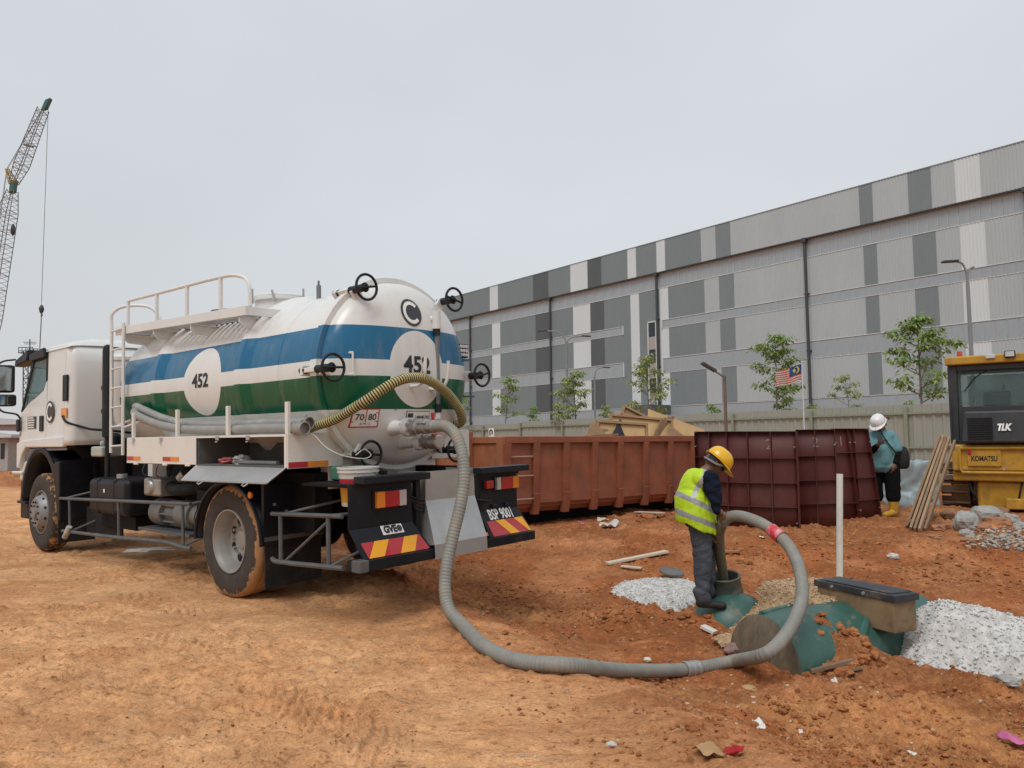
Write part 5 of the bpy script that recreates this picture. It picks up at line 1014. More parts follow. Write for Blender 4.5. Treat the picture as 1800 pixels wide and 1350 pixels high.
# bucket, stick, box on the tanker
bw_ = M('bucket_white', (.6, .59, .55), .45, var=.06, dirt=(.2, .18, .15), damt=.25, dscale=8); br_ = M('bucket_red', (.45, .02, .04), .45, var=.06); by_ = M('bucket_yellow', (.7, .33, .02), .45, var=.06)
bk = empty('bucket', None, 'white, red and yellow plastic bucket hung behind the left rear panel', 'bucket', mat=tm @ Matrix.Translation(P(-1.62, .31, .90)))
def bl(prof, m, nm, par): mb = MB(); mb.lathe(prof, n=28); return mb.obj(nm, m, par, 40)
bb = bl([(.0, 0), (.135, 0), (.138, .03)], bw_, 'base', bk); bl([(.138, .03), (.150, .165)], by_, 'yellow_band', bk); bl([(.150, .165), (.157, .225)], br_, 'red_band', bk); bl([(.157, .225), (.162, .27), (.172, .272), (.172, .285), (.166, .288), (.166, .30), (.176, .302), (.176, .315), (.160, .315), (.13, .02)], bw_, 'rim', bk)
mb = MB(); mb.tube(bez([V(.17, 0, .28), V(.12, -.13, .24), V(0, -.18, .22), V(-.12, -.13, .24), V(-.17, 0, .28)], 5), .004, 5); mb.obj('handle', galv, bk)
pale = M('pale_wood', (.5, .42, .3), .8, var=.15, scale=3, stretch=(8, 1, 1))
mb = MB(); mb.tube([TWv(tS(690, 842, -1.86)), TWv(tS(727, 834, -1.82))], .014, 8); o = mb.obj('stick', pale); tag(o, 'pale wooden stick lying on the rear platform of the tanker', 'stick')
gbx = M('green_plastic', (.05, .2, .13), .5, var=.15); mb = MB(); mb.obox(TWv(P(-1.3, .5, 1.15)), Vector(Td)*.12, Vector(Tr)*.16, Vector(Tu)*.06); tag(mb.obj('plastic_tub', gbx, None, 0, .02), 'green plastic tub behind the white bucket on the tanker', 'tub')
def crumple(name, c, r, m, label, cat, sq=.5, seed=1, n=2):
    bm = bmesh.new(); bmesh.ops.create_icosphere(bm, subdivisions=n+1, radius=1); rg = random.Random(seed)
    from mathutils import noise as mn
    for v in bm.verts:
        p = v.co*2.2+Vector((seed, 0, 0)); k = 1+.45*mn.noise(p)+.25*mn.noise(p*2.3); v.co = Vector((v.co.x*k*r*1.3, v.co.y*k*r, v.co.z*k*r*sq))
    me = bpy.data.meshes.new(name); bm.to_mesh(me); bm.free(); me.materials.append(m); o = link(name, me); o.location = c; o.rotation_euler = (0, 0, rg.uniform(0, 6)); return tag(o, label, cat)
pinkm = M('pink_cloth', (.5, .14, .15), .8, var=.2); clearm = M('clear_plastic_bag', (.5, .5, .5), .25, var=.2)
crumple('rag', TWv(P(.15, .12, LZ0+.04)), .075, pinkm, 'crumpled pink rag inside the open side locker', 'rag', .45, 3)
crumple('plastic_bag', TWv(P(-.05, .16, LZ0+.05)), .08, clearm, 'clear plastic bag beside the pink rag in the open locker', 'bag', .6, 4)
mb = MB(); mb.cyl(TWv(P(.0, .1, LZ0+.03)), TWv(P(-.75, .1, LZ0+.03)), .02); tag(mb.obj('pipe_offcut', gpipe), 'short grey pipe lying along the floor of the open locker', 'pipe')
# ------------------------------------------------------------------ roll-off skip
binm = M('skip_red_oxide', (.27, .085, .042), .7, var=.22, scale=2.5, dirt=(.13, .075, .05), damt=.42, dscale=2.2, bump=.15, bscale=30)
bino = M('skip_orange_oxide', (.32, .115, .05), .7, var=.2, scale=2.5, dirt=(.10, .05, .035), damt=.38, dscale=3.5, bump=.15, bscale=30)
bx = V(.79, .613, 0).normalized(); bn = V(-bx.y, bx.x, 0); BO = V(-.06, 11.85, .10)
bmx = Matrix.Identity(4)
for i in range(3): bmx[i][0] = bx[i]; bmx[i][1] = bn[i]; bmx[i][3] = BO[i]
SK = empty('skip_container', None, 'rust red steel roll off skip standing behind the tanker', 'skip', mat=bmx)
L0, H0, W0 = 5.6, 1.39, 2.3
def sb(nm, a, b, m=binm, bev=.008, par=None): mb = MB(); mb.box(a, b); return mb.obj(nm, m, par or SK, 0, bev)
sb('side_wall', (0, .06, .34), (L0, .08, H0)); sb('side_wall', (0, W0-.08, .3), (L0, W0-.06, H0)); sb('floor', (0, .1, .28), (L0, W0-.1, .33))
sb('end_wall', (L0-.04, .06, .3), (L0, W0-.06, H0)); sb('end_wall', (-.03, .12, .15), (.0, W0-.1, H0-.02), bino)
mb = MB(); mb.hexa([(0, .2, .2), (L0, .2, .2), (L0, .22, .2), (0, .22, .2), (0, .06, .34), (L0, .06, .34), (L0, .08, .34), (0, .08, .34)]); mb.obj('bottom_skirt', binm, SK, 0)
for y in (0, W0-.1): sb('top_rail', (-.05, y, H0-.1), (L0+.03, y+.12, H0+.01), binm, .012)
sb('top_rail', (-.06, .121, H0-.1), (.02, W0-.101, H0+.008), bino, .012)
xs = []
for px in (893, 944, 997, 1047, 1092, 1137, 1180, 1220):
    r_ = ray(px, 830); k = (BO.x*r_[1]-BO.y*r_[0])/(bx.y*r_[0]-bx.x*r_[1]); xs.append(k)
xs += [xs[-1]+.62*i for i in range(1, 4)]
for x in [q for q in xs if q < L0-.05]:
    mb = MB(); w = .055; mb.hexa([(x-w, .06, .17), (x+w, .06, .17), (x+w, .14, .17), (x-w, .14, .17), (x-w, -.03, H0-.1), (x+w, -.03, H0-.1), (x+w, .06, H0-.1), (x-w, .06, H0-.1)])
    mb.hexa([(x-w, .03, .17), (x+w, .03, .17), (x+w, .06, .17), (x-w, .06, .17), (x-w, -.03, .5), (x+w, -.03, .5), (x+w, .06, .5), (x-w, .06, .5)]); mb.obj('rib', binm, SK, 0, .006)
for z in (.42, .78, 1.08): mb = MB(); mb.tube([(xs[0]+.05, .03, z), (xs[0]+.2, .0, z), (xs[1]-.2, .0, z), (xs[1]-.05, .03, z)], .016, 8); mb.obj('ladder_rung', M('rung', (.3, .2, .16), .7, var=.2) if 'rung' not in MATS else MATS['rung'], SK)
for y in (.55, 1.65): sb('skid_rail', (-.1, y, 0), (L0+.1, y+.12, .24), chassis, .006)
sb('end_post', (-.12, .02, .1), (-.0, .16, H0+.0), bino, .01); sb('end_post', (-.1, W0-.3, .1), (-.03, W0-.1, H0+.25), bino, .02); sb('hook_bar_frame', (-.3, .9, .5), (-.03, 1.4, H0+.1), bino, .02)
# timber heap in the skip (each board its own thing)
ply = M('plywood', (.58, .38, .18), .75, var=.18, scale=2, stretch=(1, 5, 1), dirt=(.28, .17, .09), damt=.25); lum = M('lumber', (.30, .185, .10), .8, var=.25, scale=3, stretch=(1, 6, 6)); felt = M('black_felt', (.028, .032, .036), .8, var=.2)
def board(px, py, Y, w, h, t, rx, ry, rz, m, nm, label, cat, frame=None):
    c = at(px, py+7, Y); o = empty(nm, c, label, cat); h *= .85; o.rotation_euler = (R_(rx), R_(ry), R_(rz))
    mb = MB(); mb.box((-w/2, -t/2, -h/2), (w/2, t/2, h/2)); mb.obj('sheet', m, o, 0, .003)
    if frame:
        for a, b in (((-w/2, -t/2-.05, -h/2), (w/2, -t/2-.001, -h/2+.045)), ((-w/2, -t/2-.05, h/2-.045), (w/2, -t/2-.001, h/2)), ((-w/2, -t/2-.05, -h/2+.046), (-w/2+.045, -t/2-.001, h/2-.046)), ((w/2-.045, -t/2-.05, -h/2+.046), (w/2, -t/2-.001, h/2-.046))): mb = MB(); mb.box(a, b); mb.obj('batten', lum, o, 0, .003)
    return o
board(1093, 757, 14.0, .95, .55, .02, -12, 4, 5, ply, 'framed_panel', 'framed plywood panel at the left end of the timber heap', 'panel', True)
board(1127, 745, 14.5, 1.25, .50, .02, -16, 5, 10, ply, 'framed_panel', 'long framed plywood panel in the middle of the timber heap', 'panel', True)
board(1078, 744, 14.1, .7, .25, .02, -20, 4, 15, ply, 'framed_panel', 'narrow framed plywood panel behind the left end of the timber heap', 'panel', True)
board(1122, 729, 14.7, .75, .26, .02, -25, 26, 10, lum, 'framed_panel', 'small propped brown panel at the peak of the timber heap', 'panel', True)
board(1190, 748, 15.0, 1.4, .5, .02, -20, 17, 25, ply, 'plywood_sheet', 'pale plywood sheet sloping down at the right of the timber heap', 'plywood')
board(1100, 762, 14.0, .55, .55, .015, -30, 45, 20, felt, 'felt_sheet', 'black felt covered board tilted on its corner in the timber heap', 'board')
board(1052, 764, 13.7, .5, .5, .02, -30, 40, 15, lum, 'brown_board', 'brown board corner poking up at the left of the timber heap', 'board')
board(1195, 764, 14.6, .6, .35, .02, -30, 30, 30, lum, 'brown_board', 'brown board corner poking up beside the maroon formwork', 'board')
for i in range(4):
    c = at(1156+i*6, 755-i*1.5, 14.5+.05*i); mb = MB(); mb.bar(c-V(.11, .05, .22), c+V(.11, .05, .2), .035, .07); tag(mb.obj('batten', lum, None, 0, .003), ['leftmost', 'second', 'third', 'rightmost'][i]+' of four short leaning battens in the middle of the timber heap', 'batten', 'leaning battens in the skip')
mb = MB(); c = at(1040, 766, 13.4); mb.bar(c, c+V(.5, .3, .02), .05, .03); tag(mb.obj('batten', lum, None, 0, .003), 'flat batten on the rim left of the timber heap', 'batten')
# ------------------------------------------------------------------ steel formwork
fwm = M('maroon_steel', (.085, .016, .013), .6, var=.2, scale=2, dirt=(.14, .075, .06), damt=.28, dscale=1.6, bump=.04, stretch=(1, 1, .5)); chalk = M('chalk', (.3, .24, .22), .9, var=.2, bump=0)
def form(a, b, zb, zt, bulge, nv, label, lean=(0, 0), txt=None, hz=(.0, .27, .50, .74, 1.0)):
    a, b = Vector((*a, 0)), Vector((*b, 0)); n = Vector((b.y-a.y, -(b.x-a.x), 0)).normalized(); n = n if n.y < 0 else -n
    o = empty('formwork_panel', (a.x, a.y, 0), label, 'formwork', 'curved maroon formwork panels')
    def S(u, v, off=0): z = zb[0]*(1-u)+zb[1]*u; z2 = zt[0]*(1-u)+zt[1]*u; p = a.lerp(b, u)+n*(bulge*4*u*(1-u)+off)+Vector((lean[0], lean[1], 0))*v-a; return Vector((p.x, p.y, z+(z2-z)*v))
    mb = MB(); mb.grid(lambda u, v: S(u, v), 24, 4); sk = mb.obj('skin', fwm, o, 60); sm = sk.modifiers.new('solid', 'SOLIDIFY'); sm.thickness = .008; sm.offset = -1
    for v in hz:
        mb = MB(); k = 24; vs = []
        for i in range(k+1):
            for off, dz in ((.001, -.004), (.06, -.004), (.06, .004), (.001, .004)): p = S(i/k, v, off); p.z += dz; vs.append(p)
        fs = [(4*i+j, 4*i+(j+1) % 4, 4*i+4+(j+1) % 4, 4*i+4+j) for i in range(k) for j in range(4)]+[(3, 2, 1, 0), (4*k, 4*k+1, 4*k+2, 4*k+3)]; mb.add(vs, fs); mb.obj('horizontal_rib', fwm, o, 0)
    for i in range(nv+1):
        u = i/nv; e = .006/(b-a).length; mb = MB(); u0, u1 = max(0, u-e), min(1, u+e); w = .062 if i in (0, nv) else .05
        mb.hexa([S(u0, .005, .002), S(u1, .005, .002), S(u1, .005, w), S(u0, .005, w), S(u0, .995, .002), S(u1, .995, .002), S(u1, .995, w), S(u0, .995, w)]); mb.obj('vertical_rib', fwm, o, 0)
    for i in (0, nv):
        for v in (.12, .85): mb = MB(); c = S(abs(i/nv-.015), v, .04); mb.cyl(c, c+n*.03, .012, n=8); mb.obj('bolt', alum, o)
    for t_, u, v in (txt or []): L_ = (b-a).length; text('chalk_number', t_, .2, lambda x, y, u=u, v=v: S(u+x/L_, v+y/1.4, .004), chalk, o, .0)
def W2(px, Y): return ((px-900)/1350*Y, Y)
form(W2(1222, 12.4), W2(1400, 11.3), (.0, .02), (1.55, 1.53), .24, 5, 'largest curved maroon formwork panel, chalked 2, behind the man in the vest', txt=[('2', .78, .87)])
form(W2(1397, 11.9), W2(1466, 11.65), (.0, .05), (1.56, 1.56), .04, 2, 'narrow maroon formwork panel just right of the largest one', txt=[('2', .5, .87)])
form(W2(1466, 12.35), W2(1501, 12.5), (.09, .09), (1.58, 1.58), .01, 1, 'slim maroon formwork panel behind the white pipe', (-.02, .1), [('1', .4, .86)], (.0, .2, .48, .74, 1.))
form(W2(1500, 12.45), W2(1537, 12.65), (.10, .12), (1.58, 1.58), .01, 1, 'rightmost maroon formwork panel leaning beside the man with a phone', (-.12, .1), [('1', .3, .86)], (.0, .22, .46, .74, 1.))
# ------------------------------------------------------------------ buried septic tank
frp = M('green_fibreglass', (.035, .105, .085), .42, var=.2, scale=4, dirt=(.36, .25, .14), damt=.22, dscale=9, bump=.06); frpm = M('muddy_fibreglass', (.16, .125, .085), .7, var=.3, scale=7, dirt=(.03, .06, .045), damt=.5, dscale=5, stretch=(1.6, 1.6, .8), bump=.2)
SA = V(1.95, 6.15, -.325); sx = V(.88, .475, 0).normalized(); sy = V(sx.y, -sx.x, 0)   # sy towards the camera
ST = empty('septic_tank', SA, 'half buried green fibreglass septic tank in the dug earth', 'tank')
def sr(t): return .365+.02*min(1, t/.5)
def SP(t, th, off=0): r = sr(t)+off; return sx*t+sy*(math.cos(th)*r)+V(0, 0, math.sin(th)*r)
mb = MB(); mb.grid(lambda u, v: SP(1.8*u, PI*1.25*v-.4), 30, 40); mb.obj('shell', frp, ST)
mb = MB(); mb.grid(lambda u, v: SP(0, PI*1.25*u-.4)*v+sx*(-.06*(1-v*v)), 36, 6); mb.obj('end_cap', frpm, ST)
for t0, a0, t1, a1, r_ in ((1.02, 62, .42, -5, .034), (1.45, 50, 1.18, 0, .022), (.62, 118, .04, 97, .03), (1.0, 118, .62, 118, .025)):
    mb = MB(); mb.tube([SP(t0+(t1-t0)*k/12, R_(a0+(a1-a0)*k/12), -.004) for k in range(13)], r_, 8); mb.obj('rib', frp, ST)
mb = MB(); nc = at(1272, 1012, 7.48)-SA; mb.lathe([(.20, -.35), (.165, -.12), (.15, -.03), (.158, -.02), (.160, .0), (.150, .008), (.138, .0), (.13, -.3)], nc, V(-.1, -.18, 1), 32); mb.obj('inlet_neck', M('dark_neck', (.06, .07, .065), .5, var=.2, dirt=(.3, .21, .12), damt=.5, dscale=5), ST, 50)
mb = MB(); mb.grid(lambda u, v: nc+V(.06, -.06, -.50)+V(math.cos(2*PI*u)*math.cos(v*PI/2)*.40, math.sin(2*PI*u)*math.cos(v*PI/2)*.36, math.sin(v*PI/2)*.36), 32, 10); mb.obj('rear_dome', frp, ST)
boxm = M('box_muddy', (.24, .16, .085), .75, var=.25, scale=5, dirt=(.04, .045, .04), damt=.45, dscale=3); lidm = M('box_lid', (.035, .038, .045), .6, var=.3, dirt=(.25, .19, .13), damt=.35, dscale=5)
LC = [atz(*p, .19) for p in ((1432, 1020), (1572, 1049), (1590, 1040), (1450, 1008))]
u_ = (LC[1]-LC[0]); v_ = (LC[3]-LC[0]); v_ = v_-u_*(v_.dot(u_)/u_.dot(u_)); v_ = v_.normalized()*.27; ctr = LC[0]+u_/2+v_/2-SA; uh, vh = u_/2, v_/2
mb = MB(); mb.obox(ctr-V(0, 0, .16), uh*.96, vh*.94, (0, 0, .13)); mb.obj('access_box', boxm, ST, 0, .01)
mb = MB(); mb.obox(ctr-V(0, 0, .02), uh*1.02, vh*1.04, (0, 0, .028)); mb.obox(ctr+V(0, 0, .014), uh*.9, vh*.86, (0, 0, .008)); lid = mb.obj('access_lid', lidm, ST, 0, .008)
for k in (-.5, .3): mb = MB(); c = ctr+uh*k-vh*1.05-V(0, 0, .02); mb.cyl(c, c-vh.normalized()*.015, .014, n=8); mb.obj('lid_bolt', galv, ST)
# heaps of lean concrete and tan gravel round it
def inpoly(x, y, poly):
    ins = np.zeros(x.shape, bool); d = np.full(x.shape, 9.)
    for (ax, ay), (bx_, by_2) in zip(poly, poly[1:]+poly[:1]):
        ins ^= ((ay > y) != (by_2 > y)) & (x < (bx_-ax)*(y-ay)/(by_2-ay+1e-12)+ax)
        ex, ey = bx_-ax, by_2-ay; t = np.clip(((x-ax)*ex+(y-ay)*ey)/(ex*ex+ey*ey), 0, 1); d = np.minimum(d, np.hypot(x-ax-t*ex, y-ay-t*ey))
    return np.where(ins, d, -d)
def heap(name, poly, h, edge_, amp, m, label, seed, nl, lr, zfn=None, lumps_m=None):
    xs_, ys_ = [p[0] for p in poly], [p[1] for p in poly]; res = .016
    nx, ny = int((max(xs_)-min(xs_))/res)+8, int((max(ys_)-min(ys_))/res)+8; X, Y = np.meshgrid(min(xs_)-.06+np.arange(nx)*res, min(ys_)-.06+np.arange(ny)*res)
    D = inpoly(X, Y, poly)+.09*fbm(X*4, Y*4, 4, seed)+.03*fbm(X*22, Y*22, 2, seed+3)
    zb = zfn(X, Y) if zfn else gbase(X, Y)
    hh = h(X, Y) if callable(h) else h
    Z = zb-.03+hh*sst(-.02, edge_, D)+(amp*np.abs(fbm(X*28, Y*28, 3, seed+7, .7))+.03*fbm(X*4, Y*4, 3, seed+9))*sst(-.03, .06, D)
    keep = D > -.035; idx = -np.ones(X.shape, int); idx[keep] = np.arange(keep.sum()); vs = np.stack([X[keep], Y[keep], Z[keep]], 1)
    q = np.stack([idx[:-1, :-1], idx[:-1, 1:], idx[1:, 1:], idx[1:, :-1]], -1).reshape(-1, 4); q = q[(q >= 0).all(1)]
    me = bpy.data.meshes.new(name); me.from_pydata(vs.tolist(), [], q.tolist()); me.shade_smooth(); me.materials.append(m); o = link(name, me); tag(o, label, 'heap', kind='stuff')
    rg = np.random.default_rng(seed); k = rg.integers(0, len(vs), nl); pts = [(vs[i][0]+rg.normal()*.008, vs[i][1]+rg.normal()*.008, vs[i][2]+.002, r) for i, r in zip(k, lr[0]+(lr[1]-lr[0])*rg.random(nl)**2)]
    stones(name+'_lumps', pts, lumps_m or m, label+' surface lumps', kind='stuff', seed=seed, parent=o, squash=.8)
    return o
lean = M('lean_concrete', (.57, .56, .535), .9, var=.2, scale=14, bump=.5, bscale=90, dirt=(.30, .235, .17), damt=.34, dscale=9)
tang = M('tan_gravel', (.40, .26, .13), .9, var=.25, scale=14, bump=.5, bscale=90, dirt=(.5, .4, .28), damt=.35, dscale=25)
pg = lambda L_: [(p.x, p.y) for p in (gp(*q) for q in L_)]
heap('concrete_heap', pg([(1060, 1042), (1085, 1030), (1100, 1022), (1130, 1018), (1215, 1020), (1240, 1040), (1228, 1066), (1165, 1086), (1145, 1078), (1110, 1062)]), .10, .16, .022, lean, 'rough pale grey concrete spill left of the man in the vest', 5, 4200, (.004, .012))
heap('concrete_heap', [(2.95, 6.25), (3.02, 5.98), (3.3, 5.83), (3.72, 5.55), (4.3, 5.2), (5.0, 5.2), (5.1, 6.0), (4.5, 6.3), (4.1, 6.55), (3.8, 6.75), (3.5, 6.9), (3.1, 6.85)], lambda X, Y: np.clip(.55-.2*(X-3.2), .28, .55), .55, .022, lean, 'large rough pale grey concrete heap right of the black box lid', 6, 8500, (.004, .013), lambda X, Y: np.minimum(gbase(X, Y), -.26))
def sz(X, Y):
    dx, dy = X-SA.x, Y-SA.y; t = dx*sx.x+dy*sx.y; w = dx*sy.x+dy*sy.y; return np.maximum(np.maximum(gbase(X, Y), -.25+.30*sst(1.85, 2.45, X)), np.where((np.abs(w) < .385) & (t > .06), SA.z+np.sqrt(np.maximum(0, .385**2-w*w)), -9))
heap('gravel_heap', [(1.98, 6.95), (1.72, 6.72), (1.76, 6.42), (2.0, 6.32), (2.3, 6.40), (2.55, 6.42), (2.75, 6.50), (3.0, 6.65), (3.4, 7.1), (3.3, 7.6), (2.6, 7.75), (2.35, 7.45), (2.2, 7.15)], .045, .16, .02, tang, 'tan gravel backfill banked over the buried green tank', 8, 2600, (.005, .014), sz, pebm[:2])
pvc = M('white_pvc', (.66, .645, .59), .4, var=.06, dirt=(.4, .3, .2), damt=.15)
pb_ = at(1476, 1012, 7.25); pt_ = at(1476, 833, 7.25); mb = MB(); r_ = .0295
mb.lathe([(r_-.006, (pt_-pb_).length-.3), (r_-.006, (pt_-pb_).length), (r_, (pt_-pb_).length), (r_, -.25)], pb_, pt_-pb_, 24); tag(mb.obj('vent_pipe', pvc), 'upright white plastic pipe standing behind the black box lid', 'pipe')
mb = MB(); c = gp(1181, 1022); mb.lathe([(.0, .03), (.13, .028), (.145, .018), (.145, .0)], c+V(0, 0, .09), V(.1, -.15, 1), 28); tag(mb.obj('cover_disc', M('grey_disc', (.13, .125, .12), .7, var=.2)), 'round grey cover lying on the pale concrete spill', 'cover')
# ------------------------------------------------------------------ people
def capsule(mb, a, b, r0, r1, n=16, flat=None):
    a, b = Vector(a), Vector(b); d = b-a
    if d.length < 1e-5: d = V(0, 0, 1e-4); b = a+d
    d = d.normalized(); pts, rs = [], []
    for k in range(5): t = PI/2*k/5; pts.append(a-d*r0*math.cos(t)); rs.append(max(.0008, r0*math.sin(t)))
    pts += [a, b]; rs += [r0, r1]
    for k in range(1, 6): t = PI/2*k/5; pts.append(b+d*r1*math.sin(t)); rs.append(max(.0008, r1*math.cos(t)))
    s = len(mb.v); mb.tube(pts, rs, n)
    if flat:
        ax, f = Vector(flat[0]).normalized(), flat[1]; m_ = (a+b)/2
        for i in range(s, len(mb.v)): p = Vector(mb.v[i]); k = (p-m_).dot(ax); mb.v[i] = tuple(p+ax*k*(f-1))
def remesh(mb, name, voxel, smooth=4):
    me = bpy.data.meshes.new(name); me.from_pydata(mb.v, [], mb.f); fixn(me); o = bpy.data.objects.new(name, me); COL.objects.link(o)
    r = o.modifiers.new('r', 'REMESH'); r.mode = 'VOXEL'; r.voxel_size = voxel; s = o.modifiers.new('s', 'SMOOTH'); s.iterations = smooth; s.factor = .5
    dg = bpy.context.evaluated_depsgraph_get(); dg.update(); out = bpy.data.meshes.new_from_object(o.evaluated_get(dg)); bpy.data.objects.remove(o); bpy.data.meshes.remove(me); out.name = name; return out
def fc(me): c = np.zeros(len(me.polygons)*3); me.polygons.foreach_get('center', c); return c.reshape(-1, 3)
def segdist(c, a, b, r0, r1):
    a, b = np.array(a), np.array(b); d = b-a; t = np.clip(((c-a)@d)/max(1e-9, d@d), 0, 1); return np.linalg.norm(c-a-t[:, None]*d, axis=1)-(r0+(r1-r0)*t)
def figure(name, segs, mats, parent, voxel=.008, folds=None):
    mb = MB()
    for s in segs: capsule(mb, s[0], s[1], s[2], s[3], flat=s[5] if len(s) > 5 else None)
    me = remesh(mb, name, voxel); c = fc(me); D = np.stack([segdist(c, s[0], s[1], s[2], s[3]) for s in segs]); k = D.argmin(0); me.materials.clear()
    for m in mats: me.materials.append(m)
    me.polygons.foreach_set('material_index', np.array([s[4] for s in segs])[k].astype(np.int32)); 
    if folds:   # cloth wrinkles
        co = np.zeros(len(me.vertices)*3); me.vertices.foreach_get('co', co); co = co.reshape(-1, 3); no = np.zeros_like(co).ravel(); me.vertices.foreach_get('normal', no); no = no.reshape(-1, 3)
        co += no*folds(co)[:, None]; me.vertices.foreach_set('co', co.ravel())
    me.shade_smooth(); return link(name, me, parent)
def mesh_filter(me, keep):
    bm = bmesh.new(); bm.from_mesh(me); bm.faces.ensure_lookup_table(); bmesh.ops.delete(bm, geom=[f for f in bm.faces if not keep[f.index]], context='FACES'); bm.to_mesh(me); bm.free()
skin = M('skin_brown', (.16, .075, .045), .55, var=.1, scale=20, bump=.05); navy = M('navy_cloth', (.010, .014, .026), .9, var=.2, bump=.3, bscale=120, spec=.1); jeans = M('grey_jeans', (.075, .084, .10), .9, spec=.15, var=.22, scale=9, bump=.3, bscale=160); shoe = M('dark_shoe', (.014, .013, .013), .6, var=.3, dirt=(.12, .07, .04), damt=.12, dscale=9); redc = M('red_cloth', (.36, .012, .012), .85, var=.1); hair = M('black_hair', (.012, .011, .010), .6, var=.2, bump=.4, bscale=150)
hiv = M('hi_vis_lime', (.47, .68, .015), .6, var=.08, scale=9, bump=.1); silver = M('reflective_silver', (.33, .33, .33), .45, .2, var=.08); haty = M('hat_yellow', (.78, .44, .012), .32, var=.03, bump=.01, coat=.3); hatw = M('hat_white', (.72, .72, .72), .32, var=.03, bump=.01, coat=.3); strapg = M('hat_strap_grey', (.28, .27, .26), .7, var=.1)
def helmet(parent, c, up, fw, m, r=.118):
    up, fw = Vector(up).normalized(), Vector(fw); fw = (fw-up*fw.dot(up)).normalized(); sd_ = up.cross(fw); mb = MB()
    def dome(u, v):
        a = 2*PI*u; ph = v*PI/2; rr = r*math.cos(ph)**.75; ridge = .007*max(0, 1-abs(math.sin(a))*4)*math.cos(ph)*1 if v < 1 else 0
        return c+fw*math.cos(a)*rr*1.13+sd_*math.sin(a)*rr*.95+up*(math.sin(ph)*r*1.06+ridge)
    mb.grid(dome, 40, 12)
    def brim(u, v):
        a = 2*PI*u; ex = .012+.048*max(0, math.cos(a))**1.5; rr = r+ex*v; return c+fw*math.cos(a)*rr*1.13+sd_*math.sin(a)*rr*.95-up*(.006*v+.02*v*max(0, math.cos(a)))
    mb.grid(brim, 40, 3); o = mb.obj('hard_hat', m, parent, 50); s = o.modifiers.new('solid', 'SOLIDIFY'); s.thickness = .004; return o
def fingers(segs, c, ax, u, r_h, tag_, n=4, sp=.021, a0=-70, a1=95, fr=.0095):
    """close a hand on a bar: centre c, bar axis ax, u = direction from bar to palm"""
    ax, u = Vector(ax).normalized(), Vector(u); u = (u-ax*u.dot(ax)).normalized(); w = ax.cross(u)
    for i in range(n):
        o = c+ax*((i-1.5)*sp); ln = (.92, 1.06, 1.0, .84)[i]; pr = None
        for k in range(4):
            a = R_(a0+(a1-a0)*(.12+.3*k*ln)); p = o+(u*math.cos(a)+w*math.sin(a))*(r_h+fr*.8)
            if pr is not None: segs.append((pr, p, fr*(1.05-.08*k), fr*(.98-.08*k), tag_))
            pr = p
    o = c+ax*(1.7*sp); pr = None
    for k in range(3): a = R_(-20-38*k); p = o+ax*.012*k+(u*math.cos(a)+w*math.sin(a))*(r_h+fr); (segs.append((pr, p, fr*1.15, fr, tag_)) if pr is not None else None); pr = p
def hang_hand(segs, wr, dn, side, fw, tag_, fr=.0088):
    """relaxed hand: wrist wr, direction dn, fw = palm-normal-ish curl direction, side = across the knuckles"""
    dn, side, fw = Vector(dn).normalized(), Vector(side).normalized(), Vector(fw).normalized(); kn = wr+dn*.085
    segs.append((wr, kn+side*.022, .026, .02, tag_)); segs.append((wr, kn-side*.022, .026, .02, tag_))
    for i, L_ in enumerate((.07, .08, .075, .058)):
        o = kn+side*(.031-.0205*i); m1 = o+dn*L_*.5+fw*L_*.12; m2 = m1+dn*L_*.3+fw*L_*.22; m3 = m2+dn*L_*.18+fw*L_*.22
        segs += [(o, m1, fr*1.05, fr, tag_), (m1, m2, fr, fr*.92, tag_), (m2, m3, fr*.92, fr*.85, tag_)]
    t0 = wr+dn*.03+side*.028; t1 = t0+dn*.04+side*.02+fw*.02; t2 = t1+dn*.035+fw*.02; segs += [(t0, t1, .0125, .011, tag_), (t1, t2, .011, .0095, tag_)]
# --- man in hi-vis vest
WY = 7.30; wk_ = 1350/WY; wo_ = at(1237, 1066, WY); W1 = empty('person', wo_, 'man in lime hi vis vest and yellow hard hat bending his head over the hose', 'person')
def w1(px, py, y=0.): return Vector(((px-1237)/wk_, y, (1066-py)/wk_))
sg = []
for y, hipx, kx, ky, ax_, ay, tx, ty_ in ((-.085, 1231, 1234, 985, 1231, 1044, 1264, 1061), (.095, 1238, 1250, 982, 1249, 1040, 1278, 1050)):
    hip, kn_, an = w1(hipx, 928, y), w1(kx, ky, y*1.05), w1(ax_, ay, y*1.1)
    sg += [(hip, kn_, .108, .082, 0), (kn_, an+V(0, 0, .04), .080, .068, 0), (an+V(-.012, 0, .03), an+V(.005, 0, -.015), .073, .072, 0)]
    heel = w1(ax_-4, ay+13, y*1.1); toe = w1(tx, ty_, y*1.2); sg += [(heel, toe, .043, .040, 1, ((0, 0, 1), .9)), (heel+V(.02, 0, .05), heel+V(.07, 0, .02), .045, .045, 1)]
pel = w1(1229, 915); sg += [(pel+V(0, -.07, 0), pel+V(0, .07, 0), .118, .118, 2), (w1(1225, 905), w1(1223, 880), .135, .145, 2, ((0, 1, 0), 1.15)), (w1(1224, 878), w1(1231, 852), .142, .12, 2, ((0, 1, 0), 1.22)), (w1(1236, 846, -.12), w1(1236, 846, .12), .075, .075, 2)]
sg += [(w1(1228, 921, -.04), w1(1242, 930, -.04), .1, .08, 5)]
neck0, hc = w1(1244, 836), w1(1265, 817); up1, f1 = V(.60, 0, .80), V(.80, 0, -.60)
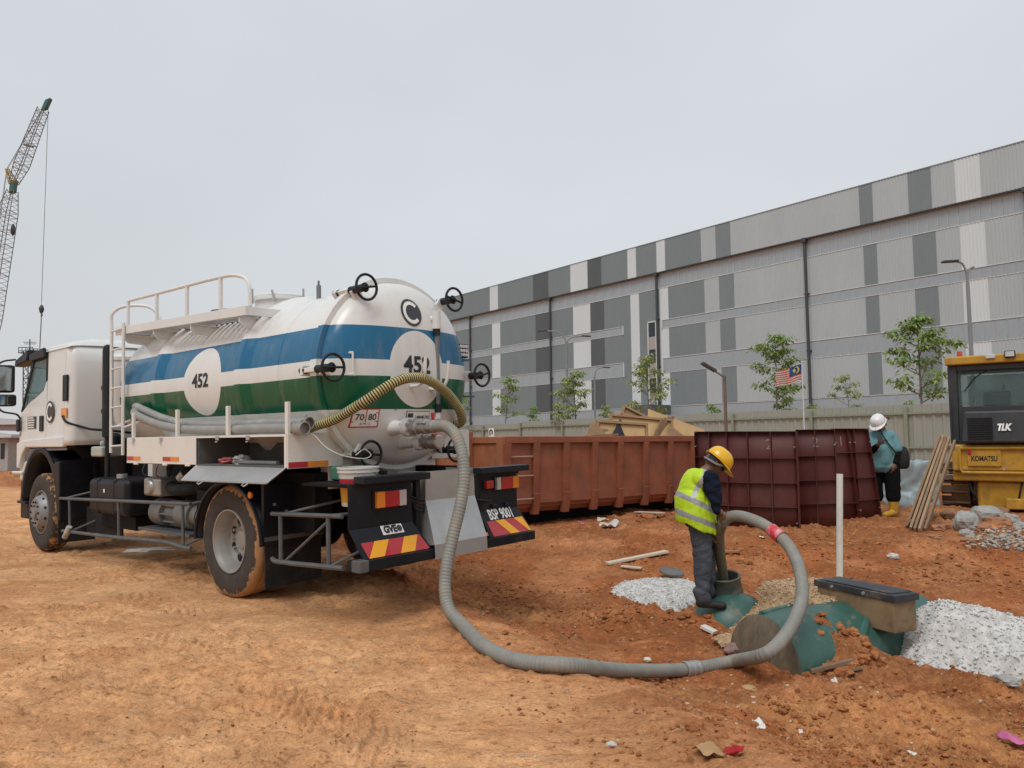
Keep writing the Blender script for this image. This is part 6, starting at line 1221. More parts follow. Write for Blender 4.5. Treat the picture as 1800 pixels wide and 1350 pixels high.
sg += [(neck0, hc-up1*.06, .055, .05, 3), (hc+up1*.0-f1*.015, hc+up1*.02+f1*.01, .088, .09, 3, ((0, 1, 0), .86)), (hc-up1*.055+f1*.035, hc-up1*.085+f1*.05, .06, .042, 3, ((0, 1, 0), .9)), (hc-up1*.02+f1*.088, hc-up1*.045+f1*.103, .013, .015, 3), (hc-up1*.075+f1*.085, hc-up1*.078+f1*.088, .014, .014, 3)]
for s in (-1, 1): sg.append((hc+V(0, s*.082, 0)-up1*.005-f1*.01, hc+V(0, s*.085, 0)-up1*.035-f1*.005, .015, .011, 3, ((0, 1, 0), .6)))
i1 = near(1279, 909); hcr = hpath[i1]-wo_; hax = (hpath[i1+6]-hpath[i1-6]).normalized()
i2 = near(1264, 938); hcl = hpath[i2]-wo_; hal = (hpath[i2+4]-hpath[i2-4]).normalized()
ur = V(-.45, -.45, .75); ul = V(-.6, .8, 0)
ur = (ur-hax*ur.dot(hax)).normalized(); ul = (ul-hal*ul.dot(hal)).normalized()
pr_, pl_ = hcr+ur*.072, hcl+ul*.072
sh_r, el_r = w1(1245, 845, -.185), w1(1250, 882, -.25); sh_l, el_l = w1(1245, 844, .17), w1(1256, 884, .2)
sg += [(sh_r, el_r, .078, .062, 4), (el_r, pr_+V(-.05, -.01, .03), .06, .042, 4), (sh_l, el_l, .068, .054, 4), (el_l, pl_+V(-.03, .04, .03), .052, .036, 4)]
sg += [(pr_+V(-.04, -.012, .03), pr_, .028, .03, 3, (ur, .7)), (pl_+V(-.03, .03, .03), pl_, .028, .03, 3, (ul, .7))]
fingers(sg, hcr, hax, ur, .050, 3); fingers(sg, hcl, hal, ul, .050, 3, a0=70, a1=-95)
def folds1(c):
    z = c[:, 2]; f = .020*fbm(c[:, 0]*7+c[:, 1]*9+z*3, z*11-c[:, 0]*6, 4, 5); leg = (z < .72) & (z > .14); arm = (c[:, 1] < -.13) & (z > .85) & (z < 1.25)
    return np.where(leg, f+.004*np.sin(z*70+c[:, 0]*35)*np.exp(-((z-.2)/.12)**2)+.002*np.sin(z*60+c[:, 0]*30)*np.exp(-((z-.45)/.1)**2), np.where(arm, f+.003*np.sin(z*75+c[:, 0]*40), 0))
figure('body', sg, [jeans, shoe, navy, skin, navy, redc], W1, .0075, folds1)
# vest: loose shell over the torso
mb = MB(); vs_seg = [(w1(1226, 932), w1(1222, 885), .162, .160, 0, ((0, 1, 0), 1.42)), (w1(1223, 884), w1(1232, 854), .160, .135, 0, ((0, 1, 0), 1.25)), (w1(1235, 848, -.12), w1(1235, 848, .12), .092, .092, 0), (w1(1233, 932), w1(1231, 896), .162, .162, 0, ((0, 1, 0), 1.38))]
for s in vs_seg: capsule(mb, *s[:4], flat=s[5] if len(s) > 5 else None)
vm_ = remesh(mb, 'hi_vis_vest', .010, 3); c = fc(vm_); x, y, z = c[:, 0], c[:, 1], c[:, 2]
hem = .80-.42*(x+.235)+.01*np.sin(x*30); ard = np.minimum(np.linalg.norm((c-np.array(w1(1248, 855, -.2)))*np.array([1.35, .8, .85]), axis=1), np.linalg.norm((c-np.array(w1(1246, 855, .2)))*np.array([1.35, .8, .85]), axis=1))
nk = np.linalg.norm((c-np.array(w1(1245, 831)))*np.array([1, 1, 1.]), axis=1)
keep = (z > hem) & (ard > .118) & (nk > .088)
b1 = np.abs(z-(1.045-.50*(x+.22))) < .028; b2 = np.abs(z-(.885-.42*(x+.22))) < .026
vstr = (np.abs(x-(-.075+.55*(z-1.10))) < .024) & (z > 1.045-.5*(x+.22)) & (np.abs(y) > .06)
vm_.materials.clear(); vm_.materials.append(hiv); vm_.materials.append(silver); vm_.polygons.foreach_set('material_index', (b1 | b2 | vstr).astype(np.int32))
mesh_filter(vm_, keep); co = np.zeros(len(vm_.vertices)*3); vm_.vertices.foreach_get('co', co); co = co.reshape(-1, 3); nrm_ = np.zeros(len(co)*3); vm_.vertices.foreach_get('normal', nrm_); co += nrm_.reshape(-1, 3)*(.006+.018*fbm(co[:, 0]*8+co[:, 1]*6, co[:, 2]*6, 4, 8))[:, None]; vm_.vertices.foreach_set('co', co.ravel()); vm_.shade_smooth()
vo = link('hi_vis_vest', vm_, W1); s = vo.modifiers.new('solid', 'SOLIDIFY'); s.thickness = .005
mb = MB(); mb.grid(lambda u, v: hc+(-f1*math.cos(2.4*(u-.5)*1.25)+V(0, 1, 0)*math.sin(2.4*(u-.5)*1.25)*.9)*(.095+.003*v)*1.02+up1*(.035-.085*v), 20, 6); o = mb.obj('hair', hair, W1, 60); s = o.modifiers.new('solid', 'SOLIDIFY'); s.thickness = .012
helmet(W1, hc+up1*.022+f1*.018, up1+f1*.12, f1, haty)
mb = MB(); mb.tube(bez([hc+f1*.07+V(0, -.08, 0)+up1*.0, hc+V(0, -.098, 0)-up1*.03, hc-f1*.07+V(0, -.075, 0)-up1*.035, hc-f1*.105-up1*.03, hc-f1*.07+V(0, .075, 0)-up1*.035], 5), .009, 6); mb.obj('hat_harness', strapg, W1)
mb = MB(); mb.tube([hc+f1*.02+V(0, -.093, 0)-up1*.01, hc+f1*.092+V(0, -.055, 0)-up1*.022, hc+f1*.10+V(0, .055, 0)-up1*.022], .005, 6); 
for s_ in (-1, 1): mb.obox(hc+f1*.098+V(0, s_*.033, 0)-up1*.025, f1*.003, (0, .025, 0), up1*.015)
mb.obj('safety_glasses', plastic, W1, 0, .003)
# --- man with phone
PY = 12.9; pk_ = 1350/PY; po_ = at(1556, 905, PY); W2_ = empty('person', po_, 'man in teal shirt, white hard hat and yellow boots looking at a phone', 'person')
def w2(px, py, y=0.): return Vector(((px-1556)/pk_, y, (905-py)/pk_))
teal = M('teal_shirt', (.12, .27, .29), .85, var=.12, scale=6, bump=.2, bscale=100); blk = M('black_trousers', (.008, .008, .009), .9, spec=.1, var=.2, bump=.2); boot = M('yellow_boot', (.52, .29, .03), .45, var=.12, dirt=(.35, .18, .08), damt=.3, dscale=8)
sg = []
for hx, y, kx, ax_, tx, ty_, by__ in ((1566, -.07, 1568, 1568, 1549, 905, 900), (1544, .07, 1544, 1545, 1537, 899, 893)):
    hip, kn_, an = w2(hx, 826, y), w2(kx, 862, y), w2(ax_, by__-8, y); sg += [(hip, kn_, .135, .118, 1), (kn_, w2(ax_, 873, y), .118, .115, 1), (w2(ax_, 877, y), an, .088, .074, 2), (w2(ax_+1, by__, y), w2(tx, ty_-2, y-.09), .052, .048, 2), (an, w2(ax_, by__, y), .066, .06, 2)]
sg += [(w2(1549, 824, 0), w2(1562, 824, 0), .15, .15, 1), (w2(1551, 808, -.05), w2(1552, 792, -.05), .19, .195, 0, ((1, 0, 0), 1.05)), (w2(1552, 790, -.03), w2(1557, 772, .0), .19, .15, 0, ((1, 0, 0), 1.08)), (w2(1544, 768, .02), w2(1570, 768, -.02), .095, .095, 0), (w2(1547, 816, -.04), w2(1558, 817, -.04), .17, .17, 0)]
hc2 = w2(1549, 745, -.06); up2, f2 = V(-.45, -.32, .83).normalized(), V(-.62, -.55, -.56); f2 = (f2-up2*f2.dot(up2)).normalized(); sd2 = up2.cross(f2)
sg += [(w2(1558, 760, 0), hc2-up2*.07, .065, .06, 3), (hc2, hc2+up2*.02, .095, .095, 3), (hc2-up2*.06+f2*.04, hc2-up2*.09+f2*.05, .066, .05, 3), (hc2-up2*.02+f2*.09, hc2-up2*.045+f2*.105, .014, .016, 3)]
for s in (-1, 1): sg.append((hc2+sd2*s*.088-up2*.005, hc2+sd2*s*.09-up2*.035, .016, .012, 3))
shl, ell, wrl = w2(1574, 771, -.03), w2(1578, 797, -.1), w2(1567, 814, -.2)
shr, elr, wrr = w2(1538, 772, .03), w2(1533, 795, -.08), w2(1532, 785, -.3)
sg += [(shl, shl.lerp(ell, .75), .082, .082, 0), (shl.lerp(ell, .7), ell, .062, .056, 4), (ell, wrl, .056, .042, 4), (shr, shr.lerp(elr, .75), .08, .08, 0), (shr.lerp(elr, .7), elr, .06, .055, 4), (elr, wrr, .054, .04, 4)]
hang_hand(sg, wrl, V(-.25, -.15, -1), V(-.8, -.5, 0), V(-.5, .8, -.1), 3)
ph = wrr+V(.02, -.06, .085); sg += [(wrr, ph-V(.0, -.0, .045), .028, .03, 3)]
fingers(sg, ph-V(0, 0, .025), V(.95, .1, .1), V(0, .7, -.7), .02, 3, a0=-60, a1=100)
def folds2(c): return .012*fbm(c[:, 0]*6+c[:, 1]*4, c[:, 2]*7, 3, 15)*((c[:, 2] > .3) & (c[:, 2] < 1.4))
figure('body', sg, [teal, blk, boot, skin, blk], W2_, .010, folds2)
helmet(W2_, hc2+up2*.022+f2*.012, up2+f2*.05, f2, hatw, .125)
mb = MB(); mb.grid(lambda u, v: hc2+(-f2*math.cos(2.6*(u-.5)*1.2)+sd2*math.sin(2.6*(u-.5)*1.2))*.102+up2*(.02-.09*v), 16, 5); o = mb.obj('hair', hair, W2_, 60); s = o.modifiers.new('solid', 'SOLIDIFY'); s.thickness = .012
mb = MB(); b0 = hc2-f2*.1; mb.tube(bez([b0, b0+V(.06, -.01, .0), b0+V(.1, -.03, .03), b0+V(.13, -.03, .0)], 4), .012, 6); mb.tube(bez([b0, b0+V(.05, -.03, -.03), b0+V(.08, -.03, -.02)], 4), .010, 6); mb.obj('bandana_tail', M('red_bandana', (.1, .02, .02), .9, var=.3), W2_)
mb = MB(); txp = [w2(1540+i*2.4, 776+(1.2 if i % 2 else -.8), -.22-.015*math.sin(i*.55)) for i in range(7)]; mb.tube(txp, .010, 6); tag(mb.obj('shirt_print', ink, W2_), 'dark lettering band across the chest')
mb = MB(); mb.obox(po_+ph+V(0, -.012, .03), V(.037, -.01, 0), V(.003, .006, -.003), V(-.005, .03, .065)); tag(mb.obj('phone', plastic, None, 0, .006), 'dark phone held up in the hand of the man in teal', 'phone')
bagm = M('black_bag', (.012, .012, .013), .7, var=.3, bump=.3, bscale=50); bg_c = po_+w2(1588, 806, -.05); bag = empty('shoulder_bag', bg_c, 'black messenger bag slung behind the hip of the man in teal', 'bag')
mb = MB(); mb.grid(lambda u, v: V(.13*math.cos(2*PI*u)*abs(math.cos(PI*(v-.5)))**.45, .085*math.sin(2*PI*u)*abs(math.cos(PI*(v-.5)))**.45, .19*math.sin(PI*(v-.5)))+V(-.03*v, 0, 0), 24, 14); mb.obj('pouch', bagm, bag, 60)
stp = [w2(1549, 760, -.12), w2(1548, 767, -.20), w2(1553, 779, -.245), w2(1560, 789, -.255), w2(1567, 797, -.24), w2(1576, 801, -.15), w2(1586, 795, -.08)]; mb = MB(); mb.tube([p+po_-bg_c for p in bez(stp, 5)], .013, 6); mb.obj('strap', bagm, bag)
# ------------------------------------------------------------------ bulldozer (rear view)
DY = 14.3; dk = 1350/DY; do_ = at(1752, 907, DY); do_.z = .02
DR = -R_(36); _c = at(1677, 907, DY); do_ = Vector((_c.x+math.cos(DR)*.89*.84, _c.y+math.sin(DR)*.89*.84, .02))
DZ = empty('bulldozer', do_, 'yellow and black tracked bulldozer seen from behind at the right edge', 'bulldozer')
DZ.rotation_euler = (0, 0, DR); DZ.scale = (.84, 1, 1)
yel = M('machine_yellow', (.48, .26, .02), .5, var=.18, dirt=(.24, .13, .06), damt=.45, dscale=3.5, bump=.03); cabk = M('machine_charcoal', (.028, .03, .033), .5, var=.2, dirt=(.12, .09, .07), damt=.2)
trk = M('track_rust', (.13, .085, .055), .75, .3, var=.3, dirt=(.26, .13, .06), damt=.45, dscale=4)
def dz(px, py, y=0.): return Vector(((px-1752)/dk, y, HC+(771-py)/dk-do_.z))
def db(nm, a, b, y0, y1, m, bev=.02, par=None): p, q = dz(*a, 0), dz(*b, 0); mb = MB(); mb.box((p.x, y0, p.z), (q.x, y1, q.z)); return mb.obj(nm, m, par or DZ, 0, bev)
db('cab_roof', (1666, 630), (1838, 645), -.1, 1.6, yel, .03)
cabp = []
for a, b in (((1669, 646), (1686, 782)), ((1818, 646), (1835, 782))): db('cab_pillar', a, b, 0, .15, cabk, .02)
for a, b in (((1669, 646), (1677, 782)), ((1827, 646), (1835, 782))): db('cab_pillar', a, b, 1.35, 1.5, cabk, .02)
db('cab_header', (1686, 646), (1818, 655), .0, .15, cabk, .01); db('cab_sill', (1686, 717), (1818, 782), .0, .15, cabk, .01); db('cab_front_sill', (1677, 735), (1827, 782), 1.4, 1.5, cabk, .01); db('cab_front_header', (1677, 646), (1827, 652), 1.4, 1.5, cabk, .01)
for x in (1669, 1831): db('cab_side_sill', (x, 735), (x+4, 782), .15, 1.35, cabk, .01)
db('cab_floor', (1670, 776), (1834, 784), 0, 1.5, cabk, .01)
p, q = dz(1687, 656), dz(1817, 716); mb = MB(); mb.box((p.x, .06, p.z), (q.x, .066, q.z)); mb.obj('rear_window', glass, DZ, 0)
p, q = dz(1690, 655), dz(1814, 735); mb = MB(); mb.box((p.x, 1.43, p.z), (q.x, 1.436, q.z)); mb.obj('front_window', glass, DZ, 0)
mb = MB(); mb.tube([dz(1698, 690)+V(0, .05, 0), dz(1717, 668)+V(0, .045, 0), dz(1748, 650)+V(0, .03, 0)], .012, 6); mb.obj('wiper', plastic, DZ)
db('operator_seat', (1725, 690), (1775, 770), .6, .75, plastic, .05); mb = MB(); mb.cyl(dz(1708, 745)+V(0, .8, 0), dz(1712, 700)+V(0, .8, 0), .025); mb.obj('control_lever', galv, DZ); mb = MB(); mb.cyl(dz(1757, 720)+V(0, 1.2, 0), dz(1760, 675)+V(0, 1.2, 0), .02); mb.obj('exhaust_stack', plastic, DZ)
# cooling box at the rear
p, q = dz(1694, 726), dz(1826, 781); mb = MB(); mb.hexa([(p.x, -.45, q.z), (q.x, -.45, q.z), (q.x, 0, q.z), (p.x, 0, q.z), (p.x+.06, -.38, p.z), (q.x-.06, -.38, p.z), (q.x-.04, 0, p.z), (p.x+.04, 0, p.z)]); hv = mb.obj('rear_housing', cabk, DZ, 0, .05, 3)
for i in range(10): a = dz(1705, 738+3.7*i); b = dz(1748, 740+3.7*i); yy = -.395-.055*(i/10); mb = MB(); mb.box((a.x, yy-.025, b.z), (b.x, yy-.005, a.z)); mb.obj('louvre', plastic, hv, 0)
p, q = dz(1703, 735), dz(1750, 777); 
mb = MB(); mb.hexa([(p.x, -.44, q.z), (q.x, -.44, q.z), (q.x, -.43, q.z), (p.x, -.43, q.z), (p.x, -.385, p.z), (q.x, -.385, p.z), (q.x, -.375, p.z), (p.x, -.375, p.z)]); mb.obj('louvre_back', dark, hv, 0)
c = dz(1767, 755); text('contractor_text', 'TLK', .16, lambda u, v: V(c.x+u+.25*v, -.442+.065*v/.3, c.z+v), whitep, hv, .008, .95, .85)
# yellow rear body
p, q = dz(1673, 783), dz(1831, 828); mb = MB(); mb.box((p.x, -.3, q.z), (q.x, 1.5, p.z)); mb.obj('rear_body', yel, DZ, 0, .04)
mb = MB(); fr_ = [dz(1690, 789), dz(1800, 789), dz(1806, 795), dz(1806, 824), dz(1800, 830), dz(1692, 830), dz(1688, 824), dz(1688, 795)]; mb.tube([v+V(0, -.34, 0) for v in fr_], .028, 8, closed=True); mb.obj('guard_frame', yel, DZ)
db('name_plate', (1701, 789), (1759, 819), -.335, -.31, yel, .004); c2 = dz(1730, 807); text('maker_text', 'KOMATSU', .125, lambda u, v: V(c2.x+u, -.337, c2.z+v), ink, DZ, .004, .82); db('plate_marker', (1702, 791), (1708, 800), -.345, -.336, red, 0)
db('tow_crossmember', (1672, 828), (1831, 845), -.2, 1.4, yel, .03); db('final_housing', (1712, 845), (1800, 893), -.1, 1.4, yel, .06); db('tow_bracket', (1762, 872), (1800, 890), -.28, -.1, yel, .02)
mb = MB(); mb.box((-.5, .0, .25), (.9, 3.0, .95)); mb.obj('undercarriage', trk, DZ, 0, .03); mb = MB(); mb.box((-.65, 1.5, .9), (.65, 3.6, 1.6)); mb.obj('engine_hood', yel, DZ, 0, .06)
mb = MB(); mb.box((-1.4, 4.0, .15), (1.4, 4.15, 1.2)); mb.obj('blade', yel, DZ, 0, .03)
for sgn, cx in ((-1, -.84), (1, .98)):
    tr_o = empty('track', (cx, 0, 0)); tr_o.parent = DZ; n = 34; Lk = 3.0; r_ = .40; per = 2*(Lk-.8)+2*PI*r_
    mb = MB(); mb.box((-.27, -.23, -.028), (.27, -.07, .0)); mb.box((-.27, -.19, .0), (.27, -.17, .055)); shoe_ = mb.mesh('track_shoe', trk, 0)
    mb = MB(); mb.cyl((-.15, 0, 0), (.15, 0, 0), .36, n=24); spk = mb.obj('sprocket', yel, tr_o, 30, .02); spk.location = (.1, .4, .46)
    mb = MB(); mb.box((-.12, .3, .2), (.12, 2.7, .65)); mb.obj('track_frame', trk, tr_o, 0, .03)
    for i in range(n):
        s = per*i/n
        if s < Lk-.8: y, z, a = .4+s, .06, PI
        elif s < Lk-.8+PI*r_: t = (s-(Lk-.8))/r_; y, z, a = .4+Lk-.8+math.sin(t)*r_, .46-math.cos(t)*r_, PI-t
        elif s < 2*(Lk-.8)+PI*r_: y, z, a = .4+Lk-.8-(s-(Lk-.8)-PI*r_), .86, 0
        else: t = (s-2*(Lk-.8)-PI*r_)/r_; y, z, a = .4-math.sin(t)*r_, .46+math.cos(t)*r_, -t
        o = link('track_shoe', shoe_, tr_o); o.location = (0, y, z); o.rotation_euler = (-a if 0 else a*-1, 0, 0)
        o.matrix_basis = Matrix.Translation((0, y, z)) @ Matrix.Rotation(-a, 4, 'X') @ Matrix.Translation((0, .15, 0))
for i_, (a_, b_) in enumerate(((1700, 1712), (1790, 1783))):
    mb = MB(); mb.tube(bez([dz(a_, 846)+V(0, -.1, 0), dz((a_+b_)/2, 862)+V(0, -.28, 0), dz(b_, 875)+V(0, -.2, 0)], 5), .022, 8); mb.obj('hydraulic_hose', rubber, DZ)
for px_ in (1678, 1694, 1762, 1800): mb = MB(); mb.cyl(dz(px_, 824)+V(0, -.3, 0), dz(px_, 824)+V(0, -.32, 0), .022, n=6); mb.obj('bolt', galv, DZ)
mb = MB(); mb.tube([dz(1673, 700)+V(0, -.05, 0), dz(1673, 770)+V(0, -.05, 0)], .014, 8); mb.obj('grab_rail', cabk, DZ)
mb = MB(); c = dz(1691, 628)+V(0, .2, 0); mb.lathe([(.0, .1), (.05, .095), (.06, .0)], c, n=16); mb.obj('beacon', M('beacon_red', (.5, .03, .01), .3, var=.05, coat=.5), DZ)
db('roof_lamp', (1740, 630), (1757, 637), -.14, -.1, lensw, .008); mb = MB(); c = dz(1782, 632)+V(0, -.16, 0); mb.obox(c, (.1, 0, 0), (0, .05, 0), (0, 0, .06)); rl = mb.obj('work_lamp', plastic, DZ, 0, .02); mb = MB(); mb.obox(c+V(0, -.052, 0), (.08, 0, 0), (0, .004, 0), (0, 0, .045)); mb.obj('lamp_lens', lensw, rl, 0)
# ------------------------------------------------------------------ planks leaning on the bulldozer
wood = M('weathered_plank', (.32, .215, .125), .85, var=.22, scale=3, stretch=(1, 1, .25), dirt=(.2, .12, .07), damt=.25)
wd2 = M('weathered_plank_dark', (.24, .15, .085), .85, var=.25, scale=3, stretch=(1, 1, .25), dirt=(.16, .09, .05), damt=.3)
for i, (b, t, nm) in enumerate((((1594, 930), (1652, 768), 'leftmost'), ((1601, 934), (1658, 768), 'second from left'), ((1608, 937), (1663, 770), 'third from left'), ((1616, 938), (1668, 772), 'second from right'), ((1626, 936), (1678, 777), 'rightmost'))):
    pb__ = gp(*b)+V(0, 0, .01); pt__ = at(*t, 13.0+.04*i); mb = MB(); d = (pt__-pb__); mb.bar(V(0, 0, 0), d, .036, .09, V(-.6, -.8, 0)); o = mb.obj('plank', wood if i % 2 else wd2, None, 0, .004); o.location = pb__; tag(o, nm+' of the five planks leaning on the bulldozer', 'plank', 'planks leaning on the bulldozer')
for i, (px, py, Y, nm) in enumerate(((1668, 786, 13.15, 'top'), (1651, 827, 12.6, 'second'), (1628, 878, 11.9, 'third'), (1612, 917, 11.35, 'bottom'))):
    c = at(px, py, Y-.02); mb = MB(); mb.bar(V(-.14, -.02, .02), V(.14, .02, -.03), .07, .05); o = mb.obj('cleat', wood, None, 0, .004); o.location = c; tag(o, nm+' short cross cleat on the leaning planks', 'cleat', 'cross cleats on the planks')
# tarpaulin covered stack
tarp = M('pale_blue_tarp', (.30, .38, .40), .45, var=.15, scale=4, bump=.25, bscale=12); TB = at(1600, 888, 14.6); TB.z = gb(TB.x, TB.y)
from mathutils import noise as mno
def tp_(u, v):
    a = 2*PI*u; k = (abs(math.cos(a))**4+abs(math.sin(a))**4)**-.25; h = min(1, v*1.25); rr = 1 if v < .8 else max(0, (1-v)/.2)
    p = V(math.cos(a)*k*.36*rr, math.sin(a)*k*.5*rr, .80*h); n_ = mno.noise(p*3.5)*.12+abs(mno.noise(p*6))*.16-abs(mno.noise(p*13))*.07; return p*(1+n_*.9)+V(0, 0, n_*.25*h)
mb = MB(); mb.grid(tp_, 64, 30); o = mb.obj('tarp_covered_stack', tarp, None, 60); o.location = TB; tag(o, 'stack wrapped in pale blue plastic sheet between the man in teal and the planks', 'stack')
mb = MB(); c = at(1617, 830, 14.2); mb.cyl(c-V(.07, 0, 0), c+V(.07, .02, 0), .045, n=16); tag(mb.obj('roll', plastic, None, 30, .005), 'short black roll on top of the blue wrapped stack', 'roll')
# ------------------------------------------------------------------ rubble at the bulldozer
rockg = M('rubble_grey', (.33, .32, .30), .9, var=.22, scale=6, bump=.5, bscale=40, dirt=(.3, .18, .1), damt=.25); rockb = M('rubble_brown', (.27, .15, .085), .9, var=.25, scale=6, bump=.5, bscale=40); brickm = M('broken_brick', (.34, .16, .085), .9, var=.2, bump=.3)
def rock(px, py, r, m, label, sq=.75, seed=0, nm='rock', blocky=0, cat='rock', grp=None):
    p = gp(px, py); bm = bmesh.new(); bmesh.ops.create_icosphere(bm, subdivisions=3, radius=1)
    for v in bm.verts:
        q = v.co.copy()
        if blocky: k = max(abs(q.x)*1.0, abs(q.y)*1.25, abs(q.z)*1.5); q = q.lerp(q/k, blocky)
        k = 1+.28*mno.noise(q*1.4+V(seed*3.1, 0, 0))+.16*mno.noise(q*3.1+V(0, seed, 0))+.07*mno.noise(q*7+V(seed, seed, 0)); v.co = V(q.x*k*r*1.15, q.y*k*r*.95, q.z*k*r*sq)
    me = bpy.data.meshes.new(nm); bm.to_mesh(me); bm.free(); me.materials.append(m)
    o = link(nm, me); o.location = p+V(0, 0, r*sq*.55); o.rotation_euler = (0, 0, seed*1.3); return tag(o, label, cat, grp)
RK = [(1700, 935, .17, rockg, 'large pale grey boulder at the foot of the bulldozer', 1.0, 0), (1732, 917, .2, rockg, 'wide grey boulder behind the pale grey boulder', .7, 0), (1697, 943, .09, rockg, 'small grey stone tucked under the pale boulder', .7, 0), (1755, 925, .15, brickm, 'brown block on the right of the rubble', .6, .7), (1722, 936, .13, brickm, 'pale brown brick chunk right of the pale boulder', .6, .7), (1775, 922, .13, rockg, 'grey stone at the right end of the rubble', .7, .2), (1672, 932, .1, brickm, 'brick chunk left of the pale boulder', .6, .8), (1650, 934, .11, brickm, 'flat brick chunk right of the plank ends', .5, .8), (1630, 918, .13, rockb, 'brown earth lump behind the plank ends', .8, 0), (1668, 915, .12, rockb, 'brown lump under the bulldozer track', .7, .2), (1640, 947, .1, brickm, 'low reddish brick lying in front of the planks', .35, .8), (1684, 920, .07, rockg, 'small grey stone left of the pale boulder', .8, 0), (1760, 905, .12, rockb, 'dark earth lump beneath the bulldozer', .7, 0), (1705, 958, .09, brickm, 'flat reddish slab in front of the rubble', .3, .8), (1795, 935, .1, rockg, 'grey lump at the right edge of the frame', .7, 0)]
for i, (px, py, r, m, lb, sq, bl_) in enumerate(RK): rock(px, py, r, m, lb, sq, i+1, 'rubble_stone', bl_, 'rock', 'rubble at the bulldozer')
def pile_pts(n, poly, seed, r0, r1):
    rg = random.Random(seed); out = []
    while len(out) < n:
        out.append((rg.uniform(*poly[0]), rg.uniform(*poly[1]), r0+(r1-r0)*rg.random()**2.5, rg.random()))
    G = gpn([o[0] for o in out], [o[1] for o in out]); return [(g[0], g[1], g[2]+o[2]*.3+.05*o[3], o[2]) for g, o in zip(G, out)]
stones('rubble_gravel', pile_pts(650, ((1700, 1830), (935, 972)), 4, .006, .038), [rockg, pebm[0], pebm[2]], 'loose mixed gravel and brick bits below the boulders', 'gravel', seed=9)
# ------------------------------------------------------------------ small things on the ground
scrap = M('pale_timber_scrap', (.58, .50, .38), .8, var=.12); foam = M('white_scrap', (.66, .64, .58), .7, var=.1); paperm = M('grey_paper', (.5, .48, .44), .8, var=.12, bump=.3, bscale=30); pinkf = M('pink_film', (.55, .12, .28), .4, var=.2)
def gplank(p0, p1, w, t, m, nm, label, cat, lift=.0, tilt=0):
    a, b = gp(*p0)+V(0, 0, t/2+lift), gp(*p1)+V(0, 0, t/2+lift+tilt); mb = MB(); mb.bar(V(0, 0, 0), b-a, w, t); o = mb.obj(nm, m, None, 0, .004); o.location = a; return tag(o, label, cat)
gplank((1067, 998), (1172, 976), .09, .03, scrap, 'timber_strip', 'long cream timber strip lying behind the concrete spill', 'timber', .02)
gplank((1092, 1001), (1128, 1007), .06, .02, scrap, 'timber_strip', 'short cream timber piece beside the long strip', 'timber', .02)
gplank((1120, 912), (1165, 918), .12, .02, scrap, 'board_scrap', 'curled cream board scrap on the mound behind the vest', 'board', .08)
gplank((1235, 1108), (1258, 1117), .07, .03, foam, 'white_block', 'small white block in front of the buried tank', 'block', .01)
gplank((1272, 976), (1300, 976), .07, .03, brickm, 'brick_bat', 'reddish brick lying behind the hose loop', 'brick', .02)
gplank((1425, 1165), (1500, 1172), .03, .03, brick, 'twig', 'dark split stick in front of the buried tank', 'stick', .02)
gplank((1495, 1165), (1517, 1193), .02, .02, brick, 'twig', 'thin bent root end right of the split stick', 'stick', .02)
rock(1370, 1153, .055, M('pale_rock', (.5, .38, .27), .9, var=.2, bump=.4), 'pale rounded stone beside the hose loop', .8, 31, 'stone')
rock(1288, 1150, .07, M('mauve_rock', (.27, .17, .15), .8, var=.25, bump=.4), 'purple grey stone below the tank end', .7, 32, 'stone')
rock(1318, 1213, .05, M('ochre_rock', (.42, .27, .13), .9, var=.2, bump=.4), 'flat ochre stone in front of the hose', .45, 33, 'stone')
rock(1138, 1165, .028, foam, 'tiny white stone just behind the hose', .7, 34, 'stone'); rock(1772, 1215, .075, rockg, 'flat pale stone at the lower right below the concrete', .4, 35, 'stone', .6)
rock(1075, 1315, .022, paperm, 'grey stone near the bottom edge right of centre', .6, 36, 'stone'); rock(1220, 1290, .05, clod, 'dark clod at the lower middle', .7, 37, 'stone')
rock(1570, 985, .06, paperm, 'pale stone on bare earth right of the white pipe', .7, 38, 'stone')
def sheetlet(px, py, w, d, m, nm, label, cat, seed, amp=.05, lift=.02):
    w, d = w*.75, d*.75
    p = gp(px, py); rg = random.Random(seed); mb = MB(); a = rg.uniform(0, 6)
    def f(u, v): x, y = (u-.5)*w, (v-.5)*d; X = x*math.cos(a)-y*math.sin(a); Y = x*math.sin(a)+y*math.cos(a); return V(X, Y, max(-.01, min(amp, w*.25)*(mno.noise(V(u*1.8+seed, v*1.8, 0))+.45+.35*mno.noise(V(u*4, v*4+seed, 0))))+lift*u*.6)
    mb.grid(f, 14, 10); o = mb.obj(nm, m, None, 60); o.location = p+V(0, 0, .004); s = o.modifiers.new('solid', 'SOLIDIFY'); s.thickness = .003; return tag(o, label, cat)
sheetlet(1075, 930, .45, .3, paperm, 'crumpled_plastic', 'crumpled grey white plastic left of the man in the vest', 'plastic', 1, .1)
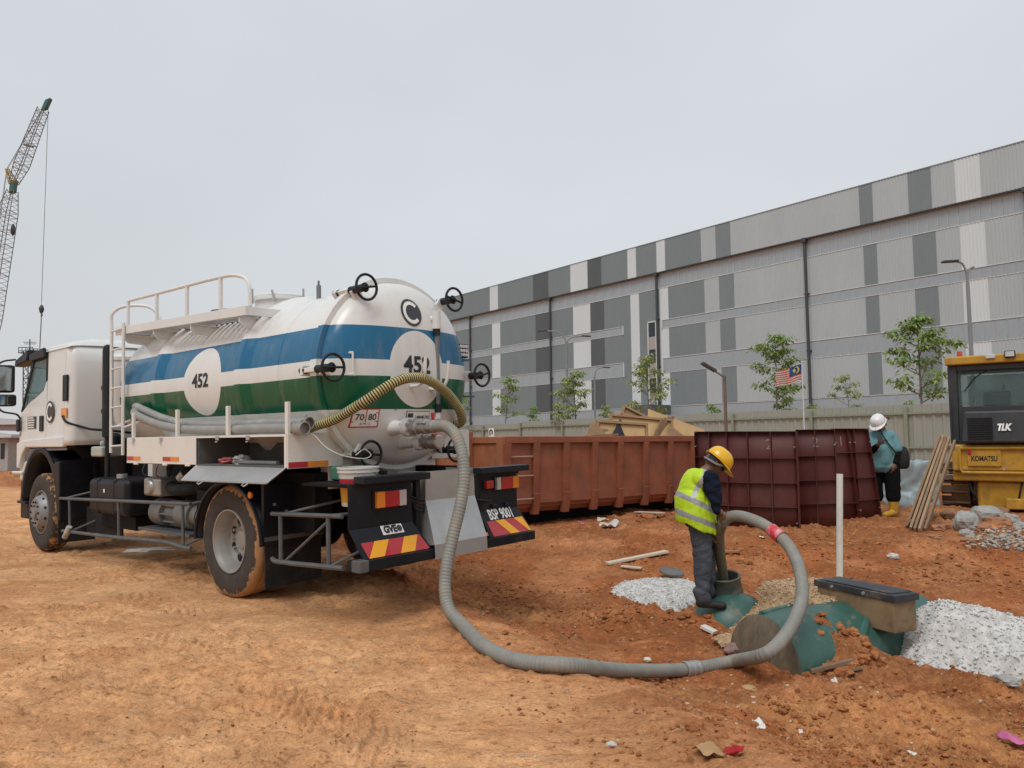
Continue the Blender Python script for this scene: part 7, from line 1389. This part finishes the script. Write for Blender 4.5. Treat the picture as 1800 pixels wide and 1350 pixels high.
sheetlet(1160, 915, .3, .2, scrap, 'paper_scrap', 'torn cream sheet on the earth mound', 'paper', 2, .1); sheetlet(1060, 918, .25, .15, scrap, 'paper_scrap', 'upright cream scrap between the skip and the man in the vest', 'paper', 12, .12)
sheetlet(1334, 1283, .13, .07, foam, 'white_chip', 'white plaster chip at lower right of centre', 'chip', 3, .04); sheetlet(1468, 1212, .1, .05, foam, 'white_chip', 'white flake in front of the split stick', 'chip', 4, .03)
sheetlet(1246, 1335, .16, .12, M('brown_paper', (.42, .25, .12), .8, var=.15), 'paper_cup', 'crushed brown paper at the bottom edge', 'paper', 5, .06); sheetlet(1290, 1330, .11, .07, redc, 'red_scrap', 'red scrap beside the crushed brown paper', 'scrap', 15, .04)
sheetlet(1785, 1318, .22, .14, pinkf, 'pink_film', 'crumpled pink film at the lower right corner', 'film', 6, .06); sheetlet(1022, 925, .2, .08, pinkf, 'pink_film', 'pink strip on the ground before the skip', 'film', 7, .04)
sheetlet(1408, 1290, .07, .03, foam, 'white_chip', 'long white chip below the dark clods', 'chip', 8, .03); sheetlet(1340, 948, .1, .06, foam, 'white_chip', 'white scrap seen through the hose loop', 'chip', 9, .04); sheetlet(1605, 1335, .07, .04, foam, 'white_chip', 'white chip near the bottom right', 'chip', 10, .03)
wp = M('white_patch', (.80, .79, .76), .6, var=.06)  # bright white for the flat patches laid on the earth under the tanker
c0 = gp(262, 968); bm_ = MB(); rg_ = random.Random(3)
for i in range(7):
    a0 = c0+V(rg_.uniform(-.28, .28), rg_.uniform(-.22, .22), 0); n = 11; vs = [V(a0.x+math.cos(2*PI*k/n)*rg_.uniform(.10, .22), a0.y+math.sin(2*PI*k/n)*rg_.uniform(.05, .1), 0) for k in range(n)]
    for v in vs: v.z = g1(v.x, v.y)+.004+.0006*i
    bm_.add([V(a0.x, a0.y, g1(a0.x, a0.y)+.012+.0006*i)]+vs, [(0, 1+k, 1+(k+1) % n) for k in range(n)])
tag(bm_.obj('pale_patch', wp), 'flat white patch on the earth under the tanker', 'spill')
